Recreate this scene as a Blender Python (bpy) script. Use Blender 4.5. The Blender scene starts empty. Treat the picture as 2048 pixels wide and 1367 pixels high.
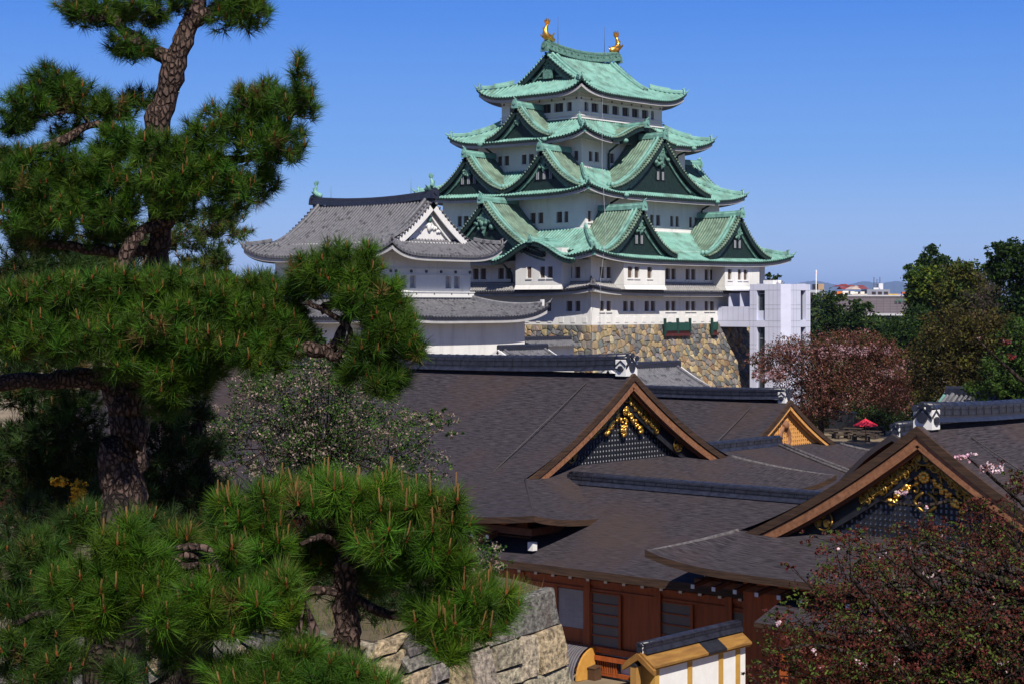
import bpy, math, random
import numpy as np
from mathutils import Vector

# ---------------------------------------------------------------- camera, sky, sun, exposure
SC = bpy.context.scene
COL = SC.collection
TH = math.radians(41.4)          # the camera looks this far west of north; x = east, y = north, camera eye at z = 0
F = 3560.0                       # focal length in photograph pixels (2048 wide)
YH = 610.0                       # row of the horizon
GZ = -13.0                       # ground
FX, FY = -math.sin(TH), math.cos(TH)
RX, RY = math.cos(TH), math.sin(TH)

cam = bpy.data.cameras.new('camera'); camo = bpy.data.objects.new('camera', cam); COL.objects.link(camo)
cam.sensor_width = 36.0; cam.lens = 36.0*F/2048
cam.shift_y = -(683.5-YH)/2048
cam.clip_start = 0.5; cam.clip_end = 60000
camo.location = (0, 0, 0); camo.rotation_euler = (math.radians(90), 0, TH)
SC.camera = camo

SUN_AZ, SUN_EL = math.radians(125), math.radians(47)
W = bpy.data.worlds.new("World"); SC.world = W; W.use_nodes = True
nt = W.node_tree; nt.nodes.clear()
sky = nt.nodes.new('ShaderNodeTexSky'); sky.sky_type = 'NISHITA'; sky.sun_disc = False
sky.sun_elevation = SUN_EL; sky.sun_rotation = SUN_AZ
sky.altitude = 0; sky.air_density = 1.0; sky.dust_density = 0.6; sky.ozone_density = 3.0
SKY_TINT = (1.0, 0.98, 1.25)
tn = nt.nodes.new('ShaderNodeMix'); tn.data_type = 'RGBA'; tn.blend_type = 'MULTIPLY'; tn.inputs[0].default_value = 1.0; tn.inputs[7].default_value = (*SKY_TINT, 1)
geo = nt.nodes.new('ShaderNodeNewGeometry'); sx = nt.nodes.new('ShaderNodeSeparateXYZ'); inv = nt.nodes.new('ShaderNodeMath'); inv.operation = 'ABSOLUTE'
rp = nt.nodes.new('ShaderNodeValToRGB'); cr = rp.color_ramp
STOPS = ((0.0, (4.7, 6.4, 9.4)), (0.025, (3.9, 5.8, 9.2)), (0.08, (1.75, 4.1, 8.9)), (0.165, (0.60, 2.5, 8.2)), (0.4, (0.38, 1.0, 3.5)), (1.0, (0.28, 0.62, 2.1)))
cr.elements[0].color = (*[x/10 for x in STOPS[0][1]], 1); cr.elements[1].color = (*[x/10 for x in STOPS[-1][1]], 1)
for p, c in STOPS[1:-1]:
    e = cr.elements.new(p); e.color = (*[x/10 for x in c], 1)
up = nt.nodes.new('ShaderNodeMix'); up.data_type = 'RGBA'; up.blend_type = 'MULTIPLY'; up.inputs[0].default_value = 1.0; up.inputs[7].default_value = (10, 10, 10, 1)
mx = nt.nodes.new('ShaderNodeMix'); mx.data_type = 'RGBA'; mx.inputs[0].default_value = 0.9
bg = nt.nodes.new('ShaderNodeBackground'); bg.inputs[1].default_value = 0.071
wo = nt.nodes.new('ShaderNodeOutputWorld'); L_ = nt.links.new
L_(sky.outputs[0], tn.inputs[6]); L_(geo.outputs['Incoming'], sx.inputs[0]); L_(sx.outputs[2], inv.inputs[0]); L_(inv.outputs[0], rp.inputs[0])
L_(rp.outputs[0], up.inputs[6]); L_(tn.outputs[2], mx.inputs[6]); L_(up.outputs[2], mx.inputs[7]); L_(mx.outputs[2], bg.inputs[0]); L_(bg.outputs[0], wo.inputs[0])

sl = bpy.data.lights.new('sun', 'SUN'); sl.energy = 5.0; sl.angle = math.radians(0.5); sl.color = (1.0, 0.93, 0.82)
so = bpy.data.objects.new('sun', sl); COL.objects.link(so)
so.rotation_euler = Vector((math.cos(SUN_EL)*math.sin(SUN_AZ), math.cos(SUN_EL)*math.cos(SUN_AZ), math.sin(SUN_EL))).to_track_quat('Z', 'Y').to_euler()
so.location = (40, -40, 60)

vs = SC.view_settings
vs.view_transform = 'Standard'; vs.look = 'None'; vs.exposure = 0.5; vs.gamma = 1.0; vs.use_curve_mapping = False
SC.cycles.max_bounces = 6; SC.cycles.transparent_max_bounces = 6
SC.cycles.use_denoising = True

# ---------------------------------------------------------------- measuring helpers
def ray(px, py): return (FX+RX*(px-1024)/F, FY+RY*(px-1024)/F, (YH-py)/F)
def at(px, py, d): r = ray(px, py); return np.array((r[0]*d, r[1]*d, r[2]*d))
def at_E(px, py, E): return at(px, py, E/ray(px, py)[0])
def at_N(px, py, N): return at(px, py, N/ray(px, py)[1])
def at_Z(px, py, Z): return at(px, py, Z/ray(px, py)[2])
def depth(p): return p[0]*FX+p[1]*FY

# ---------------------------------------------------------------- mesh helpers
ORG = {}
def org(o): return ORG.get(o.name, np.zeros(3)) if o else np.zeros(3)

def np_mesh(name, V, faces, mats, midx=None, parent=None, smooth=False, col=None, uv=None):
    """faces: list of (n,k) int arrays; one mesh object with world coordinates V."""
    V = np.asarray(V, dtype=np.float64) - org(parent)
    me = bpy.data.meshes.new(name)
    me.vertices.add(len(V)); me.vertices.foreach_set('co', V.astype(np.float32).ravel())
    loops = np.concatenate([f.ravel() for f in faces]) if faces else np.zeros(0, int)
    lens = np.concatenate([np.full(len(f), f.shape[1]) for f in faces]) if faces else np.zeros(0, int)
    starts = np.concatenate(([0], np.cumsum(lens)[:-1])) if len(lens) else np.zeros(0, int)
    me.loops.add(len(loops)); me.loops.foreach_set('vertex_index', loops.astype(np.int32))
    me.polygons.add(len(lens)); me.polygons.foreach_set('loop_start', starts.astype(np.int32))
    if midx is not None: me.polygons.foreach_set('material_index', np.asarray(midx, dtype=np.int32))
    if smooth is True: me.polygons.foreach_set('use_smooth', np.ones(len(lens), dtype=bool))
    elif smooth is not False: me.polygons.foreach_set('use_smooth', np.asarray(smooth, dtype=bool))
    else: me.polygons.foreach_set('use_smooth', np.zeros(len(lens), dtype=bool))
    if uv is not None:
        l = me.uv_layers.new(name='UVMap'); l.data.foreach_set('uv', np.asarray(uv, dtype=np.float32)[loops].ravel())
    if col is not None:
        ca = me.color_attributes.new('Col', 'FLOAT_COLOR', 'POINT')
        c4 = np.ones((len(V), 4), dtype=np.float32); c4[:, :3] = col; ca.data.foreach_set('color', c4.ravel())
    me.update(calc_edges=True); me.validate()
    for m in mats: me.materials.append(m)
    o = bpy.data.objects.new(name, me); COL.objects.link(o)
    if parent:
        o.parent = parent; ORG[o.name] = org(parent)
    return o

class MB:
    def __init__(s): s.v = []; s.f = []; s.m = []; s.sm = []; s.uv = []; s.c = []; s.col = (1, 1, 1)
    def add(s, vs_, fs_, m=0, sm=False, uv=None):
        b = len(s.v); s.v.extend([tuple(x) for x in vs_])
        s.uv.extend([tuple(u) for u in uv] if uv is not None else [(0, 0)]*len(vs_))
        s.c.extend([s.col]*len(vs_))
        for f in fs_: s.f.append(tuple(b+i for i in f)); s.m.append(m); s.sm.append(sm)
    def box(s, lo, hi, m=0):
        x0, y0, z0 = lo; x1, y1, z1 = hi
        s.add([(x0,y0,z0),(x1,y0,z0),(x1,y1,z0),(x0,y1,z0),(x0,y0,z1),(x1,y0,z1),(x1,y1,z1),(x0,y1,z1)],
              [(3,2,1,0),(4,5,6,7),(0,1,5,4),(1,2,6,5),(2,3,7,6),(3,0,4,7)], m)
    def obox(s, c, u, n, lu, ln, z0, z1, m=0):
        """box centred on c (2-D), half-length lu along u, from -ln to +ln along n"""
        P = []
        for z in (z0, z1):
            for a, b in ((-1,-1),(1,-1),(1,1),(-1,1)):
                P.append((c[0]+u[0]*lu*a+n[0]*ln*b, c[1]+u[1]*lu*a+n[1]*ln*b, z))
        s.add(P, [(3,2,1,0),(4,5,6,7),(0,1,5,4),(1,2,6,5),(2,3,7,6),(3,0,4,7)], m)
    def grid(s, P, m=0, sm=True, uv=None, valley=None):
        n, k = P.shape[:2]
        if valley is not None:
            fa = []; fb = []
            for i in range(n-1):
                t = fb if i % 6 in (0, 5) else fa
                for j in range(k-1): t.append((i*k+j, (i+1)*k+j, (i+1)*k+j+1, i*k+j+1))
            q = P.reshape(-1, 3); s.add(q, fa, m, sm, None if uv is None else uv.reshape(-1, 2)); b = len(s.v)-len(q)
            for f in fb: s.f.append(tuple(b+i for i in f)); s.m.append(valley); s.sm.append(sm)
            return
        fs = [(i*k+j, (i+1)*k+j, (i+1)*k+j+1, i*k+j+1) for i in range(n-1) for j in range(k-1)]
        s.add(P.reshape(-1, 3), fs, m, sm, None if uv is None else uv.reshape(-1, 2))
    def sweep(s, path, sec, m=0, sm=False, up=(0, 0, 1), caps=True, scale=None):
        path = np.asarray(path, float); n = len(path); k = len(sec); up = np.asarray(up, float)
        V = []
        for i in range(n):
            t = path[min(i+1, n-1)]-path[max(i-1, 0)]; t /= np.linalg.norm(t)+1e-9
            sd = np.cross(t, up); sd /= np.linalg.norm(sd)+1e-9
            uu = np.cross(sd, t); g = 1 if scale is None else scale[i]
            for a, b in sec: V.append(path[i]+sd*a*g+uu*b*g)
        fs = [(i*k+j, i*k+(j+1) % k, (i+1)*k+(j+1) % k, (i+1)*k+j) for i in range(n-1) for j in range(k)]
        if caps: fs += [tuple(range(k))[::-1], tuple((n-1)*k+j for j in range(k))]
        s.add(V, fs, m, sm)
    def tube(s, path, rad, n=8, m=0, caps=True):
        path = np.asarray(path, float); L = len(path)
        rad = [rad]*L if np.isscalar(rad) else rad
        V = []; ref = np.array((0.3, 0.2, 1.0))
        for i in range(L):
            t = path[min(i+1, L-1)]-path[max(i-1, 0)]; t /= np.linalg.norm(t)+1e-9
            a = np.cross(t, ref if abs(t @ ref) < 1.0 else (1, 0, 0)); a /= np.linalg.norm(a)+1e-9; b = np.cross(t, a)
            for j in range(n):
                q = 2*math.pi*j/n; V.append(path[i]+rad[i]*(math.cos(q)*a+math.sin(q)*b))
        fs = [(i*n+j, i*n+(j+1) % n, (i+1)*n+(j+1) % n, (i+1)*n+j) for i in range(L-1) for j in range(n)]
        if caps: fs += [tuple(range(n))[::-1], tuple((L-1)*n+j for j in range(n))]
        s.add(V, fs, m, True)
    def disc(s, c, nrm, r, th, m=0, n=16):
        c = np.asarray(c, float); nrm = np.asarray(nrm, float)/np.linalg.norm(nrm)
        a = np.cross(nrm, (0, 0, 1)); a /= np.linalg.norm(a)+1e-9; b = np.cross(nrm, a)
        V = [c+nrm*h+r*(math.cos(2*math.pi*i/n)*a+math.sin(2*math.pi*i/n)*b) for h in (0, th) for i in range(n)]
        s.add(V, [tuple(range(n))[::-1], tuple(range(n, 2*n))]+[(i, (i+1) % n, n+(i+1) % n, n+i) for i in range(n)], m)
    def prism(s, poly, ext, m=0):
        """poly: list of 3-D points; ext: 3-D vector"""
        n = len(poly); ext = np.asarray(ext, float)
        V = [np.asarray(p, float) for p in poly]+[np.asarray(p, float)+ext for p in poly]
        s.add(V, [tuple(range(n))[::-1], tuple(range(n, 2*n))]+[(i, (i+1) % n, n+(i+1) % n, n+i) for i in range(n)], m)
    def blob(s, c, r, m=0, n=8, k=5):
        c = np.asarray(c, float); r = np.asarray(r, float)*np.ones(3)
        V = []; fs = []
        for i in range(k+1):
            ph = math.pi*i/k
            for j in range(n):
                q = 2*math.pi*j/n; V.append(c+r*np.array((math.sin(ph)*math.cos(q), math.sin(ph)*math.sin(q), math.cos(ph))))
        for i in range(k):
            for j in range(n): fs.append((i*n+j, (i+1)*n+j, (i+1)*n+(j+1) % n, i*n+(j+1) % n))
        s.add(V, fs, m, True)
    def build(s, name, mats, parent=None, color=False):
        if not isinstance(mats, (list, tuple)): mats = [mats]
        by = {}
        for i, f in enumerate(s.f): by.setdefault(len(f), []).append(i)
        faces = [np.array([s.f[i] for i in ix]) for ix in by.values()]
        order = [i for ix in by.values() for i in ix]
        return np_mesh(name, np.array(s.v), faces, mats, [s.m[i] for i in order], parent, [s.sm[i] for i in order],
                       np.array(s.c) if color else None, np.array(s.uv))

def thing(name, label, cat, loc=(0, 0, 0), group=None):
    o = bpy.data.objects.new(name, None); COL.objects.link(o); o.location = tuple(loc)
    o.empty_display_size = 0.5
    o['label'] = label; o['category'] = cat
    if group: o['group'] = group
    ORG[o.name] = np.array(loc, float); return o
def tag(o, label, cat, group=None):
    o['label'] = label; o['category'] = cat
    if group: o['group'] = group
    return o
def setting(o, kind='structure'): o['kind'] = kind; return o

# ---------------------------------------------------------------- materials
def pmat(name, c1, c2=None, scale=2.0, rough=0.75, bump=0.0, st=(1, 1, 1), detail=6, metal=0.0, spec=0.3,
         c3=None, scale3=0.4, lo3=0.5, hi3=0.7, st3=(1, 1, 1), coord='Object', lo=0.35, hi=0.65, attr=False, bdist=0.05, transl=0.0):
    m = bpy.data.materials.new(name); m.use_nodes = True; n = m.node_tree; N = n.nodes; L = n.links
    b = N['Principled BSDF']; b.inputs['Roughness'].default_value = rough; b.inputs['Metallic'].default_value = metal
    b.inputs['Specular IOR Level'].default_value = spec
    b.inputs['Base Color'].default_value = (*c1, 1)
    out = None; tc = N.new('ShaderNodeTexCoord')
    def noise(sc, stv, a, z):
        mp = N.new('ShaderNodeMapping'); mp.inputs['Scale'].default_value = stv
        L.new(tc.outputs[coord], mp.inputs['Vector'])
        t = N.new('ShaderNodeTexNoise'); t.inputs['Scale'].default_value = sc; t.inputs['Detail'].default_value = detail; t.inputs['Roughness'].default_value = 0.6
        L.new(mp.outputs[0], t.inputs['Vector'])
        r = N.new('ShaderNodeMapRange'); r.inputs[1].default_value = a; r.inputs[2].default_value = z
        L.new(t.outputs['Fac'], r.inputs[0]); return t, r
    def mix(A, B, fac, mode='MIX'):
        x = N.new('ShaderNodeMix'); x.data_type = 'RGBA'; x.blend_type = mode
        for val, idx in ((A, 6), (B, 7)):
            if isinstance(val, tuple): x.inputs[idx].default_value = (*val, 1)
            else: L.new(val, x.inputs[idx])
        if isinstance(fac, (int, float)): x.inputs[0].default_value = fac
        else: L.new(fac, x.inputs[0])
        return x.outputs[2]
    col = None
    if attr:
        at_ = N.new('ShaderNodeAttribute'); at_.attribute_name = 'Col'; col = at_.outputs['Color']
    if c2 is not None:
        t, r = noise(scale, st, lo, hi)
        col = mix(c1, c2, r.outputs[0]) if col is None else mix(col, mix(c1, c2, r.outputs[0]), 1.0, 'MULTIPLY')
        if bump:
            bp = N.new('ShaderNodeBump'); bp.inputs['Strength'].default_value = bump; bp.inputs['Distance'].default_value = bdist
            L.new(t.outputs['Fac'], bp.inputs['Height']); L.new(bp.outputs[0], b.inputs['Normal'])
    if c3 is not None:
        t3, r3 = noise(scale3, st3, lo3, hi3)
        col = mix(col if col is not None else c1, c3, r3.outputs[0])
    if col is not None: L.new(col, b.inputs['Base Color'])
    if transl:
        tr = N.new('ShaderNodeBsdfTranslucent'); ms = N.new('ShaderNodeMixShader'); ms.inputs[0].default_value = transl
        if col is not None: L.new(col, tr.inputs[0])
        else: tr.inputs[0].default_value = (*c1, 1)
        L.new(b.outputs[0], ms.inputs[1]); L.new(tr.outputs[0], ms.inputs[2]); L.new(ms.outputs[0], N['Material Output'].inputs[0])
    return m

M = {}
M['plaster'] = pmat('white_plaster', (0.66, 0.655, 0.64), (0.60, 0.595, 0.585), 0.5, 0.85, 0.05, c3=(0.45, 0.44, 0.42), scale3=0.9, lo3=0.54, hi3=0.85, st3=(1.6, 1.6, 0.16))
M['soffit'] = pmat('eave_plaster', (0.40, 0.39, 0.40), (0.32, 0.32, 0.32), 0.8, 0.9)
M['patina'] = pmat('green_copper', (0.115, 0.275, 0.235), (0.185, 0.36, 0.315), 1.4, 0.6, 0.1, c3=(0.06, 0.11, 0.09), scale3=0.7, lo3=0.46, hi3=0.72, st3=(1, 1, .5), spec=0.4)
M['patina_old'] = pmat('weathered_copper', (0.095, 0.175, 0.135), (0.16, 0.225, 0.165), 1.5, 0.6, 0.1, c3=(0.055, 0.08, 0.055), scale3=0.7, lo3=0.42, hi3=0.66, spec=0.35)
M['patina_valley_shade'] = pmat('copper_valley_shade', (0.05, 0.105, 0.08), (0.085, 0.15, 0.115), 1.5, 0.7)  # channels between ribs: grime, and their shade put into the colour
M['tile_valley_shade'] = pmat('tile_valley_shade', (0.016, 0.016, 0.02), (0.03, 0.03, 0.035), 3, 0.8)  # dark channel tile, with the shade between ribs worked into its colour
M['patina_dark'] = pmat('dark_copper', (0.005, 0.013, 0.012), (0.012, 0.03, 0.026), 2.5, 0.6, 0.15)
M['patina_mid'] = pmat('carved_copper', (0.045, 0.11, 0.09), (0.13, 0.25, 0.21), 3.0, 0.6, 0.2)
M['tile'] = pmat('grey_tile', (0.075, 0.075, 0.088), (0.13, 0.13, 0.145), 3.0, 0.5, 0.1, c3=(0.04, 0.04, 0.047), scale3=1.4, lo3=0.55, hi3=0.62, spec=0.4)
M['tile_dark'] = pmat('dark_tile', (0.010, 0.011, 0.019), (0.025, 0.027, 0.042), 5.0, 0.38, 0.1, spec=0.5)
M['tile_joint'] = pmat('tile_plaster_joint', (0.62, 0.60, 0.57), (0.42, 0.40, 0.38), 4.0, 0.8)
M['gold'] = pmat('gilding', (0.88, 0.54, 0.13), (0.6, 0.31, 0.055), 6.0, 0.4, 0.3, metal=1.0)
M['gold_old'] = pmat('dull_gilding', (0.42, 0.27, 0.07), (0.24, 0.14, 0.03), 8.0, 0.5, 0.3, metal=1.0)
M['pane'] = pmat('window_dark', (0.025, 0.02, 0.024), (0.05, 0.04, 0.04), 1.0, 0.3)
M['bar'] = pmat('window_bar', (0.15, 0.105, 0.09), (0.11, 0.075, 0.06), 3.0, 0.7)
M['pipe'] = pmat('dark_pipe', (0.02, 0.04, 0.035), (0.035, 0.06, 0.05), 3.0, 0.5)
M['iron'] = pmat('iron', (0.05, 0.05, 0.06), (0.09, 0.09, 0.1), 4.0, 0.5)
M['shingle'] = pmat('bark_shingle', (0.010, 0.0086, 0.0115), (0.052, 0.0435, 0.053), 1.0, 0.85, 0.6, st=(2.0, 24, 1), coord='UV', c3=(0.048, 0.031, 0.026), scale3=0.16, lo3=0.48, hi3=0.74, bdist=0.03, spec=0.22, lo=0.36, hi=0.66)
M['shingle_edge'] = pmat('shingle_edge', (0.060, 0.034, 0.022), (0.026, 0.016, 0.012), 1.2, 0.8, 0.3, st=(1, 1, 14), spec=0.2)
M['hip_bark'] = pmat('pale_hip_bark', (0.11, 0.10, 0.11), (0.04, 0.036, 0.038), 9.0, 0.75, 0.4, spec=0.2)
M['barge'] = pmat('tan_cypress', (0.25, 0.115, 0.058), (0.14, 0.06, 0.03), 1.0, 0.6, 0.1, st=(8, 8, 8), spec=0.3)
M['orange'] = pmat('new_cypress', (0.62, 0.32, 0.10), (0.48, 0.22, 0.06), 2.0, 0.55, 0.05, st=(3, 3, 3), spec=0.3)
M['redwood'] = pmat('red_brown_wood', (0.33, 0.078, 0.018), (0.21, 0.048, 0.012), 1.2, 0.55, 0.05, st=(6, 6, 0.6), spec=0.3)
M['darkwood'] = pmat('dark_eave_wood', (0.12, 0.036, 0.014), (0.07, 0.022, 0.01), 1.5, 0.6, 0.05, st=(4, 4, 4))
M['lacquer'] = pmat('black_lacquer', (0.012, 0.013, 0.017), (0.02, 0.021, 0.026), 3.0, 0.35)
M['lattice_back'] = pmat('pale_lattice_back', (0.36, 0.37, 0.43), (0.30, 0.31, 0.36), 2.0, 0.8)
M['white_trim'] = pmat('white_trim', (0.66, 0.655, 0.65), (0.6, 0.59, 0.58), 3.0, 0.7)
M['shoji'] = pmat('paper_screen', (0.36, 0.35, 0.36), (0.31, 0.30, 0.32), 2.0, 0.7)
M['glassdark'] = pmat('dim_paper', (0.12, 0.115, 0.115), (0.10, 0.098, 0.10), 2.0, 0.4)
M['stone'] = pmat('castle_stone', (0.75, 0.75, 0.75), (1.15, 1.12, 1.08), 2.2, 0.9, 0.6, attr=True, spec=0.2, bdist=0.12)
M['stone_near'] = pmat('granite', (0.22, 0.21, 0.21), (1.05, 0.98, 0.90), 11.0, 0.9, 0.9, attr=True, spec=0.15, bdist=0.06, c3=(0.07, 0.055, 0.05), scale3=1.6, lo3=0.58, hi3=0.78, st3=(1.6, 1.6, 0.35), detail=9)
M['joint'] = pmat('wall_gaps', (0.035, 0.03, 0.026), (0.06, 0.05, 0.045), 3.0, 0.95)
M['panel_white'] = pmat('pale_panel', (0.50, 0.52, 0.66), (0.46, 0.48, 0.61), 0.8, 0.45)
M['cable'] = pmat('grey_cable', (0.07, 0.065, 0.065), (0.05, 0.045, 0.045), 2, 0.7)
M['panel_line'] = pmat('panel_joint', (0.25, 0.26, 0.30), (0.22, 0.23, 0.27), 1.0, 0.6)
def bark_mat(name, plate, crack, k):
    m = bpy.data.materials.new(name); m.use_nodes = True; N = m.node_tree.nodes; L = m.node_tree.links; b = N['Principled BSDF']; b.inputs['Roughness'].default_value = .95; b.inputs['Specular IOR Level'].default_value = .1
    tc = N.new('ShaderNodeTexCoord'); mp = N.new('ShaderNodeMapping'); mp.inputs['Scale'].default_value = (k, k, k*.5); L.new(tc.outputs['Object'], mp.inputs[0])
    nz = N.new('ShaderNodeTexNoise'); nz.inputs['Scale'].default_value = 1.2; nz.inputs['Detail'].default_value = 6; L.new(mp.outputs[0], nz.inputs['Vector'])
    ad = N.new('ShaderNodeMix'); ad.data_type = 'VECTOR'; ad.inputs[0].default_value = .42; L.new(mp.outputs[0], ad.inputs[4]); L.new(nz.outputs['Color'], ad.inputs[5])
    vo = N.new('ShaderNodeTexVoronoi'); vo.feature = 'DISTANCE_TO_EDGE'; vo.inputs['Scale'].default_value = 1.3; L.new(ad.outputs[1], vo.inputs['Vector'])
    mr = N.new('ShaderNodeMapRange'); mr.inputs[1].default_value = .02; mr.inputs[2].default_value = .22; L.new(vo.outputs['Distance'], mr.inputs[0])
    mx_ = N.new('ShaderNodeMix'); mx_.data_type = 'RGBA'; mx_.inputs[6].default_value = (*crack, 1); mx_.inputs[7].default_value = (*plate, 1); L.new(mr.outputs[0], mx_.inputs[0])
    m2 = N.new('ShaderNodeMix'); m2.data_type = 'RGBA'; m2.blend_type = 'MULTIPLY'; m2.inputs[0].default_value = .7; L.new(mx_.outputs[2], m2.inputs[6]); L.new(nz.outputs['Fac'], m2.inputs[7]); L.new(m2.outputs[2], b.inputs['Base Color'])
    ma = N.new('ShaderNodeMath'); ma.operation = 'MULTIPLY_ADD'; ma.inputs[1].default_value = .5; L.new(nz.outputs['Fac'], ma.inputs[0]); L.new(mr.outputs[0], ma.inputs[2])
    bp = N.new('ShaderNodeBump'); bp.inputs['Strength'].default_value = 1; bp.inputs['Distance'].default_value = .03; L.new(ma.outputs[0], bp.inputs['Height']); L.new(bp.outputs[0], b.inputs['Normal']); return m
M['bark'] = bark_mat('pine_bark', (.155, .105, .09), (.045, .031, .027), 30)
M['bark_dark'] = bark_mat('dark_bark', (.06, .044, .038), (.018, .014, .012), 26)
M['leaf'] = pmat('leaves', (1, 1, 1), None, attr=True, rough=0.6, spec=0.12, transl=0.2)
M['needle'] = pmat('pine_needles', (1, 1, 1), None, attr=True, rough=0.55, spec=0.15, transl=0.10)
M['blossom'] = pmat('blossom', (1, 1, 1), None, attr=True, rough=0.7, spec=0.1, transl=0.35)
# ---------------------------------------------------------------- ground and hills
def ground_sheet():
    n = 60; P = np.zeros((n, n, 3)); r = np.sign(np.linspace(-1, 1, n))*np.abs(np.linspace(-1, 1, n))**3*34000
    P[:, :, 0] = r[:, None]; P[:, :, 1] = r[None, :]; P[:, :, 2] = GZ
    mb = MB(); mb.grid(P, 0, False); return mb.build('ground', pmat('sandy_ground', (0.20, 0.155, 0.10), (0.14, 0.11, 0.075), 0.6, 0.95, 0.2, c3=(0.24, 0.19, 0.13), scale3=0.08))
setting(ground_sheet())

def hills():
    rng = random.Random(4); mb = MB(); D = 30000
    ridge = [(900, 566), (1300, 580), (1540, 577), (1572, 570), (1600, 566), (1615, 563), (1632, 561.5), (1650, 565), (1668, 569), (1683, 571.5), (1695, 569.5), (1712, 566), (1722, 563.5), (1732, 562.5), (1745, 565.5), (1760, 568), (1775, 564), (1795, 562), (1815, 566), (1840, 560), (1900, 566), (2000, 558), (2100, 570), (2300, 566)]
    xs = np.array([p[0] for p in ridge]); ys = np.array([p[1] for p in ridge])
    px = np.linspace(900, 2300, 400); py = np.interp(px, xs, ys)
    py = py+np.array([rng.uniform(-.6, .6) for _ in px])
    rows = []
    for k, (h, dd) in enumerate([(1.0, 0), (0.75, -1900), (0.5, -3200), (0.3, -4900), (0, -7600), ]):
        row = []
        for x, y in zip(px, py):
            p = at(x, y, D); z = GZ+(p[2]-GZ)*h*(1 if k == 0 else rng.uniform(.82, 1.15)); q = at(x, 610, D+dd*rng.uniform(.8, 1.2)); row.append((q[0], q[1], z))
        rows.append(row)
    rows.insert(0, [(r[0]*1.25, r[1]*1.25, GZ) for r in rows[0]])
    mb.grid(np.array(rows), 0, True)
    return mb.build('hills', pmat('wooded_hills', (0.035, 0.055, 0.035), (0.06, 0.08, 0.045), 0.001, 0.95))
setting(hills())

# ---------------------------------------------------------------- roof building
def ribcols(a, b, per):
    off = np.array([-.5, -.28, -.2, 0, .2, .28]); h = np.array([0, 0, .78, 1, .78, 0]); n = max(1, int(round((b-a)/per))); per = (b-a)/n
    s = np.concatenate([a+(i+.5)*per+off*per for i in range(n)]+[[b]]); hh = np.concatenate([h]*n+[[0]])
    return s, hh
def displace(P, h, amp):
    du = np.gradient(P, axis=0); dv = np.gradient(P, axis=1); nn = np.cross(du, dv); l = np.linalg.norm(nn, axis=2, keepdims=True)
    nn = np.where(l > 1e-9, nn/np.maximum(l, 1e-9), np.array((0, 0, 1.0))); nn = np.where(nn[:, :, 2:3] < 0, -nn, nn)
    return P+nn*(h*amp)[:, None, None]
SIDES = {'S': ((1, 0), (0, -1)), 'E': ((0, 1), (1, 0)), 'N': ((-1, 0), (0, 1)), 'W': ((0, -1), (-1, 0))}
def side_uv(S):
    (u, n) = SIDES[S]; return np.array((*u, 0.)), np.array((*n, 0.))

def skirt(mb, cx, cy, a, b, T, zf, lift, per, amp, rows=9, cuts={}, t1=1.0, dz=0.0, m=0, fascia=None, fh=0.25, pw=5, sides='SENW', edge_out=0.0, valley=None):
    for S in sides:
        u, n = side_uv(S); hi, hn = (a, b) if S in 'SN' else (b, a); c = np.array((cx, cy, 0.))
        ends = hi+T*t1
        segs = []; cur = -ends
        for (s0, s1, tm) in sorted(cuts.get(S, [])):
            segs += [(cur, s0, t1), (s0, s1, tm)]; cur = s1
        segs.append((cur, ends, t1))
        for (s0, s1, tm) in segs:
            if s1-s0 < .05: continue
            s, h = ribcols(s0, s1, per)
            tf0 = np.clip((np.abs(s)-hi)/T, 0, tm); r = np.linspace(0, 1, rows)
            tf = tf0[:, None]+(tm-tf0[:, None])*r[None, :]
            z = zf(tf)+lift*(np.minimum(1, np.abs(s)[:, None]/(hi+T*tf))**pw)*tf**2+dz
            P = c+u*s[:, None, None]+n*(hn+T*tf)[:, :, None]; P[:, :, 2] = z
            Q = displace(P, h, amp) if amp else P
            mb.grid(Q, m, True, valley=valley)
            if fascia is not None and tm == t1:
                e0 = Q[:, -1] + n*edge_out; e1 = P[:, -1].copy(); e1[:, 2] -= fh
                mb.grid(np.stack([e0, e1], 1), fascia, False)
def hip_path(cx, cy, a, b, T, zf, lift, sx, sy, k=12, t0=0., t1=1.0, dz=0.0):
    t = np.linspace(t0, t1, k)
    return np.stack([cx+sx*(a+T*t), cy+sy*(b+T*t), zf(t)+lift*t**2+dz], 1)
def rect(w, h, y0=0): return [(-w/2, y0), (w/2, y0), (w/2, y0+h*.75), (w*.25, y0+h), (-w*.25, y0+h), (-w/2, y0+h*.75)]
def oni(mb, p, n, u, w, h, m=0, spike=True):
    """ridge-end tile: an upright plate with shoulders and a small raised tail"""
    p = np.asarray(p, float); z = np.array((0, 0, 1.)); n = np.asarray(n, float); u = np.asarray(u, float)
    prof = [(-.55, -.25), (-.5, .25), (-.42, .6), (-.2, .95), (0, 1.05), (.2, .95), (.42, .6), (.5, .25), (.55, -.25)]
    mb.prism([p+u*w*x+z*h*y for x, y in prof], n*.22*w, m)
    mb.disc(p+z*h*.45+n*.22*w, n, .26*w, .12*w, m, 12)
    if spike:
        mb.tube([p+z*h*.9-n*.3*w, p+z*h*1.1+n*.15*w, p+z*h*1.35+n*.45*w], [.16*w, .14*w, .03*w], 6, m)

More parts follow.
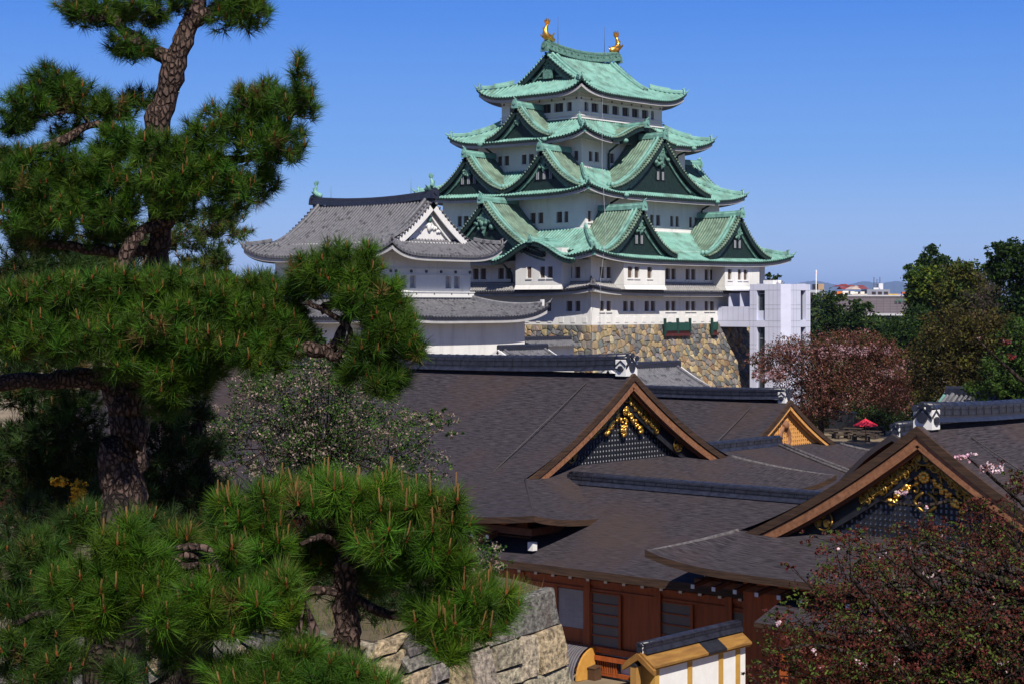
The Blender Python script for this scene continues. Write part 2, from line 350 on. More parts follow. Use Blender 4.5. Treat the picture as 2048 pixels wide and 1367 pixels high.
def gable(parent, S, a0, b0, za, hw, zf, Lb, mats, kind='tri', oh=0.75, per=0.42, amp=0.10, wins=0, pend=1.0, ridge_h=0.6, conc=.75, woff=0., wmat=None):
    """a dormer gable: S side it faces, a0 position along the wall, b0 wall plane coordinate, za apex, zf foot, Lb depth"""
    roofm, darkm, midm, ridgem = mats; u, n = side_uv(S); su = 1 if S in 'SE' else -1
    base = (np.array((a0, b0, 0.)) if S in 'SN' else np.array((b0, a0, 0.))); Z = np.array((0, 0, 1.))
    if kind == 'tri': g = lambda x: (za-zf)*((1-conc)*(1-x)+conc*(1-x)**2)
    else: g = lambda x: (za-zf)*(0.5*(1+np.cos(np.pi*np.minimum(x, 1))))
    X = np.linspace(0, 1.0, 15); zz = zf+g(X)
    root = MB()
    # wall in the gable
    lo = zf-0.8 if kind == 'tri' else zf-0.35
    for s in (-1, 1):
        P = np.stack([np.stack([base-n*woff+u*s*x*hw+Z*lo, base-n*woff+u*s*x*hw+Z*max(lo, z-.3)]) for x, z in zip(X, zz)]); root.grid(P, 0, False)
    gb = root.build('gable', [wmat or darkm], parent)
    # roof
    r = MB()
    for s in (-1, 1):
        b, h = ribcols(-Lb, oh, per)
        P = base+n*b[:, None, None]+u*(s*X*hw)[None, :, None]; P[:, :, 2] = zz[None, :]
        r.grid(displace(P, h, amp), 0, True, valley=2)
        # verge: row of tile ends, then two raised ridges following the slope
        d = np.hypot(np.diff(X*hw), np.diff(zz)); L = np.concatenate(([0], np.cumsum(d))); nt_ = int(L[-1]/.42)
        for i in range(nt_):
            q = (i+.5)/nt_*L[-1]; x = np.interp(q, L, X); z = np.interp(q, L, zz); p = base+u*s*x*hw+Z*(z+.06)
            r.tube([p+n*(oh-.6), p+n*(oh+.08)], .125, 6, 0)
        kmax = 15 if kind == 'kara' else 14
        for off, w, hh in (((.85, .26, .34), (1.4, .24, .28)) if kind == 'tri' else ((.9, .2, .2),)):
            if Lb+oh > off+.5:
                path = np.array([base+u*s*x*hw+n*(oh-off)+Z*z for x, z in zip(X[:kmax], zz[:kmax])]); r.sweep(path, rect(w, hh), 1, False)
                if kind == 'tri': r.blob(path[-1]+Z*.3, (.3, .3, .35), 1, 6, 4)
        # lip at the foot
    r.build('gable_roof', [roofm, ridgem, M['patina_valley_shade']], gb)
    bd = MB()
    for s in (-1, 1):
        for off, w, h0, h1, mm in ((.12, .14, -.52, -.06, 0), (.45, .3, -.4, -.1, 0), (oh-.12, .12, -.95, -.7, 1)):
            if kind == 'kara' and mm == 1: continue
            path = np.array([base+u*s*x*hw+n*(oh-off)+Z*z for x, z in zip(X, zz)]); bd.sweep(path, [(-w/2, h0), (w/2, h0), (w/2, h1), (-w/2, h1)], mm, False)
    bd.build('bargeboard', [darkm, midm], gb)
    # ridge
    rd = MB(); path = [base+n*q+Z*(za-.05+(.12*((q+Lb)/(oh+Lb))**3)) for q in np.linspace(-Lb, oh+.1, 8)]
    rd.sweep(path, rect(.5, ridge_h)); rd.sweep([p+Z*ridge_h for p in path], rect(.3, .14, -.02))
    oni(rd, base+n*(oh+.1)+Z*(za+.05), n, u, .85 if ridge_h > .45 else .6, ridge_h+.3)
    rd.build('ridge', [ridgem], gb)
    if pend:
        pd = MB(); H = za-zf; rng = random.Random(int(abs(a0*10)))
        c = base+n*(.25)+Z*(za-.30*H-.3); k = pend*min(1.2, H/5)
        for _ in range(26):
            q = rng.uniform(0, 6.28); rr = rng.uniform(0, 1)**.6; pd.blob(c+u*math.cos(q)*rr*1.0*k+Z*math.sin(q)*rr*.9*k, np.array((.22, .22, .2))*k*rng.uniform(.6, 1.2), 0, 6, 4)
        pd.prism([c+u*x*k+Z*y*k for x, y in ((-.5, .9), (.5, .9), (.35, 0), (0, -1.1), (-.35, 0))], n*.12)
        for s in (-1, 1):
            path = [base+u*s*x*hw*.62+n*.12+Z*(zf+g(np.array(x*.62))-.95-.1*H*.5) for x in np.linspace(0.1, 1, 6)]
            pd.sweep(path, [(-.1, 0), (.1, 0), (.1, .35), (-.1, .35)])
        pd.build('pendant', [midm], gb)
    for i in range(wins):
        wx = (i-(wins-1)/2)*1.0; wz = zf+.22*(za-zf)
        wb = MB(); p = base+u*wx+n*.06
        def bx(da, db0, db1, z0, z1, m):
            q = [p+u*x+n*db0 for x in (-da, da)]; wb.prism([q[0]+Z*z0, q[1]+Z*z0, q[1]+Z*z1, q[0]+Z*z1], n*(db1-db0), m)
        bx(.3, 0, .05, wz, wz+.95, 0)
        for x in (-.33, .33): wb.prism([p+u*(x-.05)+Z*wz, p+u*(x+.05)+Z*wz, p+u*(x+.05)+Z*(wz+1), p+u*(x-.05)+Z*(wz+1)], n*.12, 1)
        for x in (-.12, .12): wb.prism([p+u*(x-.04)+Z*wz, p+u*(x+.04)+Z*wz, p+u*(x+.04)+Z*(wz+1), p+u*(x-.04)+Z*(wz+1)], n*.1, 2)
        wb.build('window', [M['pane'], M['patina_dark'], M['lattice_back']], gb)
    return gb

def wall_panel(mb, c0, u, n, L, z0, z1, opens, dep=.35, m=0):
    """a vertical wall from c0 along u with rectangular openings and their reveals"""
    us = sorted({0., L, *[x for o in opens for x in o[:2]]}); zs = sorted({z0, z1, *[x for o in opens for x in o[2:4]]})
    inside = lambda a, z: any(o[0] < a < o[1] and o[2] < z < o[3] for o in opens)
    pt = lambda a, z, d=0: (c0[0]+u[0]*a-n[0]*d, c0[1]+u[1]*a-n[1]*d, z)
    for i in range(len(us)-1):
        for j in range(len(zs)-1):
            if not inside((us[i]+us[i+1])/2, (zs[j]+zs[j+1])/2):
                mb.add([pt(us[i], zs[j]), pt(us[i+1], zs[j]), pt(us[i+1], zs[j+1]), pt(us[i], zs[j+1])], [(0, 1, 2, 3)], m)
    for a, b, z, w in (o[:4] for o in opens):
        mb.add([pt(a, z), pt(b, z), pt(b, w), pt(a, w), pt(a, z, dep), pt(b, z, dep), pt(b, w, dep), pt(a, w, dep)], [(0, 1, 5, 4), (1, 2, 6, 5), (2, 3, 7, 6), (3, 0, 4, 7)], m)
def window_part(parent, c0, u, n, o, dep=.33, bars=3, sill=True, pane='pane', barm='bar', framem='plaster'):
    u = np.array((u[0], u[1], 0.)); n = np.array((n[0], n[1], 0.)); c = np.array((c0[0], c0[1], 0.)); Z = np.array((0, 0, 1.))
    a, b, z, w = o[:4]; mb = MB(); q = c-n*dep
    mb.add([q+u*a+Z*z, q+u*b+Z*z, q+u*b+Z*w, q+u*a+Z*w], [(0, 1, 2, 3)], 0)
    for i in range(bars):
        x = a+(b-a)*(i+1)/(bars+1); mb.prism([c-n*.2+u*(x-.05)+Z*z, c-n*.2+u*(x+.05)+Z*z, c-n*.2+u*(x+.05)+Z*w, c-n*.2+u*(x-.05)+Z*w], n*.1, 1)
    win = mb.build('window', [M[pane], M[barm]], parent)
    if sill:
        s = MB(); s.prism([c+u*(a-.12)+Z*(z-.18), c+u*(b+.12)+Z*(z-.18), c+u*(b+.12)+Z*(z-.03), c+u*(a-.12)+Z*(z-.03)], n*.12, 0)
        s.build('sill', [M[framem]], win)
    return win

# ---------------------------------------------------------------- rubble walls: real stones cut from a Voronoi pattern
def voronoi(pts, box, nb=14):
    pts = np.asarray(pts); out = []
    for i, p in enumerate(pts):
        d = np.hypot(*(pts-p).T); ix = np.argsort(d)[1:nb+1]
        poly = [np.array(q, float) for q in ((box[0], box[2]), (box[1], box[2]), (box[1], box[3]), (box[0], box[3]))]
        for j in ix:
            mid = (p+pts[j])/2; dr = pts[j]-p; res = []
            for k in range(len(poly)):
                A, B = poly[k], poly[(k+1) % len(poly)]; fa, fb = (A-mid)@dr, (B-mid)@dr
                if fa <= 0: res.append(A)
                if fa*fb < 0: res.append(A+(B-A)*fa/(fa-fb))
            poly = res
            if len(poly) < 3: break
        if len(poly) >= 3: out.append(np.array(poly))
        else: out.append(None)
    return out
def stones(mb, pts, box, place, gap, thick, pal, rng, bevel=.3, polys=None):
    """place(a, b, h) -> 3-D point of wall coordinates a, b raised h from the wall face"""
    for poly in (polys if polys is not None else voronoi(pts, box)):
        if poly is None: continue
        c = poly.mean(0); e = np.linalg.norm(poly-c, axis=1).mean()
        # split long edges a little for an uneven outline
        P = []
        for k in range(len(poly)):
            A, B = poly[k], poly[(k+1) % len(poly)]; P.append(A)
            if np.linalg.norm(B-A) > e*.7: P.append((A+B)/2+np.array((rng.uniform(-1, 1), rng.uniform(-1, 1)))*e*.05)
        P = np.array(P); k1 = max(.3, 1-gap/e); k2 = max(.2, 1-gap/e-bevel)
        A = c+(P-c)*k1; B = c+(P-c)*k2; n = len(P); tl = (rng.uniform(-.25, .25), rng.uniform(-.25, .25)); t = thick*rng.uniform(.6, 1.2)
        V = [place(*q, -.15) for q in A]+[place(*q, t*.55) for q in A]+[place(*q, t*(1+((q-c)/e)@np.array(tl)+rng.uniform(-.12, .12))) for q in B]+[place(*c, t*1.05)]
        w = rng.choice(pal); v = rng.uniform(.75, 1.2); mb.col = tuple(min(1, x*v*rng.uniform(.95, 1.05)) for x in w)
        f = [(i, (i+1) % n, n+(i+1) % n, n+i) for i in range(n)]+[(n+i, n+(i+1) % n, 2*n+(i+1) % n, 2*n+i) for i in range(n)]+[(2*n+i, 2*n+(i+1) % n, 3*n) for i in range(n)]
        mb.add(V, f, 0)
    mb.col = (1, 1, 1)

def haze_box():
    mb = MB(); mb.box((-40000, -40000, GZ-1), (40000, 40000, 520)); m = bpy.data.materials.new('haze_air'); m.use_nodes = True; n = m.node_tree; n.nodes.clear()
    v = n.nodes.new('ShaderNodeVolumePrincipled'); v.inputs['Color'].default_value = (.36, .52, .95, 1); v.inputs['Density'].default_value = HAZE; o = n.nodes.new('ShaderNodeOutputMaterial'); n.links.new(v.outputs[0], o.inputs['Volume'])
    h = mb.build('haze', [m]); h['kind'] = 'stuff'; return h
HAZE = 3.2e-5
haze_box()
# ---------------------------------------------------------------- the great keep
KX, KY = -144.4, 177.5
KEN = 2.12
keep = thing('castle_keep', 'white five-tiered castle keep with green copper roofs and golden fish on its ridge', 'castle keep', (KX, KY, -2.3))
PM = (M['patina'], M['patina_dark'], M['patina_mid'], M['patina'])
PMO = (M['patina_old'], M['patina_dark'], M['patina_mid'], M['patina'])
hd = {5: (3, 4), 4: (4, 5), 3: (5.5, 6.5), 2: (7.5, 8.5), 1: (7.5, 8.5)}
hd = {k: (v[0]*KEN, v[1]*KEN) for k, v in hd.items()}

def winpx(face, plane, xs, z0, z1):
    """openings measured on the photograph -> (a0, a1, z0, z1) along the wall from its own coordinate"""
    out = []
    for x0, x1 in xs:
        if face == 'E': p, q = at_E(x0, 500, plane)[1], at_E(x1, 500, plane)[1]
        else: p, q = at_N(x0, 500, plane)[0], at_N(x1, 500, plane)[0]
        m = (p+q)/2; w = max(.62, (q-p)); out.append((m-w/2, m+w/2, z0, z1))
    return out
def zz1(l, x0=820., s=.3223): return [(x0+a*s, x0+b*s) for a, b in l]
def zz2(l): return zz1(l, 820., .4004)

def storey(parent, cx, cy, a, b, z0, z1, opE, opS, name='wall', barn=3, sill=True, mat='plaster', pane='pane'):
    mb = MB()
    E0, N0 = cx+a, cy-b
    oe = [(o[0]-N0, o[1]-N0, o[2], o[3]) for o in opE]; os_ = [(o[0]-(cx-a), o[1]-(cx-a), o[2], o[3]) for o in opS]
    wall_panel(mb, (E0, N0), (0, 1), (1, 0), 2*b, z0, z1, oe)
    wall_panel(mb, (cx-a, N0), (1, 0), (0, -1), 2*a, z0, z1, os_)
    wall_panel(mb, (cx-a, cy-b), (0, 1), (-1, 0), 2*b, z0, z1, [])
    wall_panel(mb, (cx-a, cy+b), (1, 0), (0, 1), 2*a, z0, z1, [])
    w = mb.build(name, [M[mat]], parent)
    for o in oe: window_part(parent, (E0, N0), (0, 1), (1, 0), o, bars=barn, sill=sill, pane=pane)
    for o in os_: window_part(parent, (cx-a, N0), (1, 0), (0, -1), o, bars=barn, sill=sill, pane=pane)
    return w
WE, WS = KX+hd[1][0], KY-hd[1][1]
# first and second storeys, each with its windows
storey(keep, KX, KY, *hd[1], -2.3, 2.9,
       winpx('E', WE, zz2([(948,970),(982,1005),(1065,1088),(1100,1120),(1172,1195),(1203,1225),(1277,1298),(1306,1327),(1377,1397),(1405,1426),(1472,1491),(1499,1520),(1655,1670),(1680,1693)]), -.72, .45),
       winpx('S', WS, zz2([(640,665),(680,705),(780,810),(825,850)]), -.72, .45))
storey(keep, KX, KY, *hd[1], 2.9, 6.6,
       winpx('E', WE, zz2([(948,970),(982,1005),(1277,1298),(1306,1327),(1377,1397),(1405,1426),(1472,1491),(1499,1520),(1728,1747)]), 3.1, 4.4),
       winpx('S', WS, zz2([(315,342),(352,379),(440,468),(478,505),(783,810),(823,850)]), 3.1, 4.4))
storey(keep, KX, KY, *hd[3], 8.6, 14.0,
       winpx('E', KX+hd[3][0], zz2([(890,905),(1200,1217),(1230,1250),(1300,1316),(1327,1343),(1395,1410),(1422,1437)]), 9.85, 11.15),
       winpx('S', KY-hd[3][1], zz2([(238,258),(268,292),(600,627),(640,665),(731,760),(770,790)]), 9.85, 11.15))
storey(keep, KX, KY, *hd[4], 16.2, 20.8,
       winpx('E', KX+hd[4][0], zz1([(1110,1133),(1147,1173),(1242,1268),(1640,1665)]), 17.45, 18.65),
       winpx('S', KY-hd[4][1], zz1([(543,570),(586,614),(694,722),(738,768),(1015,1043)]), 17.45, 18.65))
storey(keep, KX, KY, *hd[5], 22.4, 26.6,
       winpx('E', KX+hd[5][0], zz1([(1083,1108),(1127,1170),(1192,1235),(1256,1297),(1318,1360),(1378,1420),(1440,1480),(1497,1515)]), 23.85, 24.95),
       winpx('S', KY-hd[5][1], zz1([(620,642),(672,725),(737,795),(816,873),(893,950),(972,1003)]), 23.85, 24.95), barn=1, sill=False)

# projecting bays of the second storey
def bay(parent, S, a0, a1, plane, out, z0, z1, opens, flare=.55):
    u, n = side_uv(S); L = a1-a0
    c0 = np.array((a0, plane, 0.)) if S == 'S' else np.array((plane, a0, 0.)); c0 = c0+n*out
    mb = MB(); wall_panel(mb, c0, u, n, L, z0, z1, [(o[0]-a0, o[1]-a0, o[2], o[3]) for o in opens])
    Z = np.array((0, 0, 1.))
    for a in (0, L):
        p = c0+u*a; mb.add([p+Z*z0, p-n*out+Z*z0, p-n*out+Z*z1, p+Z*z1], [(0, 1, 2, 3)])
    # skirting that flares out at the foot
    mb.prism([c0+Z*(z0-.02), c0+n*flare*.5+Z*(z0-.55), c0-n*out+Z*(z0-.55), c0-n*out+Z*(z0-.02)], u*L)
    b = mb.build('bay', [M['plaster']], parent)
    for o in opens:
        oo = (o[0]-a0, o[1]-a0, o[2], o[3]); w = MB(); q = c0-n*.33
        w.add([q+u*oo[0]+Z*oo[2], q+u*oo[1]+Z*oo[2], q+u*oo[1]+Z*oo[3], q+u*oo[0]+Z*oo[3]], [(0, 1, 2, 3)])
        for i in range(3):
            x = oo[0]+(oo[1]-oo[0])*(i+1)/4; w.prism([c0-n*.2+u*(x-.05)+Z*oo[2], c0-n*.2+u*(x+.05)+Z*oo[2], c0-n*.2+u*(x+.05)+Z*oo[3], c0-n*.2+u*(x-.05)+Z*oo[3]], n*.1, 1)
        w.prism([c0+u*(oo[0]-.12)+Z*(oo[2]-.18), c0+u*(oo[1]+.12)+Z*(oo[2]-.18), c0+u*(oo[1]+.12)+Z*(oo[2]-.03), c0+u*(oo[0]-.12)+Z*(oo[2]-.03)], n*.1, 2)
        w.build('window', [M['pane'], M['bar'], M['plaster']], b)
bay(keep, 'E', 163.1, 171.1, WE, 1.95, 2.35, 5.3, winpx('E', WE+1.95, zz2([(1088,1112),(1122,1146),(1186,1210)]), 3.15, 4.45))
bay(keep, 'E', 183.6, 191.3, WE, 1.95, 2.35, 5.3, winpx('E', WE+1.95, zz2([(1588,1607),(1638,1656),(1667,1687)]), 3.15, 4.45))
bay(keep, 'S', -138.5, -131.4, WS, 1.75, 2.35, 6.6, winpx('S', WS-1.75, zz2([(583,606),(648,673),(686,712)]), 3.15, 4.45))

# five roofs
def tier(parent, a, b, T, zi, ze, lift, per=.46, amp=.12, cuts={}, mats=None, conc=.35, hipw=.42, sof=True, rough_=None):
    zf = lambda t: ze+(zi-ze)*((1-conc)*(1-t)+conc*(1-t)**2)
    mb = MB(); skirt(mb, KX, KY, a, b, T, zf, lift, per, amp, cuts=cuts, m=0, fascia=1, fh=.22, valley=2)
    rf = mb.build('roof', mats or [M['patina'], M['patina_dark'], M['patina_valley_shade']], parent)
    s = MB()
    if sof:
        zs = lambda t: np.full_like(t, ze-.30)+(1-t)*.25
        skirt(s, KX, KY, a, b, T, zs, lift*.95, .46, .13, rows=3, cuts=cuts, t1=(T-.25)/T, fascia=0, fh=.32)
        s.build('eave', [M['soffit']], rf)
    for sx in (-1, 1):
        for sy in (-1, 1):
            h = MB(); p = hip_path(KX, KY, a, b, T, zf, lift, sx, sy); p1 = p.copy(); p1[:, 2] += .05; d = np.array((sx, sy, 0.))/1.414
            h.sweep(p1[:-1], rect(hipw, .42), 0, False); h.sweep(p1[:7]+np.array((0, 0, .40)), rect(hipw*.6, .2), 0, False)
            oni(h, p1[-2]+d*.1, d, np.array((-d[1], d[0], 0)), .6, .55)
            h.tube([p[-1]+(0, 0, .1)-d*.4, p[-1]+(0, 0, .2), p[-1]+(0, 0, .55)+d*.35], [.16, .13, .03], 6)
            h.box(p[-1]-d*.55-np.array((.17, .17, .75)), p[-1]-d*.55+np.array((.17, .17, -.3)))
            h.build('hip_ridge', [(mats or [M['patina']])[0]], rf)
    return rf, zf
tile_m = [M['tile'], M['tile_dark'], M['tile_valley_shade']]
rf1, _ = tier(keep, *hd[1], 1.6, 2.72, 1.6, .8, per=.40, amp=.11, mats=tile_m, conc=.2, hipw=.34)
# pale plaster joints between the tiles of the lowest roof
j = MB()
zf1 = lambda t: 1.6+1.12*(.8*(1-t)+.2*(1-t)**2)
for S in 'SE':
    u, n = side_uv(S); hi, hn = (hd[1] if S == 'S' else hd[1][::-1])
    s, h = ribcols(-(hi+1.6), hi+1.6, .40); cen = s[3::6]
    for q in cen:
        t0 = max(0, (abs(q)-hi)/1.6)
        for t in np.arange(t0+.06, .96, .15):
            z = zf1(np.array(t))+.8*min(1, abs(q)/(hi+1.6*t))**5*t*t
            p = np.array((KX, KY, 0.))+u*q+n*(hn+1.6*t); p[2] = z+.05; j.obox(p[:2], u[:2], n[:2], .13, .06, p[2]-.04, p[2]+.09)
j.build('tile_joints', [M['tile_joint']], rf1)

cutsS2 = {'S': [(-135.0-4.7-KX, -135.0+4.7-KX, .72)]}
rf2, _ = tier(keep, hd[3][0], hd[3][1], hd[2][0]-hd[3][0]+2.7, 9.09, 5.35, 1.05, cuts=cutsS2)
rf3, _ = tier(keep, hd[4][0], hd[4][1], hd[3][0]-hd[4][0]+2.6, 16.67, 13.2, 1.05)
cutE4 = {'E': [(175.9-4.8-KY, 175.9+4.8-KY, .7)]}
rf4, _ = tier(keep, hd[5][0], hd[5][1], hd[4][0]-hd[5][0]+2.77, 22.85, 20.1, 1.25, cuts=cutE4)

# gables
gable(keep, 'S', -144.2, 165.0, 24.3, 5.2, 20.5, 5.0, PMO, per=.42)
gable(keep, 'S', -150.0, 162.1, 18.4, 6.0, 14.0, 6.0, PMO, wins=3)
gable(keep, 'S', -137.7, 162.1, 18.5, 6.0, 14.0, 6.0, PMO, wins=3)
gable(keep, 'S', -143.4, 157.9, 12.3, 9.6, 6.0, 7.0, PMO, wins=0, pend=1.4)
gable(keep, 'S', -135.0, 156.9, 7.35, 6.2, 5.2, 7.5, (M['patina'], M['patina_dark'], M['patina_mid'], M['patina']), kind='kara', oh=.5, pend=0, ridge_h=.4, woff=1.15, wmat=M['plaster'])
gable(keep, 'E', 176.3, -131.2, 20.5, 10.0, 13.9, 7.0, PMO, wins=2, pend=1.2)
gable(keep, 'E', 175.9, -133.5, 22.0, 6.4, 20.2, 5.2, PMO, kind='kara', oh=.5, pend=0, ridge_h=.5, woff=.8)
gable(keep, 'E', 166.2, -126.8, 11.2, 6.9, 6.0, 7.5, PMO, wins=2)
gable(keep, 'E', 186.5, -126.8, 11.1, 6.9, 6.0, 7.5, PMO, wins=2)
gable(keep, 'N', -150.0, 193.0, 18.4, 6.0, 14.0, 6.0, PMO)
gable(keep, 'N', -137.7, 193.0, 18.4, 6.0, 14.0, 6.0, PMO)

# top roof: hip and gable
def irimoya(mb, cx, cy, axis, L, Wd, Lg, P, lift, per=None, amp=0, m=0, oh=.8, rows=14, pw=5, tmax=1.0, dz=0., fascia=None, fh=.25, ends=(1, 1), ncol=60, valley=None):
    ex = np.array((1., 0, 0)) if axis == 'E' else np.array((0, 1., 0)); ey = np.array((0, 1., 0)) if axis == 'E' else np.array((1., 0, 0)); c = np.array((cx, cy, 0.))
    def put(X, Y, Z): q = c+ex*X[:, :, None]+ey*Y[:, :, None]; q[:, :, 2] = Z+dz; return q
    def zl(t, s): # long side
        loc = np.maximum(L-(Wd-t), .01); return P(t)+lift*np.minimum(1, np.abs(s)/loc)**pw*(t/Wd)**3
    Wm = Wd*tmax; Lm = L-(Wd-Wm)
    def emit(X, Y, Z, h, uv):
        p = put(X, Y, Z); q = displace(p, h, amp) if amp else p
        mb.grid(q, m, True, uv, valley)
        if fascia is not None:
            e1 = p[:, -1].copy(); e1[:, 2] -= fh; mb.grid(np.stack([q[:, -1], e1], 1), fascia, False)
    r = np.linspace(0, 1, rows)
    for sg in (-1, 1):
        blocks = [(-Lg if ends[0] else -L, Lg if ends[1] else L, True)]
        if ends[0]: blocks.insert(0, (-Lm, -Lg, False))
        if ends[1]: blocks.append((Lg, Lm, False))
        for a, b, main in blocks:
            s, h = ribcols(a, b, per) if per else (np.linspace(a, b, ncol if main else 14), np.zeros(ncol if main else 14))
            t0 = np.zeros_like(s) if main else np.clip(Wd-(L-np.abs(s)), 0, Wm); t = t0[:, None]+(Wm-t0[:, None])*r[None, :]
            S_ = np.repeat(s[:, None], rows, 1); emit(S_, sg*t, zl(t, S_), h, np.stack([S_, t], 2))
        if ends[(sg+1)//2]:
            xi = Lg-oh; s, h = ribcols(-Wm, Wm, per) if per else (np.linspace(-Wm, Wm, ncol), np.zeros(ncol))
            x0 = np.maximum(xi, L-(Wd-np.abs(s))); x0 = np.minimum(x0, Lm); X = x0[:, None]+(Lm-x0[:, None])*r[None, :]
            teq = Wd-(L-X); S_ = np.repeat(s[:, None], rows, 1)
            Z = P(np.maximum(teq, 0))+lift*np.minimum(1, np.abs(S_)/np.maximum(teq, .01))**pw*(np.maximum(teq, 0)/Wd)**3
            emit(sg*X, S_, Z, h, np.stack([S_+7, X], 2))
W5, L5 = hd[5][0]+2.29, hd[5][1]+2.29
P5 = lambda t: 25.95+(31.5-25.95)*(.62*(1-t/W5)+.38*(1-t/W5)**2)
mb = MB(); irimoya(mb, KX, KY, 'N', L5, W5, 7.3, P5, 1.45, .46, .12, 0, oh=.9, fascia=1, fh=.22, valley=2)
top = mb.build('roof', [M['patina'], M['patina_dark'], M['patina_valley_shade']], keep)
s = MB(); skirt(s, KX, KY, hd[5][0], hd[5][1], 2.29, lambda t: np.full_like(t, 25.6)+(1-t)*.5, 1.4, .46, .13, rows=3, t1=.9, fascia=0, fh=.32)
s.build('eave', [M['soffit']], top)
R = MB()
foot = W5-(L5-7.3)
for sx in (-1, 1):
    for sy in (-1, 1):
        h = MB()
        t = np.linspace(foot, W5, 10); d = np.array((sx, sy, 0.))/1.414
        p = np.stack([KX+sx*t, KY+sy*(L5-(W5-t)), P5(t)+1.45*(t/W5)**3+.05], 1); h.sweep(p[:-1], rect(.42, .42)); h.sweep(p[:6]+np.array((0, 0, .4)), rect(.26, .2))
        oni(h, p[-2]+d*.1, d, np.array((-d[1], d[0], 0)), .6, .55); h.tube([p[-1]-d*.4, p[-1]+(0, 0, .1), p[-1]+(0, 0, .5)+d*.35], [.16, .13, .03], 6)
        t = np.linspace(0, foot+.3, 10)  # descending ridges by the verge
        for off, w in ((1.0, .36), (1.8, .3)):
            p = np.stack([KX+sx*t, np.full_like(t, KY+sy*(7.3-off)), P5(t)], 1); h.sweep(p, rect(w, .42))
        L_ = np.linspace(0, foot, 14)
        for q in L_: h.tube([(KX+sx*q, KY+sy*(7.3-.75), P5(q)+.06), (KX+sx*q, KY+sy*(7.3+.1), P5(q)+.06)], .145, 6)
        h.build('hip_ridge', [M['patina']], top)
pr = [(KX, KY+q, 31.45+.75*(q/7.4)**2) for q in np.linspace(-7.4, 7.4, 13)]
R.sweep(pr, [(-.45, -.1), (.45, -.1), (.4, .35), (.3, .38), (.3, .75), (.34, .78), (.34, 1.0), (.2, 1.12), (-.2, 1.12), (-.34, 1.0), (-.34, .78), (-.3, .75), (-.3, .38), (-.4, .35)])
for q in (-7.4, 7.4): oni(R, (KX, KY+q, 32.0), (0, np.sign(q), 0), (1, 0, 0), 1.1, 1.0, spike=False)
for q in np.arange(-6.5, 6.6, 1.3):
    z = 31.45+.75*(q/7.4)**2; R.box((KX-.5, KY+q-.12, z+.42), (KX+.5, KY+q+.12, z+.6))
R.build('ridge', [M['patina_mid']], top)
for sg in (-1, 1):
    g = MB(); X = np.linspace(0, foot+.2, 14)
    for s_ in (-1, 1):
        g.grid(np.array([[(KX+s_*x, KY+sg*6.45, 27.6), (KX+s_*x, KY+sg*6.45, max(27.6, P5(x)-.25))] for x in X]), 0, False)
        g.sweep([(KX+s_*x, KY+sg*7.18, P5(x)) for x in X], [(-.08, -.6), (.08, -.6), (.08, -.06), (-.08, -.06)], 0)
        g.sweep([(KX+s_*x*.8, KY+sg*6.65, P5(x*.8)-1.3) for x in X], [(-.1, 0), (.1, 0), (.1, .3), (-.1, .3)], 1)
    rng = random.Random(2)
    for _ in range(24):
        g.blob((KX+rng.uniform(-.9, .9), KY+sg*6.75, 30.1+rng.uniform(-.8, .6)), np.array((.24, .15, .22))*rng.uniform(.6, 1.2), 1, 6, 4)
    g.box((KX-.75, KY+sg*6.9-.1, 28.4), (KX+.75, KY+sg*6.9+.1, 29.5), 1)
    for q in (-2.4, 2.4): g.box((KX+q-1.3, KY+sg*6.55-.1, 28.55), (KX+q+1.3, KY+sg*6.55+.1, 28.7), 1)
    g.build('gable', [M['patina_dark'], M['patina_mid']], keep)

# mouldings, the band of the top storey, downpipes
mo = MB()
a, b = hd[5]
for z0, z1, o in ((22.85, 23.0, .35), (23.25, 23.36, .14), (23.62, 23.72, .14), (25.1, 25.2, .1), (25.55, 25.63, .1)):
    mo.box((KX-a-o, KY-b-o, z0), (KX+a+o, KY-b-.003, z1)); mo.box((KX+a+.003, KY-b-.003, z0), (KX+a+o, KY+b+o, z1))
for k in range(-4, 5): mo.disc((KX+a+.0, KY+k*b/4.2, 25.38), (1, 0, 0), .13, .06, 1, 10)
for k in range(-3, 4): mo.disc((KX+k*a/3.2, KY-b, 25.38), (0, -1, 0), .13, .06, 1, 10)
for t_, zz_ in ((3, 8.95), (4, 16.5)):
    a3, b3 = hd[t_]; mo.box((KX-a3-.12, KY-b3-.12, zz_), (KX+a3+.12, KY-b3-.002, zz_+.25)); mo.box((KX+a3+.002, KY-b3-.002, zz_), (KX+a3+.12, KY+b3+.12, zz_+.25))
mo.build('moulding', [M['plaster'], M['iron']], keep)
lo = MB()   # plugged loopholes along the foot of the wall
for k in np.linspace(-16.5, 16, 20): lo.box((WE-.02, KY+k-.35, -2.05), (WE+.05, KY+k+.35, -1.4))
for k in np.linspace(-15, 15, 18): lo.box((KX+k-.3, WS-.05, -2.05), (KX+k+.3, WS+.02, -1.4))
lo.build('loophole', [M['white_trim']], keep)['kind'] = 'stuff'
def pipe(face, plane, px, z0, z1, out, dz):
    p = at_E(px, 500, plane) if face == 'E' else at_N(px, 500, plane); n = np.array((1, 0, 0.)) if face == 'E' else np.array((0, -1, 0.)); p[2] = 0; Z = np.array((0, 0, 1.)); u = np.array((0, 1, 0.)) if face == 'E' else np.array((1, 0, 0.))
    m = MB(); q = p+n*.2; m.tube([q+Z*z0, q+Z*(z1-dz), q+n*.1+Z*(z1-dz*.8), q+n*out*.6+Z*(z1-.25)-u*.1, q+n*out+Z*z1], .13, 7); m.blob(q+n*out+Z*(z1+.1), (.4, .4, .3), 1, 7, 4)
    m.build('downpipe', [M['pipe'], M['patina']], keep)
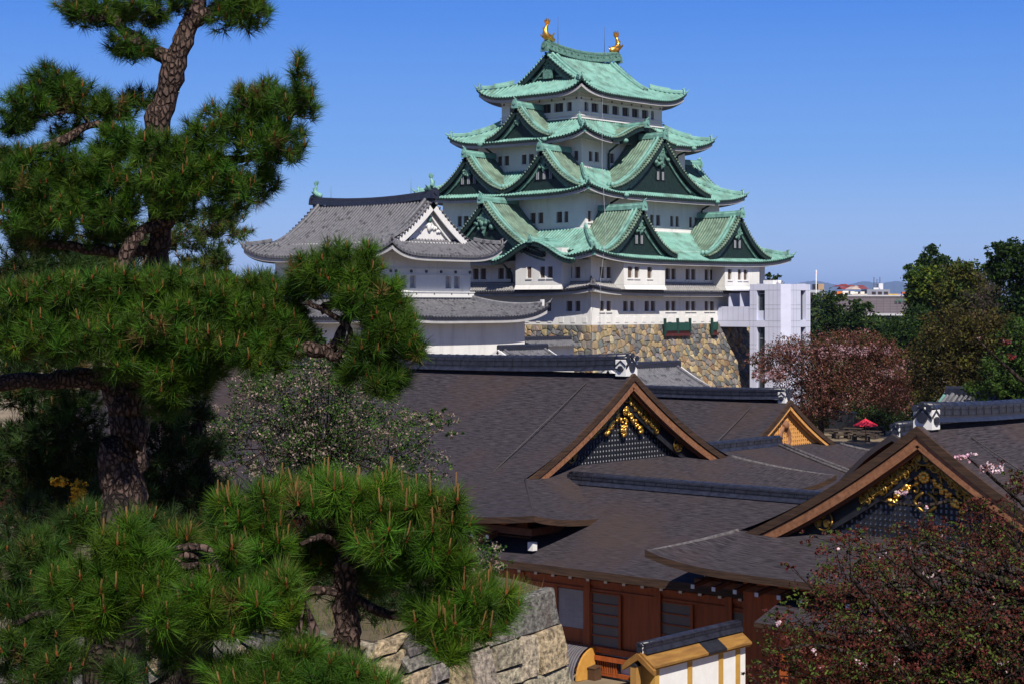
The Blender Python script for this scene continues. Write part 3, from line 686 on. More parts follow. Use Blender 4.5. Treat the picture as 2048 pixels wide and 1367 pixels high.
pipe('S', KY-hd[4][1], 990, 17.0, 19.9, 2.6, 1.2); pipe('S', KY-hd[4][1], 1118, 17.0, 19.9, 2.6, 1.0); pipe('E', KX+hd[4][0], 1215, 14.6, 19.9, 2.6, 1.3); pipe('E', KX+hd[4][0], 1352, 17.2, 19.9, 2.6, .8)
pipe('E', KX+hd[3][0], 1218, 9.2, 13.0, 2.4, 1.0); pipe('E', KX+hd[3][0], 1401, 9.2, 13.0, 2.4, 1.0); pipe('S', WS, 1026, 2.5, 5.1, 2.5, 1.6)
cab = MB(); c0 = at_E(1205, 190, KX+W5+.15); cab.tube([c0, at_E(1204, 330, -129.5), at_E(1212, 470, -126), at_E(1201, 560, -125.6), at_E(1199, 700, -124)], .022, 5)
cab.build('lightning_cable', [M['panel_line']], keep)
for px, y0, y1 in ((1116, 88, 34), (1209, 110, 54)):
    p = at_E(px, y0, KX); q = at_E(px, y1, KX); m = MB(); m.tube([p-(0, 0, .8), p+(0, 0, .5)], [.09, .06], 6); m.tube([p+(0, 0, .5), q], [.035, .02], 6); m.build('lightning_rod', [M['iron']], keep)

# golden dolphins
def shachi(parent, base, d, k, mats, name):
    """base point on the ridge, d = direction its back faces (outward)"""
    base = np.asarray(base, float); d = np.array((d[0], d[1], 0.)); sd = np.array((-d[1], d[0], 0.)); Z = np.array((0, 0, 1.)); mb = MB()
    pt = lambda a, z, s=0: base+d*a*k+Z*z*k+sd*s*k
    mb.tube([pt(-.95, .1), pt(-.75, .3), pt(-.35, .42), (pt(.15, .55)), pt(.42, .85), pt(.40, 1.25), pt(.25, 1.6), pt(.12, 1.85)], [r*k for r in (.16, .32, .42, .44, .36, .27, .2, .12)], 10)
    mb.blob(pt(-.85, .42), np.array((.2, .2, .2))*k, 0, 8, 5); mb.tube([pt(-.9, .2), pt(-1.15, .35), pt(-1.2, .5)], [.14*k, .1*k, .03*k], 6)
    for s in (-1, 1):   # side fins
        mb.prism([pt(-.25, .35, s*.3), pt(.15, .3, s*.35), pt(.2, .75, s*.85), pt(.0, .95, s*1.0), pt(-.15, .65, s*.7)], sd*.06*k*s)
    for q in ((.42, .55, .95, .75, .8), (.5, .9, .88, 1.15, 1.2)):
        mb.prism([pt(q[0], q[1]), pt(q[0]+.35, q[1]+.35), pt(q[0]+.42, q[1]+.62), pt(q[0]-.02, q[1]+.45)], sd*.07*k)
    tail = [(.12, 1.75), (.45, 1.95), (.62, 2.3), (.38, 2.2), (.3, 2.55), (.1, 2.2), (-.1, 2.6), (-.12, 2.25), (-.42, 2.45), (-.2, 2.0)]
    mb.prism([pt(a-.0, z, -.04) for a, z in tail], sd*.09*k)
    mb.prism([pt(.12, z, a*.8) for a, z in tail], d*.08*k)
    return mb.build(name, mats, parent)
shachi(keep, (KX, KY-6.9, 33.0), (0, -1), 1.15, [M['gold']], 'golden_fish_ornament')
shachi(keep, (KX, KY+6.9, 33.0), (0, 1), 1.15, [M['gold']], 'golden_fish_ornament')

# ---------------------------------------------------------------- the stone base under the keep
PAL = [(0.265, 0.203, 0.119), (0.312, 0.245, 0.143), (0.234, 0.18, 0.111), (0.203, 0.176, 0.143), (0.156, 0.149, 0.143), (0.117, 0.118, 0.123), (0.086, 0.092, 0.103), (0.257, 0.199, 0.127), (0.179, 0.164, 0.151), (0.195, 0.13, 0.08), (0.312, 0.26, 0.175), (0.125, 0.126, 0.131), (0.101, 0.107, 0.111)]
def keep_base():
    rng = random.Random(7); H = 10.8; mb = MB(); bx = MB()
    bat = lambda y: .02*y+.42*(y/H)**2*4.6*.6+.16*y
    root = thing('stone_rampart', 'tall sloping wall of tan and grey boulders beneath the white keep', 'stone wall', (KX, KY, GZ))
    for S, hn, hi in (('E', hd[1][0]+.25, hd[1][1]+.25), ('S', hd[1][1]+.25, hd[1][0]+.25)):
        u, n = side_uv(S); c = np.array((KX, KY, 0.))
        def place(a, y, h, u=u, n=n, hn=hn, hi=hi):
            k = (hi+bat(y))/hi; p = c+u*a*k+n*(hn+bat(y)+h); p[2] = -2.3-y; return p
        pts = []; s = .64
        for i in range(int(H/s)+1):
            for j in range(int(2*hi/s/1.08)+1):
                pts.append((-hi+(j+.5*(i % 2)+rng.uniform(-.46, .46))*s*1.08, (i+.45+rng.uniform(-.45, .45))*s))
        # dressed corner stones, long and short by turns
        pts = [p for p in pts if p[0] > -hi+1.6 or S == 'S']
        if S == 'S': pts = [p for p in pts if p[0] < hi-1.6]
        for i in range(12):
            l = .8 if (i+(S == 'S')) % 2 else 1.2; y = (i+.5)*.9
            pts += [(-hi+l*.5, y), (-hi+l*1.35, y)] if S == 'E' else [(hi-l*.5, y), (hi-l*1.35, y)]
        pts = [p for p in pts if 0 < p[1] < H and -hi < p[0] < hi]
        stones(mb, pts, (-hi, hi, 0, H), place, .035, .16, PAL, rng)
    for S, hn, hi in (('E', hd[1][0]+.2, hd[1][1]+.2), ('S', hd[1][1]+.2, hd[1][0]+.2), ('N', hd[1][1]+.2, hd[1][0]+.2), ('W', hd[1][0]+.2, hd[1][1]+.2)):
        u, n = side_uv(S); c = np.array((KX, KY, 0.)); ys = np.linspace(0, H, 10)
        P = np.array([[c+u*sg*(hi+bat(y))+n*(hn+bat(y))+np.array((0, 0, -2.3-y)) for y in ys] for sg in (-1, 1)]); bx.grid(P, 0, False)
    bx.box((KX-hd[1][0]-.24, KY-hd[1][1]-.24, -2.4), (KX+hd[1][0]+.24, KY+hd[1][1]+.24, -2.32))
    mb.build('masonry', [M['stone']], root, color=True); bx.build('core', [M['joint']], root)
keep_base()

# green screens standing on the stone base
def screen(x0, x1, label):
    a = at_E(x0, 650, WE+.9); b = at_E(x1, 650, WE+.9); z0 = -3.75; z1 = -1.9
    t = thing('green_screen', label, 'screen', (a[0], (a[1]+b[1])/2, z0), 'green screens on the stone base')
    m = MB(); m.box((a[0]-.06, a[1], -3.1), (a[0]+.06, b[1], z1-.2)); m.build('panel', [pmat('green_panel', (.010, .045, .034), (.014, .06, .044), 3, .5)], t)
    npst = 2 if b[1]-a[1] > 3 else 1
    for k in range(npst+1 if npst > 1 else 1):
        y = a[1]+(b[1]-a[1])*k/npst; p = MB(); p.box((a[0]-.12, y-.14, z0), (a[0]+.12, y+.14, z1+.3)); p.build('post', [pmat('green_post', (.008, .032, .027), (.01, .04, .032), 3, .5)], t)
    r = MB(); r.box((a[0]-.3, a[1], z0), (a[0]+.14, b[1], z0+.32)); r.box((a[0]-.5, a[1], z0+.32), (a[0]-.3, b[1], -3.1), 1)
    for y in np.arange(a[1]+.2, b[1], .22): r.box((a[0]-.02, y-.03, z0+.32), (a[0]+.03, y+.03, -3.1))
    r.build('red_rail', [pmat('red_rail', (.055, .014, .014), (.075, .018, .018), 3, .6), M['lacquer']], t)
screen(1330, 1380, 'wide green screen of two panels with red foot rails on the stone base')
screen(1424, 1436, 'narrow green screen with red foot on the stone base beside the lift bridge')
# ---------------------------------------------------------------- the small keep
SE_, SN_ = -130.2, 129.1
sk = thing('small_keep', 'white two-storey small keep with grey tiled roofs and plastered gable left of the great keep', 'castle tower', (-139.3, 135.0, GZ))
UX, UY, UA, UB = -139.3, 135.0, 9.1, 5.9        # upper storey
LX, LY, LA, LB = -139.3, 134.95, 13.3, 10.05    # lower storey
zE = lambda px: at_E(px, 500, UX+UA)[1]
oS = winpx('S', UY-UB, [(560, 572), (610, 622), (745, 757), (764, 776)], 1.75, 3.05)
oE = [(zE(a)-.45, zE(a)+.45, 1.75, 3.05) for a in (808, 826, 897, 914)]
uw = storey(sk, UX, UY, UA, UB, -0.4, 6.6, oE, oS, barn=0, sill=False, pane='shoji')
storey(sk, LX, LY, LA, LB, -7.0, -1.0, [], [], barn=0)
mo = MB()
for z0, z1, o in ((0.8, 1.3, .28), (1.3, 1.4, .36), (3.1, 3.2, .1), (3.75, 3.85, .14)):
    mo.box((UX-UA-o, UY-UB-o, z0), (UX+UA+o, UY-UB-.003, z1)); mo.box((UX+UA+.003, UY-UB-.003, z0), (UX+UA+o, UY+UB+o, z1))
for k in np.linspace(-.92, .98, 6): mo.disc((UX+UA, UY+k*UB, 3.5), (1, 0, 0), .16, .12, 1, 10)
for k in np.linspace(-.98, .98, 8): mo.disc((UX+k*UA, UY-UB, 3.5), (0, -1, 0), .16, .12, 1, 10)
for k in np.linspace(-.9, .9, 5): mo.box((UX+UA+.281, UY+k*UB-.06, 1.1), (UX+UA+.33, UY+k*UB+.06, 1.28), 1)
mo.build('moulding', [M['plaster'], M['iron']], sk)
T_ = 2.6
LWd, LL = UB+T_, UA+T_
PS = lambda t: 5.15+(11.0-5.15)*(.62*(1-t/LWd)+.38*(1-t/LWd)**2)
Lg = 9.3; foot = LWd-(LL-Lg)
mb = MB(); irimoya(mb, UX, UY, 'E', LL, LWd, Lg, PS, 1.35, .46, .13, 0, oh=.9, fascia=1, fh=.2, valley=2)
srf = mb.build('roof', [pmat('pale_grey_tile', (.078, .078, .092), (.128, .127, .145), 3, .6, .1, c3=(.03, .03, .035), scale3=1.5, lo3=.55, hi3=.64), M['tile'], M['tile_valley_shade']], sk)
s = MB()
for z_, w_, hh in ((4.9, .1, .3),):
    skirt(s, UX, UY, UA, UB, T_, lambda t: np.full_like(t, 4.85)+(1-t)*.6, 1.3, .42, .13, rows=3, t1=.93, fascia=0, fh=.35)
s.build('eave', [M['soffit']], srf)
for sx in (-1, 1):
    for sy in (-1, 1):
        h = MB(); t = np.linspace(foot, LWd, 10); d = np.array((sx, sy, 0.))/1.414
        p = np.stack([UX+sx*(LL-(LWd-t)), UY+sy*t, PS(t)+1.35*(t/LWd)**3+.04], 1); h.sweep(p[:-1], rect(.4, .4)); oni(h, p[-2]+d*.1, d, np.array((-d[1], d[0], 0)), .5, .5); h.tube([p[-1]-d*.4, p[-1]+(0, 0, .1), p[-1]+(0, 0, .45)+d*.3], [.16, .13, .03], 6)
        t = np.linspace(0, foot+.3, 10)
        for off, w in ((1.0, .36),): h.sweep(np.stack([np.full_like(t, UX+sx*(Lg-off)), UY+sy*t, PS(t)], 1), rect(w, .42))
        h.blob((UX+sx*(Lg-1), UY+sy*(foot+.3), PS(foot+.3)+.3), (.35, .35, .45), 0, 7, 5)
        for q in np.linspace(0, foot, 15): h.tube([(UX+sx*(Lg-.75), UY+sy*q, PS(q)+.06), (UX+sx*(Lg+.1), UY+sy*q, PS(q)+.06)], .14, 6)
        h.build('hip_ridge', [M['tile']], srf)
R = MB(); pr = [(UX+q, UY, 10.9+.45*(q/Lg)**2) for q in np.linspace(-Lg-.1, Lg+.1, 11)]
R.sweep(pr, [(-.34, -.1), (.34, -.1), (.3, .34), (.26, .36), (.26, .62), (.16, .75), (-.16, .75), (-.26, .62), (-.26, .36), (-.3, .34)])
for q in (-1, 1): oni(R, (UX+q*(Lg+.1), UY, 11.4), (q, 0, 0), (0, 1, 0), 1.0, .9, spike=False)
R.build('ridge', [M['tile_dark']], srf)
for sg in (-1, 1):
    g = MB(); X = np.linspace(0, foot+.1, 12)
    for s_ in (-1, 1):
        g.grid(np.array([[(UX+sg*8.5, UY+s_*x, 6.0), (UX+sg*8.5, UY+s_*x, max(6.0, PS(x)-.2))] for x in X]), 0, False)
        g.sweep([(UX+sg*9.2, UY+s_*x, PS(x)) for x in X], [(-.08, -.75), (.08, -.75), (.08, -.05), (-.08, -.05)], 0)
        g.sweep([(UX+sg*8.65, UY+s_*x*.8, PS(x*.85)-1.55) for x in X], [(-.12, 0), (.12, 0), (.12, .18), (-.12, .18)], 0)
    rng = random.Random(5)
    for s_ in (-1, 1):
        for k in range(10): g.blob((UX+sg*8.6, UY+s_*(.25+k*.17), 8.35-.12*k*.5+rng.uniform(-.25, .25)), (.12, .17, .2), 0, 6, 4)
    g.blob((UX+sg*8.65, UY, 8.2), (.2, .3, .5), 0, 8, 5); g.blob((UX+sg*8.7, UY, 9.05), (.18, .38, .38), 1, 10, 6)
    g.build('gable', [M['white_trim'], M['patina_mid']], sk)
shachi(sk, (UX-8.8, UY, 11.95), (-1, 0), .75, [M['patina']], 'green_fish_ornament')
shachi(sk, (UX+8.8, UY, 11.95), (1, 0), .75, [M['patina']], 'green_fish_ornament')
for px, y0, y1 in ((662, 413, 372), (822, 402, 357)):
    p = at_N(px, y0, UY); q = at_N(px, y1, UY); m = MB(); m.tube([p-(0, 0, .9), p+(0, 0, .4)], [.1, .07], 6); m.tube([p+(0, 0, .4), q], [.035, .02], 6); m.build('lightning_rod', [M['patina_mid']], sk)
# lower roof
mb = MB(); TL = 1.9; zl_ = lambda t: -1.25+(.6+1.25)*(.55*(1-t)+.45*(1-t)**2)
a_, b_ = UA-.02, UB-.02; TT = LA-UA+TL
skirt(mb, LX, LY, a_, b_, TT, zl_, 1.25, .46, .13, fascia=1, fh=.2, valley=2)
lr = mb.build('roof', [M['tile'], M['tile_dark'], M['tile_valley_shade']], sk)
s = MB(); skirt(s, LX, LY, LA-.02, LB-.02, TL, lambda t: np.full_like(t, -1.55)+(1-t)*.3, 1.15, .42, .13, rows=3, t1=.92, fascia=0, fh=.35); s.build('eave', [M['soffit']], lr)
for sx in (-1, 1):
    for sy in (-1, 1):
        h = MB(); p = hip_path(LX, LY, a_, b_, TT, zl_, 1.25, sx, sy); d = np.array((sx, sy, 0.))/1.414
        h.sweep(p[:-1]+np.array((0, 0, .03)), rect(.36, .5)); h.tube([p[-1]-d*.5, p[-1]+(0, 0, .3), p[-1]+(0, 0, .75)+d*.3], [.16, .13, .03], 6); h.box(p[-2]-np.array((.16, .16, .1)), p[-2]+np.array((.16, .16, .7)), 1)
        h.build('hip_ridge', [M['tile'], M['white_trim']], lr)
g_ = MB(); q = np.array((-143.5, LY-LB-1.9, -1.5)); g_.tube([q, q+(0, .4, -.6), q+(0, 1.6, -1.3), q+(0, 1.7, -4)], .12, 7); g_.blob(q, (.3, .3, .3), 0, 7, 4); g_.build('downpipe', [M['patina']], sk)
sb = thing('stone_plinth', 'hidden stone plinth carrying the small white keep beside the great one', 'stone wall', (UX, UY, GZ))
mb = MB(); rng = random.Random(3)
for S, hn, hi in (('E', LA+.15, LB+.15), ('S', LB+.15, LA+.15)):
    u, n = side_uv(S); c = np.array((LX, LY, 0.))
    def place(a, y, h, u=u, n=n, hn=hn, hi=hi):
        k = (hi+.25*y)/hi; p = c+u*a*k+n*(hn+.25*y+h); p[2] = -6.0-y; return p
    pts = [(-hi+(j+.5*(i % 2)+rng.uniform(-.4, .4))*.95, (i+.45+rng.uniform(-.4, .4))*.9) for i in range(10) for j in range(int(2*hi/.95)+1)]
    stones(mb, [p for p in pts if 0 < p[1] < 7.0 and -hi < p[0] < hi], (-hi, hi, 0, 7.0), place, .035, .16, PAL, rng)
    P = np.array([[c+u*sg*(hi+.25*y)+n*(hn+.25*y-.05)+np.array((0, 0, -6.0-y)) for y in (0, 7.0)] for sg in (-1, 1)]); mb.col = (.05, .045, .04); mb.grid(P, 0, False); mb.col = (1, 1, 1)
mb.build('masonry', [M['stone']], sb, color=True)
# the walled bridge between the two keeps: a low tiled wall
br = thing('bridge_wall', 'low tile-capped wall of the stone bridge joining the two keeps', 'wall', (-129.5, 150, GZ))
mb = MB(); mb.box((-130.0, 145.2, GZ), (-129.0, 157.0, -4.4), 0); mb.build('wall', [M['plaster']], br)
mb = MB()
for sg in (-1, 1):
    s, h_ = ribcols(145.2, 157.0, .36); P = np.zeros((len(s), 4, 3)); r = np.linspace(0, 1, 4); P[:, :, 0] = -129.5+sg*r*1.3; P[:, :, 1] = s[:, None]; P[:, :, 2] = -3.9-.7*r; mb.grid(displace(P, h_, .09), 0)
mb.sweep([(-129.5, 145.2, -3.95), (-129.5, 157, -3.95)], rect(.4, .45), 1)
mb.build('roof', [M['tile'], M['tile_dark']], br)

# ---------------------------------------------------------------- lift tower and its bridge
lt = thing('lift_tower', 'pale metal-clad modern lift tower with footbridge against the keep', 'lift tower', (-121, 187.5, GZ))
TX0, TX1, TY0, TY1, TZ = -123.6, -118.2, 184.7, 190.0, 2.55; zf_ = -1.95
mb = MB()
def pan(lo, hi): mb.box(lo, hi, 0)
ch = .9
# frame: corner piers, bands and the closed core
pan((TX0, TY0, GZ), (TX0+1.0, TY0+1.0, TZ)); pan((TX1-1.0, TY1-1.0, GZ), (TX1, TY1, TZ)); pan((TX0, TY1-.8, GZ), (TX0+.8, TY1, TZ))
core = [(TX0+2.2, TY0+.004), (TX1-ch, TY0+.004), (TX1-.004, TY0+ch), (TX1-.004, TY1-2.2), (TX0+2.2, TY1-2.2)]
mb.prism([(x, y, GZ) for x, y in core], (0, 0, TZ-GZ), 0)
for z0, z1 in ((TZ-.75, TZ+.06), (zf_-.75, zf_+.1)):
    mb.box((TX0+1.0, TY0+.002, z0), (TX0+2.2, TY0+.6, z1)); mb.box((TX1-.6, TY1-2.2, z0), (TX1-.002, TY1-1.0, z1))
mb.box((TX0+.5, TY0+.5, TZ-.4), (TX1-.5, TY1-.5, TZ-.05))
mb.box((TX0+1.0, TY0+.25, zf_+.1), (TX0+2.2, TY0+.4, zf_+1.25))
tw = mb.build('cladding', [M['panel_white']], lt)
ln = MB()
for z in (TZ-.75, TZ-2.55, TZ-3.05, zf_, zf_-.75, zf_-2.9, zf_-3.4, zf_-6):
    ln.box((TX0-.004, TY0-.006, z-.02), (TX0+1.0, TY0-.001, z+.02)); ln.box((TX0+2.2, TY0-.004, z-.02), (TX1-ch, TY0-.001, z+.02)); ln.box((TX1+.0005, TY0+ch, z-.02), (TX1+.004, TY1-2.2, z+.02)); ln.box((TX1+.001, TY1-1.0, z-.02), (TX1+.006, TY1, z+.02))
for x in (TX0+.5, TX0+2.8, TX0+3.4, TX0+4.0): ln.box((x-.015, TY0-.006, GZ), (x+.015, TY0-.001, TZ))
for y in (TY0+1.5, TY0+2.1, TY1-.5): ln.box((TX1+.0008, y-.015, GZ), (TX1+.006, y+.015, TZ))
ln.build('panel_joint', [M['panel_line']], tw)
gl = MB(); gl.box((TX0+1.0, TY0+.45, GZ), (TX0+2.2, TY0+.5, TZ-.75)); gl.box((TX1-.55, TY1-2.2, GZ), (TX1-.5, TY1-1.0, TZ-.75))
for x in (TX0+1.05, TX0+2.1): gl.box((x, TY0+.38, GZ), (x+.07, TY0+.449, TZ-.75), 1)
for z in (TZ-1.2, zf_-2.2, zf_-4.4, zf_-6.6): gl.box((TX0+1.12, TY0+.38, z), (TX0+2.1, TY0+.449, z+.08), 1)
gl.build('glazing', [pmat('dark_glass', (.018, .03, .036), (.03, .04, .048), 1, .15, spec=.4), M['panel_line']], lt)
bg_ = MB(); bx0, bx1 = WE+.02, TX0
bg_.box((bx0, TY0+.05, zf_-.75), (bx1, TY0+3.2, zf_), 0); bg_.box((bx0, TY0+.05, zf_), (bx1, TY0+.2, zf_+1.75), 0); bg_.box((bx0, TY0+3.05, zf_), (bx1, TY0+3.2, zf_+1.75), 0)
for x in np.linspace(bx0+.8, bx1-.2, 6): bg_.box((x-.015, TY0+.044, zf_), (x+.015, TY0+.05, zf_+1.75), 1)
bg_.box((bx0, TY0+.042, zf_-.02), (bx1, TY0+.05, zf_+.02), 1)
bg_.box((bx0+1.5, TY0+.3, zf_), (bx0+1.65, TY0+2.9, zf_+3.4), 0); bg_.box((bx0+1.6, TY0+.1, zf_+3.7), (bx1, TY0+3.2, zf_+3.85), 0); bg_.box((bx0+3.2, TY0+.3, zf_), (bx0+3.3, TY0+2.9, zf_+3.5), 0)
bg_.build('bridge', [M['panel_white'], M['panel_line']], lt)
rf = MB(); rf.box((TX0+1.2, TY0+1.2, TZ-.05), (TX0+2.6, TY0+2.4, TZ+.5)); rf.tube([(TX0+3, TY0+2, TZ), (TX0+3, TY0+2, TZ+.5)], .25, 8); rf.build('rooftop_unit', [M['white_trim']], lt)
# ---------------------------------------------------------------- the palace: bark-shingled roofs
def shingle_roof(parent, cx, cy, axis, L, Wd, Lg, P, lift, ends=(1, 1), oh=1.0, eth=.22):
    mb = MB(); irimoya(mb, cx, cy, axis, L, Wd, Lg, P, lift, None, 0, 0, oh=oh, rows=16, fascia=1, fh=eth, ends=ends, ncol=50, pw=6)
    irimoya(mb, cx, cy, axis, L-.15, Wd-.15, Lg, lambda t: P(t*(Wd/(Wd-.15))), lift, None, 0, 2, oh=oh, rows=6, dz=-eth, ends=ends, ncol=30, pw=6)
    return mb.build('roof', [M['shingle'], M['shingle_edge'], M['darkwood']], parent)
def tile_ridge(parent, path, w=.62, h=.75, name='ridge', n_end=(None, None), big=1.0):
    """stacked tile ridge with a round cap, plaster end pieces with black chevrons and a black crest disc"""
    mb = MB(); path = np.asarray(path, float); Z = np.array((0, 0, 1.))
    mb.sweep(path-Z*.10, [(-w*.7, 0), (w*.7, 0), (w*.55, .12), (-w*.55, .12)], 0)
    nl = 4
    for i in range(nl):
        z0 = .02+h*.78*i/nl; ww = w*(.5 if i % 2 else .465); mb.sweep(path+Z*z0, [(-ww, 0), (ww, 0), (ww, h*.78/nl), (-ww, h*.78/nl)], 0)
    q = [(.34*w*math.cos(a), h*.79+.3*h*math.sin(a)) for a in np.linspace(0, math.pi, 8)]
    mb.sweep(path, q, 0, True)
    d = np.linalg.norm(np.diff(path, axis=0), axis=1); Lt = d.sum(); cum = np.concatenate(([0], np.cumsum(d)))
    for s in np.arange(.25, Lt, .5):
        p = np.array([np.interp(s, cum, path[:, k]) for k in range(3)]); k = int(min(len(path)-2, max(0, np.searchsorted(cum, s)-1))); t = (path[k+1]-path[k])/d[k]; sd = np.array((-t[1], t[0], 0.))
        for sg in (-1, 1): mb.prism([p+sd*sg*w*.505+t*.012+Z*.1, p+sd*sg*w*.505-t*.012+Z*.1, p+sd*sg*w*.505-t*.012+Z*h*.78, p+sd*sg*w*.505+t*.012+Z*h*.78], sd*sg*.02, 1)
        mb.sweep([p-t*.03, p+t*.03], [(a_*1.06, (b_-h*.79)*1.1+h*.79) for a_, b_ in q], 0)
    rd = mb.build(name, [M['tile_dark'], M['lacquer']], parent)
    for e, sg in ((0, -1), (1, 1)):
        if not n_end[e]: continue
        k = big; t = (path[-1]-path[-2]) if e else (path[0]-path[1]); t /= np.linalg.norm(t); t[2] = 0; t /= np.linalg.norm(t); sd = np.array((-t[1], t[0], 0.)); p = path[-1 if e else 0].copy()
        m = MB(); wd = w*.72*k; z0 = -.42*k; z1 = h*.72
        prof = [(-wd, z0), (wd, z0), (wd, z1*.75), (wd*.72, z1*1.05), (wd*.36, z1*.8), (0, z1*1.2), (-wd*.36, z1*.8), (-wd*.72, z1*1.05), (-wd, z1*.75)]
        m.prism([p+sd*a+Z*b-t*.5*k for a, b in prof], t*.62*k, 0)
        for s_ in (-1, 1): # black chevrons on the face and on both sides
            for zz, th in ((z1*.55, .09), (z1*.34, .05)):
                m.prism([p+t*.12*k+Z*(zz+.22*k), p+t*.12*k+Z*(zz+.22*k-th), p+t*.12*k+sd*s_*wd+Z*(zz-.16*k-th), p+t*.12*k+sd*s_*wd+Z*(zz-.16*k)], t*.03, 1)
            c = p-t*.19*k+sd*s_*wd
            for r_ in (-1, 1):
                m.prism([c+Z*(z1*.55+.1*k), c+Z*(z1*.55+.02*k), c+t*r_*.3*k+Z*(z1*.55-.22*k), c+t*r_*.3*k+Z*(z1*.55-.14*k)], sd*s_*.03, 1)
            m.disc(c+Z*(z1*.1-.1), sd*s_, .15*k, .06, 1, 16)
        m.disc(p+t*.12*k+Z*(z1*.05), t, .21*k, .07, 1, 18)
        for a, b in ((-wd*.85, z1*1.05), (0, z1*1.35), (wd*.85, z1*1.05)):
            m.tube([p+sd*a*.9+Z*(b-.04)-t*.5*k, p+sd*a*.9+Z*(b-.04)+t*.16*k], .105*k, 12, 1); m.disc(p+sd*a*.9+Z*(b-.04)+t*.16*k, t, .125*k, .05, 1, 14)
        m.build('ridge_end', [M['white_trim'], M['tile_dark']], rd)
    return rd
def crest(m, c, n, u, r, mi):
    """round gilt crest: a ring and three round leaves"""
    c = np.asarray(c, float); n = np.asarray(n, float); u = np.asarray(u, float); Z = np.array((0, 0, 1.))
    m.disc(c, n, r, .05, mi+1, 20); m.tube([c+n*.06+r*.95*(math.cos(a)*u+math.sin(a)*Z) for a in np.linspace(0, 6.283, 25)], r*.09, 6, mi)
    for k in range(3):
        a = math.pi/2+k*2.094; q = c+n*.07+r*.46*(math.cos(a)*u+math.sin(a)*Z)
        d = np.array((math.cos(a)*u+math.sin(a)*Z)); e = np.cross(n, d)
        pl = [q+r*.4*(x*e+y*d) for x, y in ((0, -1), (.75, -.35), (1, .3), (.55, .85), (0, .6), (-.55, .85), (-1, .3), (-.75, -.35))]; m.prism(pl, n*.05, mi)
def scrolls(m, pts_fn, rng, n, mi, r=.09, normal=None, u=None):
    """gilt openwork: many small spiral strokes set over a panel; pts_fn(k) gives a centre"""
    Z = np.array((0, 0, 1.))
    for k in range(n):
        c = pts_fn(); s = rng.choice((-1, 1)); a0 = rng.uniform(0, 6.28); rr = r*rng.uniform(.7, 1.3)
        m.tube([c+normal*.03+rr*(.25+.75*i/9)*(math.cos(a0+s*i*.62)*u+math.sin(a0+s*i*.62)*Z) for i in range(10)], rr*.2, 4, mi, caps=False)

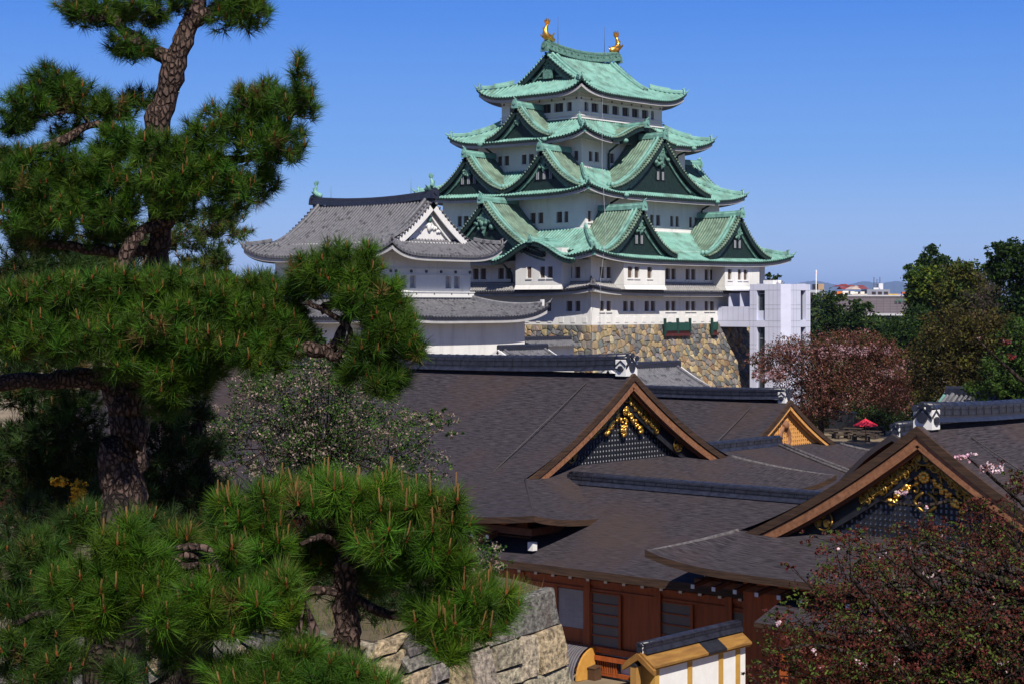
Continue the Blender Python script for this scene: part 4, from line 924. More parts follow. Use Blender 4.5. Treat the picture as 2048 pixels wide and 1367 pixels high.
def palace_gable(parent, S, a0, b0, P, hw, oh, style='black', period=.19, pend='leaf', bs=1.0):
    """gable under an irimoya verge: a0 centre along the face, b0 coordinate of the verge front, P(t) roof height"""
    u, n = side_uv(S); base = np.array((a0, b0, 0.)) if S in 'SN' else np.array((b0, a0, 0.)); Z = np.array((0, 0, 1.))
    X = np.linspace(0, hw*1.03, 18); eth = .22; rng = random.Random(int(a0*7)); black = style == 'black'
    wall = MB(); din = oh*.7; off = .95 if black else .42
    zb = P(hw)-.6
    for s in (-1, 1): wall.grid(np.array([[base-n*din+u*s*x+Z*zb, base-n*din+u*s*x+Z*max(zb, P(x)-off+.25)] for x in X]), 0, False)
    g = wall.build('gable', [M['lattice_back'] if black else M['orange']], parent)
    lt_ = MB(); bw = period*.235
    xs = np.arange(-hw, hw, period)
    top = lambda x: P(abs(x))-off+.2
    for x in xs:
        if top(x) > zb+.1: lt_.prism([base-n*(din-.02)+u*(x-bw)+Z*zb, base-n*(din-.02)+u*(x+bw)+Z*zb, base-n*(din-.02)+u*(x+bw)+Z*top(x), base-n*(din-.02)+u*(x-bw)+Z*top(x)], n*.035, 0)
    z = zb+.03
    while z < P(0)-off:
        w = max([abs(x) for x in np.linspace(0, hw, 60) if top(x) > z], default=0)
        if w > .1: lt_.prism([base-n*(din-.015)+u*(-w)+Z*(z-bw*.9), base-n*(din-.015)+u*w+Z*(z-bw*.9), base-n*(din-.015)+u*w+Z*(z+bw*.9), base-n*(din-.015)-u*w+Z*(z+bw*.9)], n*.03, 0)
        z += period*1.05
    lt_.build('lattice', [M['lacquer'] if black else M['orange']], g)
    bd = MB()
    for s in (-1, 1):
        pth = lambda d, dz, k=1.0: np.array([base-n*d+u*s*x*k+Z*(P(x)+dz) for x in X])
        rs = lambda w, h0, h1: [(-w/2, h0), (w/2, h0), (w/2, h1), (-w/2, h1)]
        bd.sweep(pth(.03, 0), rs(.1, -eth, .02), 1)                      # cut ends of the shingles
        bd.sweep(pth(.10, 0), rs(.12, -eth-(.30 if black else .17), -eth-.02), 0)            # pale barge board
        bd.sweep(pth(.22, 0), rs(.14, -eth-(.38 if black else .22), -eth-.06), 2)
        if black:
            bd.sweep(pth(.52, 0), rs(.1, -eth-.82, -eth-.2), 3); bd.sweep(pth(.38, 0), rs(.5, -eth-.2, -eth-.1), 2)
        else:
            bd.sweep(pth(.42, 0), rs(.1, -eth-.36, -eth-.1), 4); bd.sweep(pth(.3, 0), rs(.36, -eth-.12, -eth-.06), 4)
    for d, w, h0, h1, mm in ((.03, .1, -eth, .02, 1), (.10, .12, -eth-(.30 if black else .17), -eth-.02, 0), (.22, .14, -eth-(.38 if black else .22), -eth-.06, 2)):
        q = .3; p0 = base-n*(d+w/2+.006); bd.prism([p0+u*x+Z*z_ for x, z_ in ((-q, P(q)+h0), (0, P(0)+h0-.02), (q, P(q)+h0), (q, P(q)+h1), (0, P(0)+h1), (-q, P(q)+h1))], n*(w+.012)-n*.0, mm)
    bd.build('bargeboard', [M['barge'] if black else M['orange'], M['shingle_edge'], M['darkwood'] if black else M['orange'], M['lacquer'], M['orange']], g)
    f = MB()
    if black:
        fr = -n*.45; Pin = lambda x: P(abs(x))-eth
        # apex plate, end plates, crests and the gilt pendant
        def band(x0, x1, sd_=(-1, 1)):
            def fn():
                x = rng.uniform(x0, x1); s = rng.choice(sd_); return base+fr+u*s*x+Z*(Pin(x)-rng.uniform(.3, .78))
            return fn
        for s in (-1, 1):
            for k0, k1 in ((.0, .34), (.75, .95)):
                if k0 > 0: keep_f, f = f, MB(); scrolls(f, band(hw*.76, hw*.93, (s,)), rng, 44, 0, .14, n, u)
                else: scrolls(f, band(.05, hw*.33, (s,)), rng, 95, 0, .15, n, u)
                xx = np.linspace(k0*hw, k1*hw, 8)
                for dz in (-.26, -.8): f.tube([base+fr+u*s*x+Z*(Pin(x)+dz) for x in xx], .028, 5, 0)
                if k0 > 0: f.build('gilt_plate', [M['gold_old']], g); f = keep_f
            k_ = MB(); crest(k_, base+fr+u*s*hw*.54+Z*(Pin(hw*.54)-.54), n, u, .33, 0); k_.build('gilt_crest', [M['gold_old'], M['lacquer']], g)
        k_ = MB(); crest(k_, base+fr+n*.02+Z*(Pin(0)-.62), n, u, .32, 0); k_.build('gilt_crest', [M['gold_old'], M['lacquer']], g)
        f.build('gilt_plate', [M['gold_old']], g); f = MB()
        kk = .72; c = base-n*.55+Z*(P(0)-1.85)
        for _ in range(80):   # gilt leaves of the pendant
            s = rng.choice((-1, 1)); q = rng.uniform(0, 1); f.blob(c+u*s*(.22+q*1.0)+Z*(.3-q*.85+rng.uniform(-.12, .12)), np.array((.085, .085, .07))*rng.uniform(.5, 1.3), 2, 6, 4)
        for k in range(10): a = k*.628; f.blob(c+n*.1+u*math.cos(a)*.13+Z*(.36+math.sin(a)*.13), (.075, .075, .075), 2, 6, 4)
        f.blob(c+n*.13+Z*.36, (.09, .09, .09), 2, 8, 5)
        if pend == 'scroll':
            for s in (-1, 1):
                f.tube([c+u*s*(.06+.3*math.sin(t))+Z*(-.1-.3*t/1.6) for t in np.linspace(0, 3.1, 10)], [.05]*9+[.03], 6, 0)
                f.tube([c+u*s*(.34+.17*math.cos(t)*(1-t/8))+Z*(-.05+.17*math.sin(t)*(1-t/8)) for t in np.linspace(0, 6, 16)], .035, 5, 0)
        else:
            for _ in range(46):
                q = rng.uniform(0, 1); f.blob(c+u*rng.uniform(-.34, .34)*(1-q*.8)+Z*(.05-q*.75), np.array((.075, .075, .06))*rng.uniform(.6, 1.3), 2, 6, 4)
        f.build('gilt_pendant', [M['gold_old'], M['lacquer'], M['gold'], M['lacquer']], g)
    else:
        c = base-n*.42+Z*(P(0)-1.6); k = .6
        for s in (-1, 1):
            f.tube([c+u*s*(.1+.34*math.sin(t))*1.0+Z*(.25-.42*t) for t in np.linspace(0, 3.1, 10)], [.15]*9+[.06], 6, 0)
            f.tube([c+u*s*(.3+.2*math.cos(t)*(1-t/8))+Z*(-.2+.2*math.sin(t)*(1-t/8)) for t in np.linspace(0, 6, 14)], .06, 5, 0)
        f.blob(c+Z*.3+n*.05, (.25, .25, .25), 0, 8, 5)
        f.build('pendant', [M['barge']], g)
    return g
def hip_strip(parent, pts, w=.3, mat='hip_bark'):
    m = MB(); pts = np.asarray(pts, float); m.sweep(pts, [(-w/2, -.05), (w/2, -.05), (w*.3, .09), (-w*.3, .09)], 0, True); return m.build('hip_wrap', [M[mat]], parent)
def eave_rafters(mb, p0, u, n, L, z0, z1, run, step=.62, sz=.13):
    """rafters from the wall out to the eave, white-painted ends; p0 at the wall foot of the first rafter"""
    Z = np.array((0, 0, 1.))
    for a in np.arange(step*.5, L, step):
        c = p0+u*a
        A = [c+u*x+Z*(z1+y) for x, y in ((-sz/2, 0), (sz/2, 0), (sz/2, sz), (-sz/2, sz))]; mb.prism(A, n*run+Z*(z0-z1), 0)
        e = c+n*run+Z*(z0); mb.prism([e+u*x+Z*y for x, y in ((-sz/2-.003, -.003), (sz/2+.003, -.003), (sz/2+.003, sz+.003), (-sz/2-.003, sz+.003))], n*.02, 1)

def prof(W, z0, z1, k=.45):
    return lambda t: z1+(z0-z1)*((1-k)*(1-np.asarray(t)/W)+k*(1-np.asarray(t)/W)**2)

# --- hall with the large east gable
A = thing('palace_hall', 'large palace hall with bark roof and gilded black gable before the small keep', 'palace hall', (-58, 57, GZ))
AW, AL, ACX, ACY = 10.0, 20.3, -60.6, 56.9
ALg = 17.0
PA = prof(AW, -2.75, -7.75, .46)
ar = shingle_roof(A, ACX, ACY, 'E', AL, AW, ALg, PA, .45, oh=1.1)
palace_gable(A, 'E', ACY, ACX+ALg, PA, 6.5, 1.1)
tile_ridge(ar, [(x, ACY, -2.72+.25*((x-ACX)/ALg)**4) for x in np.linspace(ACX-ALg+1, ACX+ALg-.25, 14)], .62, .52, n_end=(1, 1), big=.85)
for sy in (1, -1):
    t = np.linspace(6.75, AW-.05, 8); hip_strip(ar, np.stack([ACX+AL-(AW-t), ACY+sy*t, PA(t)+.32*(t/AW)**3+.02], 1), .17 if sy > 0 else .1, 'hip_bark' if sy > 0 else 'shingle')
wr = MB(); p = at_N(1228, 735, ACY-.4); wr.tube([(ACX+ALg-2.0, ACY-.6, PA(.6)+.05), (ACX+ALg-2.0, ACY-6.3, PA(6.3)+.05)], .02, 5); wr.build('roof_cable', [M['cable']], A)
wm = MB(); wm.box((ACX-AL+2.4, ACY-AW+2.4, GZ), (ACX+AL-2.4, ACY+AW-2.4, -7.0)); wm.build('wall', [M['redwood']], A)
rf_ = MB()
eave_rafters(rf_, np.array((ACX+AL-2.4, ACY-AW+2.4, 0.)), np.array((0, 1., 0)), np.array((1., 0, 0)), 2*AW-4.8, -8.35, -7.9, 2.0, .75)
eave_rafters(rf_, np.array((ACX-AL+2.4, ACY-AW+2.4, 0.)), np.array((1., 0, 0)), np.array((0, -1., 0)), 2*AL-4.8, -8.35, -7.9, 2.0, .75)
e = np.array((ACX+AL-.75, ACY-AW+.75, -8.45)); rf_.prism([e+np.array(q) for q in ((-.12, -.12, -.2), (.12, -.12, -.2), (.12, .12, -.2), (-.12, .12, -.2))], (0, 0, .3), 1)
for z, o in ((-8.05, .9), (-8.5, 1.7)):
    rf_.box((ACX-AL+o, ACY-AW+o, z-.13), (ACX+AL-o, ACY-AW+o+.16, z+.13), 0); rf_.box((ACX+AL-o-.16, ACY-AW+o+.17, z-.13), (ACX+AL-o, ACY+AW-o, z+.13), 0)
rf_.build('rafter', [M['darkwood'], M['white_trim']], A)['kind'] = 'stuff'

# --- hall with the orange unpainted gable behind
D = thing('palace_hall', 'rear palace hall with bark roof and unpainted orange wooden gable', 'palace hall', (-62, 78, GZ))
DW, DL, DCX, DCY, DLg = 6.9, 14.5, -61.9, 78.2, 12.1
PD = prof(DW, -4.87, -8.3, .42)
dr = shingle_roof(D, DCX, DCY, 'E', DL, DW, DLg, PD, .25, oh=.62)
palace_gable(D, 'E', DCY, DCX+DLg, PD, 4.5, .62, 'orange', .2)
tile_ridge(dr, [(x, DCY, -4.86+.15*((x-DCX)/DLg)**4) for x in np.linspace(DCX-DLg+1, DCX+DLg-.25, 12)], .56, .46, n_end=(1, 1), big=.72)
t = np.linspace(4.6, DW-.05, 8); hip_strip(dr, np.stack([DCX+DL-(DW-t), DCY+t, PD(t)+.25*(t/DW)**3+.02], 1), .14)
wm = MB(); wm.box((DCX-DL+2, DCY-DW+2, GZ), (DCX+DL-2, DCY+DW-2, -7.9)); wm.build('wall', [M['redwood']], D)
wr = MB(); wr.tube([(DCX+DLg-2.0, DCY-.6, PD(.6)+.05), (DCX+DLg-2.0, DCY-5.5, PD(5.5)+.05)], .02, 5); wr.build('roof_cable', [M['cable']], D)

def gable_roof_simple(parent, axis, cx, cy, x0, x1, Wd, P, eth=.35, Wd2=None, fasc=True):
    """plain two-sided bark roof with ridge along axis between x0 and x1"""
    mb = MB(); em = 1 if fasc else 0
    for sg, wd in ((-1, Wd), (1, Wd2 or Wd)):
        s = np.linspace(x0, x1, 30); t = np.linspace(0, wd, 12); X = np.repeat(s[:, None], 12, 1); T = np.repeat(t[None, :], 30, 0); Zz = P(T)
        q = np.stack([X, cy+sg*T, Zz], 2) if axis == 'E' else np.stack([cx+sg*T, X, Zz], 2); mb.grid(q, 0, True, np.stack([X, T], 2))
        e1 = q[:, -1].copy(); e1[:, 2] -= eth; mb.grid(np.stack([q[:, -1], e1], 1), em, False)
        q2 = q.copy(); q2[:, :, 2] -= eth; mb.grid(q2, 2, False)
        for k in (0, -1): mb.grid(np.stack([q[k], q2[k]], 1), em, False)
    return mb.build('roof', [M['shingle'], M['shingle_edge'], M['darkwood']], parent)

# --- low link running east from the large hall to the front hall
B = thing('palace_corridor', 'low palace wing with red wooden wall, paper screens and dark tiled ridge', 'palace wing', (-36, 51, GZ))
BCY = 52.9; PB = prof(6.0, -6.72, -9.02, .12)
br_ = gable_roof_simple(B, 'E', 0, BCY, -43.7, -22, 5.9, PB, .28)
tile_ridge(br_, [(x, BCY, -6.72) for x in np.linspace(-43.6, -30.5, 8)], .5, .32)
hip_strip(br_, [(-43.62, BCY-t, PB(t)+.02) for t in np.linspace(3.9, 5.8, 5)], .2, 'barge')
WY = 48.75; u = np.array((1., 0, 0)); n = np.array((0, -1., 0)); ZZ = np.array((0, 0, 1.))
bx0, bx1 = -43.3, -20.0
wl = MB(); wl.box((bx0, WY, -12.15), (bx1, WY+6, -9.5), 0); wl.box((bx0, WY+.02, -9.75), (bx1, WY+.3, -9.05), 2)
wl.box((bx0, WY+.05, GZ), (bx1, WY+5.9, -12.15), 1)
wl.build('wall', [M['redwood'], M['white_trim'], M['shoji']], B)
be = MB()
for z, h, d in ((-9.78, .16, .07), (-10.02, .1, .05), (-12.1, .2, .16), (-12.36, .16, .22), (-12.9, .14, .1)): be.box((bx0, WY-d, z), (bx1, WY+.01, z+h))
be.build('beam', [M['redwood']], B)
posts = [at_N(px, 1250, WY)[0] for px in (1046, 1178, 1319, 1461, 1602, 1745)]
for x in posts:
    q = MB(); q.box((x-.13, WY-.13, -12.95), (x+.13, WY+.02, -9.1)); q.build('post', [M['redwood']], B)
def screen_px(x0, x1, kind):
    a, b = at_N(x0, 1250, WY)[0], at_N(x1, 1250, WY)[0]; z0, z1 = -11.9, -10.05
    q = MB(); q.box((a, WY-.03, z0), (b, WY-.005, z1), 0)
    if kind == 'shoji':
        q.box((a, WY-.05, z0), (b, WY-.028, z0+.5), 1)
        for z in np.linspace(z0+.5, z1, 8)[1:-1]: q.box((a, WY-.042, z-.008), (b, WY-.03, z+.008), 2)
        for x in np.linspace(a, b, 22)[1:-1]: q.box((x-.004, WY-.038, z0+.5), (x+.004, WY-.031, z1), 2)
    else:
        for z in np.linspace(z0, z1, 6): q.box((a, WY-.075, z-.025), (b, WY-.03, z+.025), 1)
    for x in (a, b): q.box((x-.05, WY-.09, z0-.05), (x+.05, WY-.02, z1+.05), 1)
    q.build('sliding_door', [M['shoji'] if kind == 'shoji' else M['glassdark'], M['redwood'], M['lattice_back']], B)
screen_px(1116, 1172, 'shoji'); screen_px(1184, 1242, 'x'); screen_px(1322, 1386, 'x'); screen_px(1466, 1530, 'x'); screen_px(1608, 1670, 'x')
gr = MB(); a, b = at_N(1184, 1320, WY)[0], at_N(1240, 1320, WY)[0]
gr.box((a, WY-.06, -12.95), (b, WY+.04, -12.2), 1)
for x in np.arange(a+.05, b, .1): gr.box((x-.025, WY-.11, -12.8), (x+.025, WY-.06, -12.3), 0)
gr.build('floor_grille', [M['redwood'], M['lacquer']], B)
rb = MB(); eave_rafters(rb, np.array((-43.4, WY, 0.)), u, n, 23, -9.42, -9.3, 1.35, .78, .12); rb.build('rafter', [M['darkwood'], M['white_trim']], B)['kind'] = 'stuff'

# --- front hall, ridge running north, gable to the south
Cc = thing('palace_hall', 'front palace hall with gilded black gable behind the near red cherry', 'palace hall', (-26, 60, GZ))
CW, CCX, CLg = 8.3, -25.4, 13.0
CCY = 46.6+CLg; CL = CLg+2.1
PC = prof(CW, -3.52, -8.05, .38)
cr_ = shingle_roof(Cc, CCX, CCY, 'N', CL, CW, CLg, PC, .42, oh=1.0)
palace_gable(Cc, 'S', CCX, CCY-CLg, PC, 6.25, 1.0, 'black', .165, pend='scroll')
tile_ridge(cr_, [(CCX, y, -3.47+.2*((y-CCY)/CLg)**4) for y in np.linspace(CCY-CLg+.45, CCY+CLg-1, 14)], .54, .44, n_end=(1, 1), big=.78)
t = np.linspace(6.2, CW-.05, 8); hip_strip(cr_, np.stack([CCX-t, CCY-(CL-(CW-t)), PC(t)+.3*(t/CW)**3+.02], 1), .15)
wr = MB(); wr.tube([(CCX+.6, CCY-CLg+2.2, PC(.6)+.05), (CCX+6.5, CCY-CLg+2.2, PC(6.5)+.05)], .02, 5); wr.build('roof_cable', [M['cable']], Cc)
wm = MB(); wm.box((CCX-CW+2.2, CCY-CL+2.2, GZ), (CCX+CW-2.2, CCY+CL-2.2, -8.0), 0); wm.build('wall', [M['redwood']], Cc)
rc = MB(); eave_rafters(rc, np.array((CCX-CW+1.2, CCY-CL+2.2, 0.)), u, n, 2*CW-2.4, -8.72, -8.45, 1.85, .78, .12)
eave_rafters(rc, np.array((CCX-CW+2.2, CCY-CL+2.2, 0.)), np.array((0, 1., 0)), np.array((-1., 0, 0)), 6, -8.72, -8.45, 1.7, .78, .12)
rc.box((CCX-CW+1.1, CCY-CL+1.1, -8.75), (CCX+CW-1.1, CCY-CL+1.25, -8.55)); rc.box((CCX-CW+1.1, CCY-CL+1.26, -8.75), (CCX-CW+1.25, CCY, -8.55))
rc.build('rafter', [M['darkwood'], M['white_trim']], Cc)['kind'] = 'stuff'

# --- link running north between the large hall and the farther hall
Ee = thing('palace_corridor', 'low link roof between the gilded hall and the orange-gabled hall', 'palace wing', (-48, 69, GZ))
er = gable_roof_simple(Ee, 'N', -48.0, 0, 62, 74.4, 9.0, prof(9.0, -6.75, -9.0, .3), .3)
tile_ridge(er, [(-48.0, y, -6.75) for y in np.linspace(63, 74.2, 6)], .5, .36, n_end=(None, 1), big=.5)
hip_strip(er, [(-48.0+t, 74.25, prof(9.0, -6.75, -9.0, .3)(t)+.03) for t in np.linspace(.3, 8.8, 8)], .13)
hip_strip(er, [(-48.0+t, 73.75, prof(9.0, -6.75, -9.0, .3)(t)+.03) for t in np.linspace(.3, 8.8, 8)], .1)
wm = MB(); wm.box((-54, 63, GZ), (-41.5, 73.9, -9.0)); wm.build('wall', [M['redwood']], Ee)

# --- small gabled roof behind the front hall
Ff = thing('palace_porch', 'small curved bark roof with white ridge end just behind the front gable', 'porch roof', (-34, 66, GZ))
fr_ = gable_roof_simple(Ff, 'N', -34.3, 0, 61.0, 74, 2.6, lambda t: -4.95-.12*np.asarray(t)**2-.55*np.asarray(t), .25, fasc=False)
tile_ridge(fr_, [(-34.3, y, -4.93) for y in np.linspace(61.3, 74, 6)], .46, .4, n_end=(1, None), big=.55)
wm = MB(); wm.box((-36.3, 62, GZ), (-32.3, 74, -6.9)); wm.build('wall', [M['redwood']], Ff)

# --- tiled roofs of the gate buildings at the foot of the keep
def tile_house(name, label, cat, x0, x1, cy, zr, ze, Wd, axis='E', verge='white_trim', mat='tile'):
    t_ = thing(name, label, cat, ((x0+x1)/2, cy, GZ) if axis == 'E' else (cy, (x0+x1)/2, GZ)); P = prof(Wd, zr, ze, .2); mb = MB()
    f = (lambda s, t: (s, cy+t)) if axis == 'E' else (lambda s, t: (cy+t, s))
    for sg in (-1, 1):
        s, h = ribcols(x0, x1, .34); t = np.linspace(0, Wd, 6); Q = np.zeros((len(s), 6, 3))
        for i, a in enumerate(s):
            for j, b in enumerate(t): Q[i, j] = (*f(a, sg*b), P(b))
        mb.grid(displace(Q, h, .10), 0, True, valley=2); e = Q[:, -1].copy(); e[:, 2] -= .22; mb.grid(np.stack([Q[:, -1], e], 1), 1, False)
        q2 = Q[[0, -1]].copy(); q2[:, :, 2] -= .25; mb.grid(q2, 1, False)
    rf = mb.build('roof', [M[mat], M['white_trim'], M['tile_valley_shade']], t_)
    r = MB(); r.sweep([(*f(a, 0), zr-.05) for a in np.linspace(x0, x1, 5)], rect(.45, .55)); r.build('ridge', [M['tile_dark']], rf)
    for e in (x0, x1):
        for sg in (-1, 1):
            v = MB(); v.sweep([(*f(e, sg*b), P(b)) for b in np.linspace(0, Wd+.1, 6)], [(-.14, -.35), (.14, -.35), (.14, .05), (-.14, .05)], 0)
            v.sweep([(*f(e-np.sign(e-x0-.01)*.6, sg*b), P(b)) for b in np.linspace(0.2, Wd, 6)], rect(.26, .26), 1)
            v.build('verge', [M[verge], M['tile']], rf)
    w = MB(); a, b = f(x0+.8, -Wd+1.0), f(x1-.8, Wd-1.0); w.box((min(a[0], b[0]), min(a[1], b[1]), GZ), (max(a[0], b[0]), max(a[1], b[1]), P(Wd-1.0)-.1)); w.build('wall', [M['plaster']], t_); return t_
pg = at(1358, 722, 150); tile_house('gate_building', 'small grey-tiled gate roof with white verges against the stone base', 'gate', pg[1]-9.5, pg[1], pg[0], pg[2]-.4, pg[2]-2.2, 3.5, 'N')
pg = at(1106, 692, 172); tile_house('gate_roof', 'low grey tile roof peeping over the big ridge beside the small keep', 'gate', pg[1]-7, pg[1], pg[0]-.8, pg[2]-.25, pg[2]-1.3, 2.2, 'N')
pg = at(1893, 786, 118); tile_house('rest_house', 'grey-tiled rest house with green copper verge behind the front ridge', 'rest house', pg[0], pg[0]+14, pg[1], pg[2], pg[2]-2.4, 4.6, 'E', 'patina')
# ---------------------------------------------------------------- vegetation
def unit(v): return v/np.maximum(np.linalg.norm(v, axis=-1, keepdims=True), 1e-9)
def pad3(p):
    """(px, py, rx, ry, depth, half-depth in metres) -> centre, three half-axes"""
    px, py, rx, ry, d, dd = p; c = at(px, py, d); return c, np.array((RX, RY, 0.))*rx*d/F, np.array((FX, FY, 0.))*dd, np.array((0, 0, 1.))*ry*d/F
def sample_pads(pads, n, rng, surf=.55):
    w = np.array([p[2]*p[3]*(p[4]**2)*(.5+p[5]*.2) for p in pads]); ix = rng.choice(len(pads), n, p=w/w.sum())
    v = unit(rng.normal(size=(n, 3)))*(rng.random(n)**(1-surf))[:, None]
    C = np.array([pad3(p) for p in pads])[ix]; return C[:, 0]+(C[:, 1:]*v[:, :, None]).sum(1), v, ix
def needles(pos, axis, n, L, w, base, rng, spread=(8, 88)):
    """bursts of needles: one thin triangle per needle"""
    T = len(pos); a = np.repeat(axis, n, 0); N_ = T*n
    th = np.radians(rng.uniform(*spread, N_)); pr = unit(np.cross(a, rng.normal(size=(N_, 3)))); d = a*np.cos(th)[:, None]+pr*np.sin(th)[:, None]
    d[:, 2] -= .08; d = unit(d); ln = L*rng.uniform(.75, 1.15, N_)
    p0 = np.repeat(pos, n, 0)-a*(rng.random(N_)**1.5*L*.6)[:, None]; sd = unit(np.cross(d, rng.normal(size=(N_, 3))))*w*.5
    V = np.stack([p0-sd, p0+sd, p0+d*ln[:, None]], 1).reshape(-1, 3); c = np.repeat(np.repeat(base, n, 0)*rng.uniform(.7, 1.25, (N_, 1)), 3, 0)
    return V, np.arange(N_*3).reshape(-1, 3), c
def sticks(p, q, r, col):
    """square sticks p -> q"""
    d = unit(q-p); a = unit(np.cross(d, np.array((.3, .5, .1)))); b = np.cross(d, a); n = len(p); V = []
    for e, k in ((p, 1), (q, .75)): V += [e+a*r*k, e+b*r*k, e-a*r*k, e-b*r*k]
    V = np.stack(V, 1).reshape(-1, 3); i = np.arange(n)[:, None]*8
    f = np.concatenate([i+np.array(q_) for q_ in ((0, 1, 5, 4), (1, 2, 6, 5), (2, 3, 7, 6), (3, 0, 4, 7), (4, 5, 6, 7))]); return V, f, np.repeat(col, 8, 0)
def pine_crown(parent, pads, count, L, w, nn, seed, tone=(.025, .068, .006), candles=.5, cl=.07, dark=None, name='crown'):
    rng = np.random.default_rng(seed); pos, v, ix = sample_pads(pads, count, rng)
    up = np.array((0, 0, 1.)); out = v[:, :1]*np.array((RX, RY, 0.))+v[:, 1:2]*np.array((FX, FY, 0.))+v[:, 2:]*up
    ax = unit(out*.75+up*.75+rng.normal(size=(count, 3))*.35)
    col = np.array(tone)*rng.uniform(.5, 1.5, (count, 1))*np.stack([rng.uniform(.8, 1.35, count), np.ones(count), rng.uniform(.6, 1.2, count)], 1)
    old = rng.random(count) < .015; col[old] = (.11, .075, .025)
    V1, F1, C1 = needles(pos, ax, nn, L, w, col, rng)
    tw0 = pos-ax*L*.9; ctr = np.array([pad3(p)[0] for p in pads])[ix]; tw1 = tw0+(ctr-tw0)*.35
    V2, F2, C2 = sticks(tw1, pos, L*.045, np.tile((.05, .036, .028), (count, 1)))
    sel = rng.random(count) < candles; cp = pos[sel]; k = len(cp); ca = unit(ax[sel]*.25+up+rng.normal(size=(k, 3))*.08)
    V3, F3, C3 = sticks(cp-ca*.01, cp+ca*(cl*rng.uniform(.35, 1.25, (k, 1))), .0050*max(1, L/.13), np.array((.21, .115, .045))*rng.uniform(.7, 1.2, (k, 1)))
    V4, F4, C4 = sticks(cp-ca*.012, cp+ca*.022, .010*max(1, L/.13), np.array((.20, .055, .022))*rng.uniform(.7, 1.2, (k, 1)))
    V = np.concatenate([V1, V2, V3, V4]); C = np.concatenate([C1, C2, C3, C4]); b = len(V1); c_ = b+len(V2); e = c_+len(V3)
    return np_mesh(name, V, [F1, np.concatenate([F2+b, F3+c_, F4+e])], [M['needle']], None, parent, False, C)
def limb(mb, pts, seed=0, n=9, m=0):
    """pts: (px, py, depth, radius in px); smoothed and slightly crooked"""
    rng = np.random.default_rng(seed); P = np.array([at(p[0], p[1], p[2]) for p in pts]); r = np.array([p[3]*p[2]/F for p in pts]); k = len(pts); t = np.linspace(0, k-1, (k-1)*5+1)
    Q = np.empty((len(t), 3)); i = np.minimum(t.astype(int), k-2); f = t-i
    p0 = P[np.maximum(i-1, 0)]; p1 = P[i]; p2 = P[i+1]; p3 = P[np.minimum(i+2, k-1)]; f = f[:, None]
    Q = .5*((2*p1)+(-p0+p2)*f+(2*p0-5*p1+4*p2-p3)*f**2+(-p0+3*p1-3*p2+p3)*f**3)
    R = np.interp(t, range(k), r)*rng.uniform(.9, 1.12, len(t)); Q[1:-1] += rng.normal(size=(len(t)-2, 3))*R[1:-1, None]*.12
    mb.tube(Q, list(R), n, m)
def pine(name, label, base_px, limbs, pads, count, L, w, nn, seed, group=None, barkm='bark', **kw):
    t = thing(name, label, 'pine tree', (*at(*base_px)[:2], GZ), group); mb = MB()
    for i, l in enumerate(limbs): limb(mb, l, seed+i)
    mb.build('trunk', [M[barkm]], t); pine_crown(t, pads, count, L, w, nn, seed, **kw); return t
gb = lambda d: YH-GZ*F/d      # image row of the ground at depth d

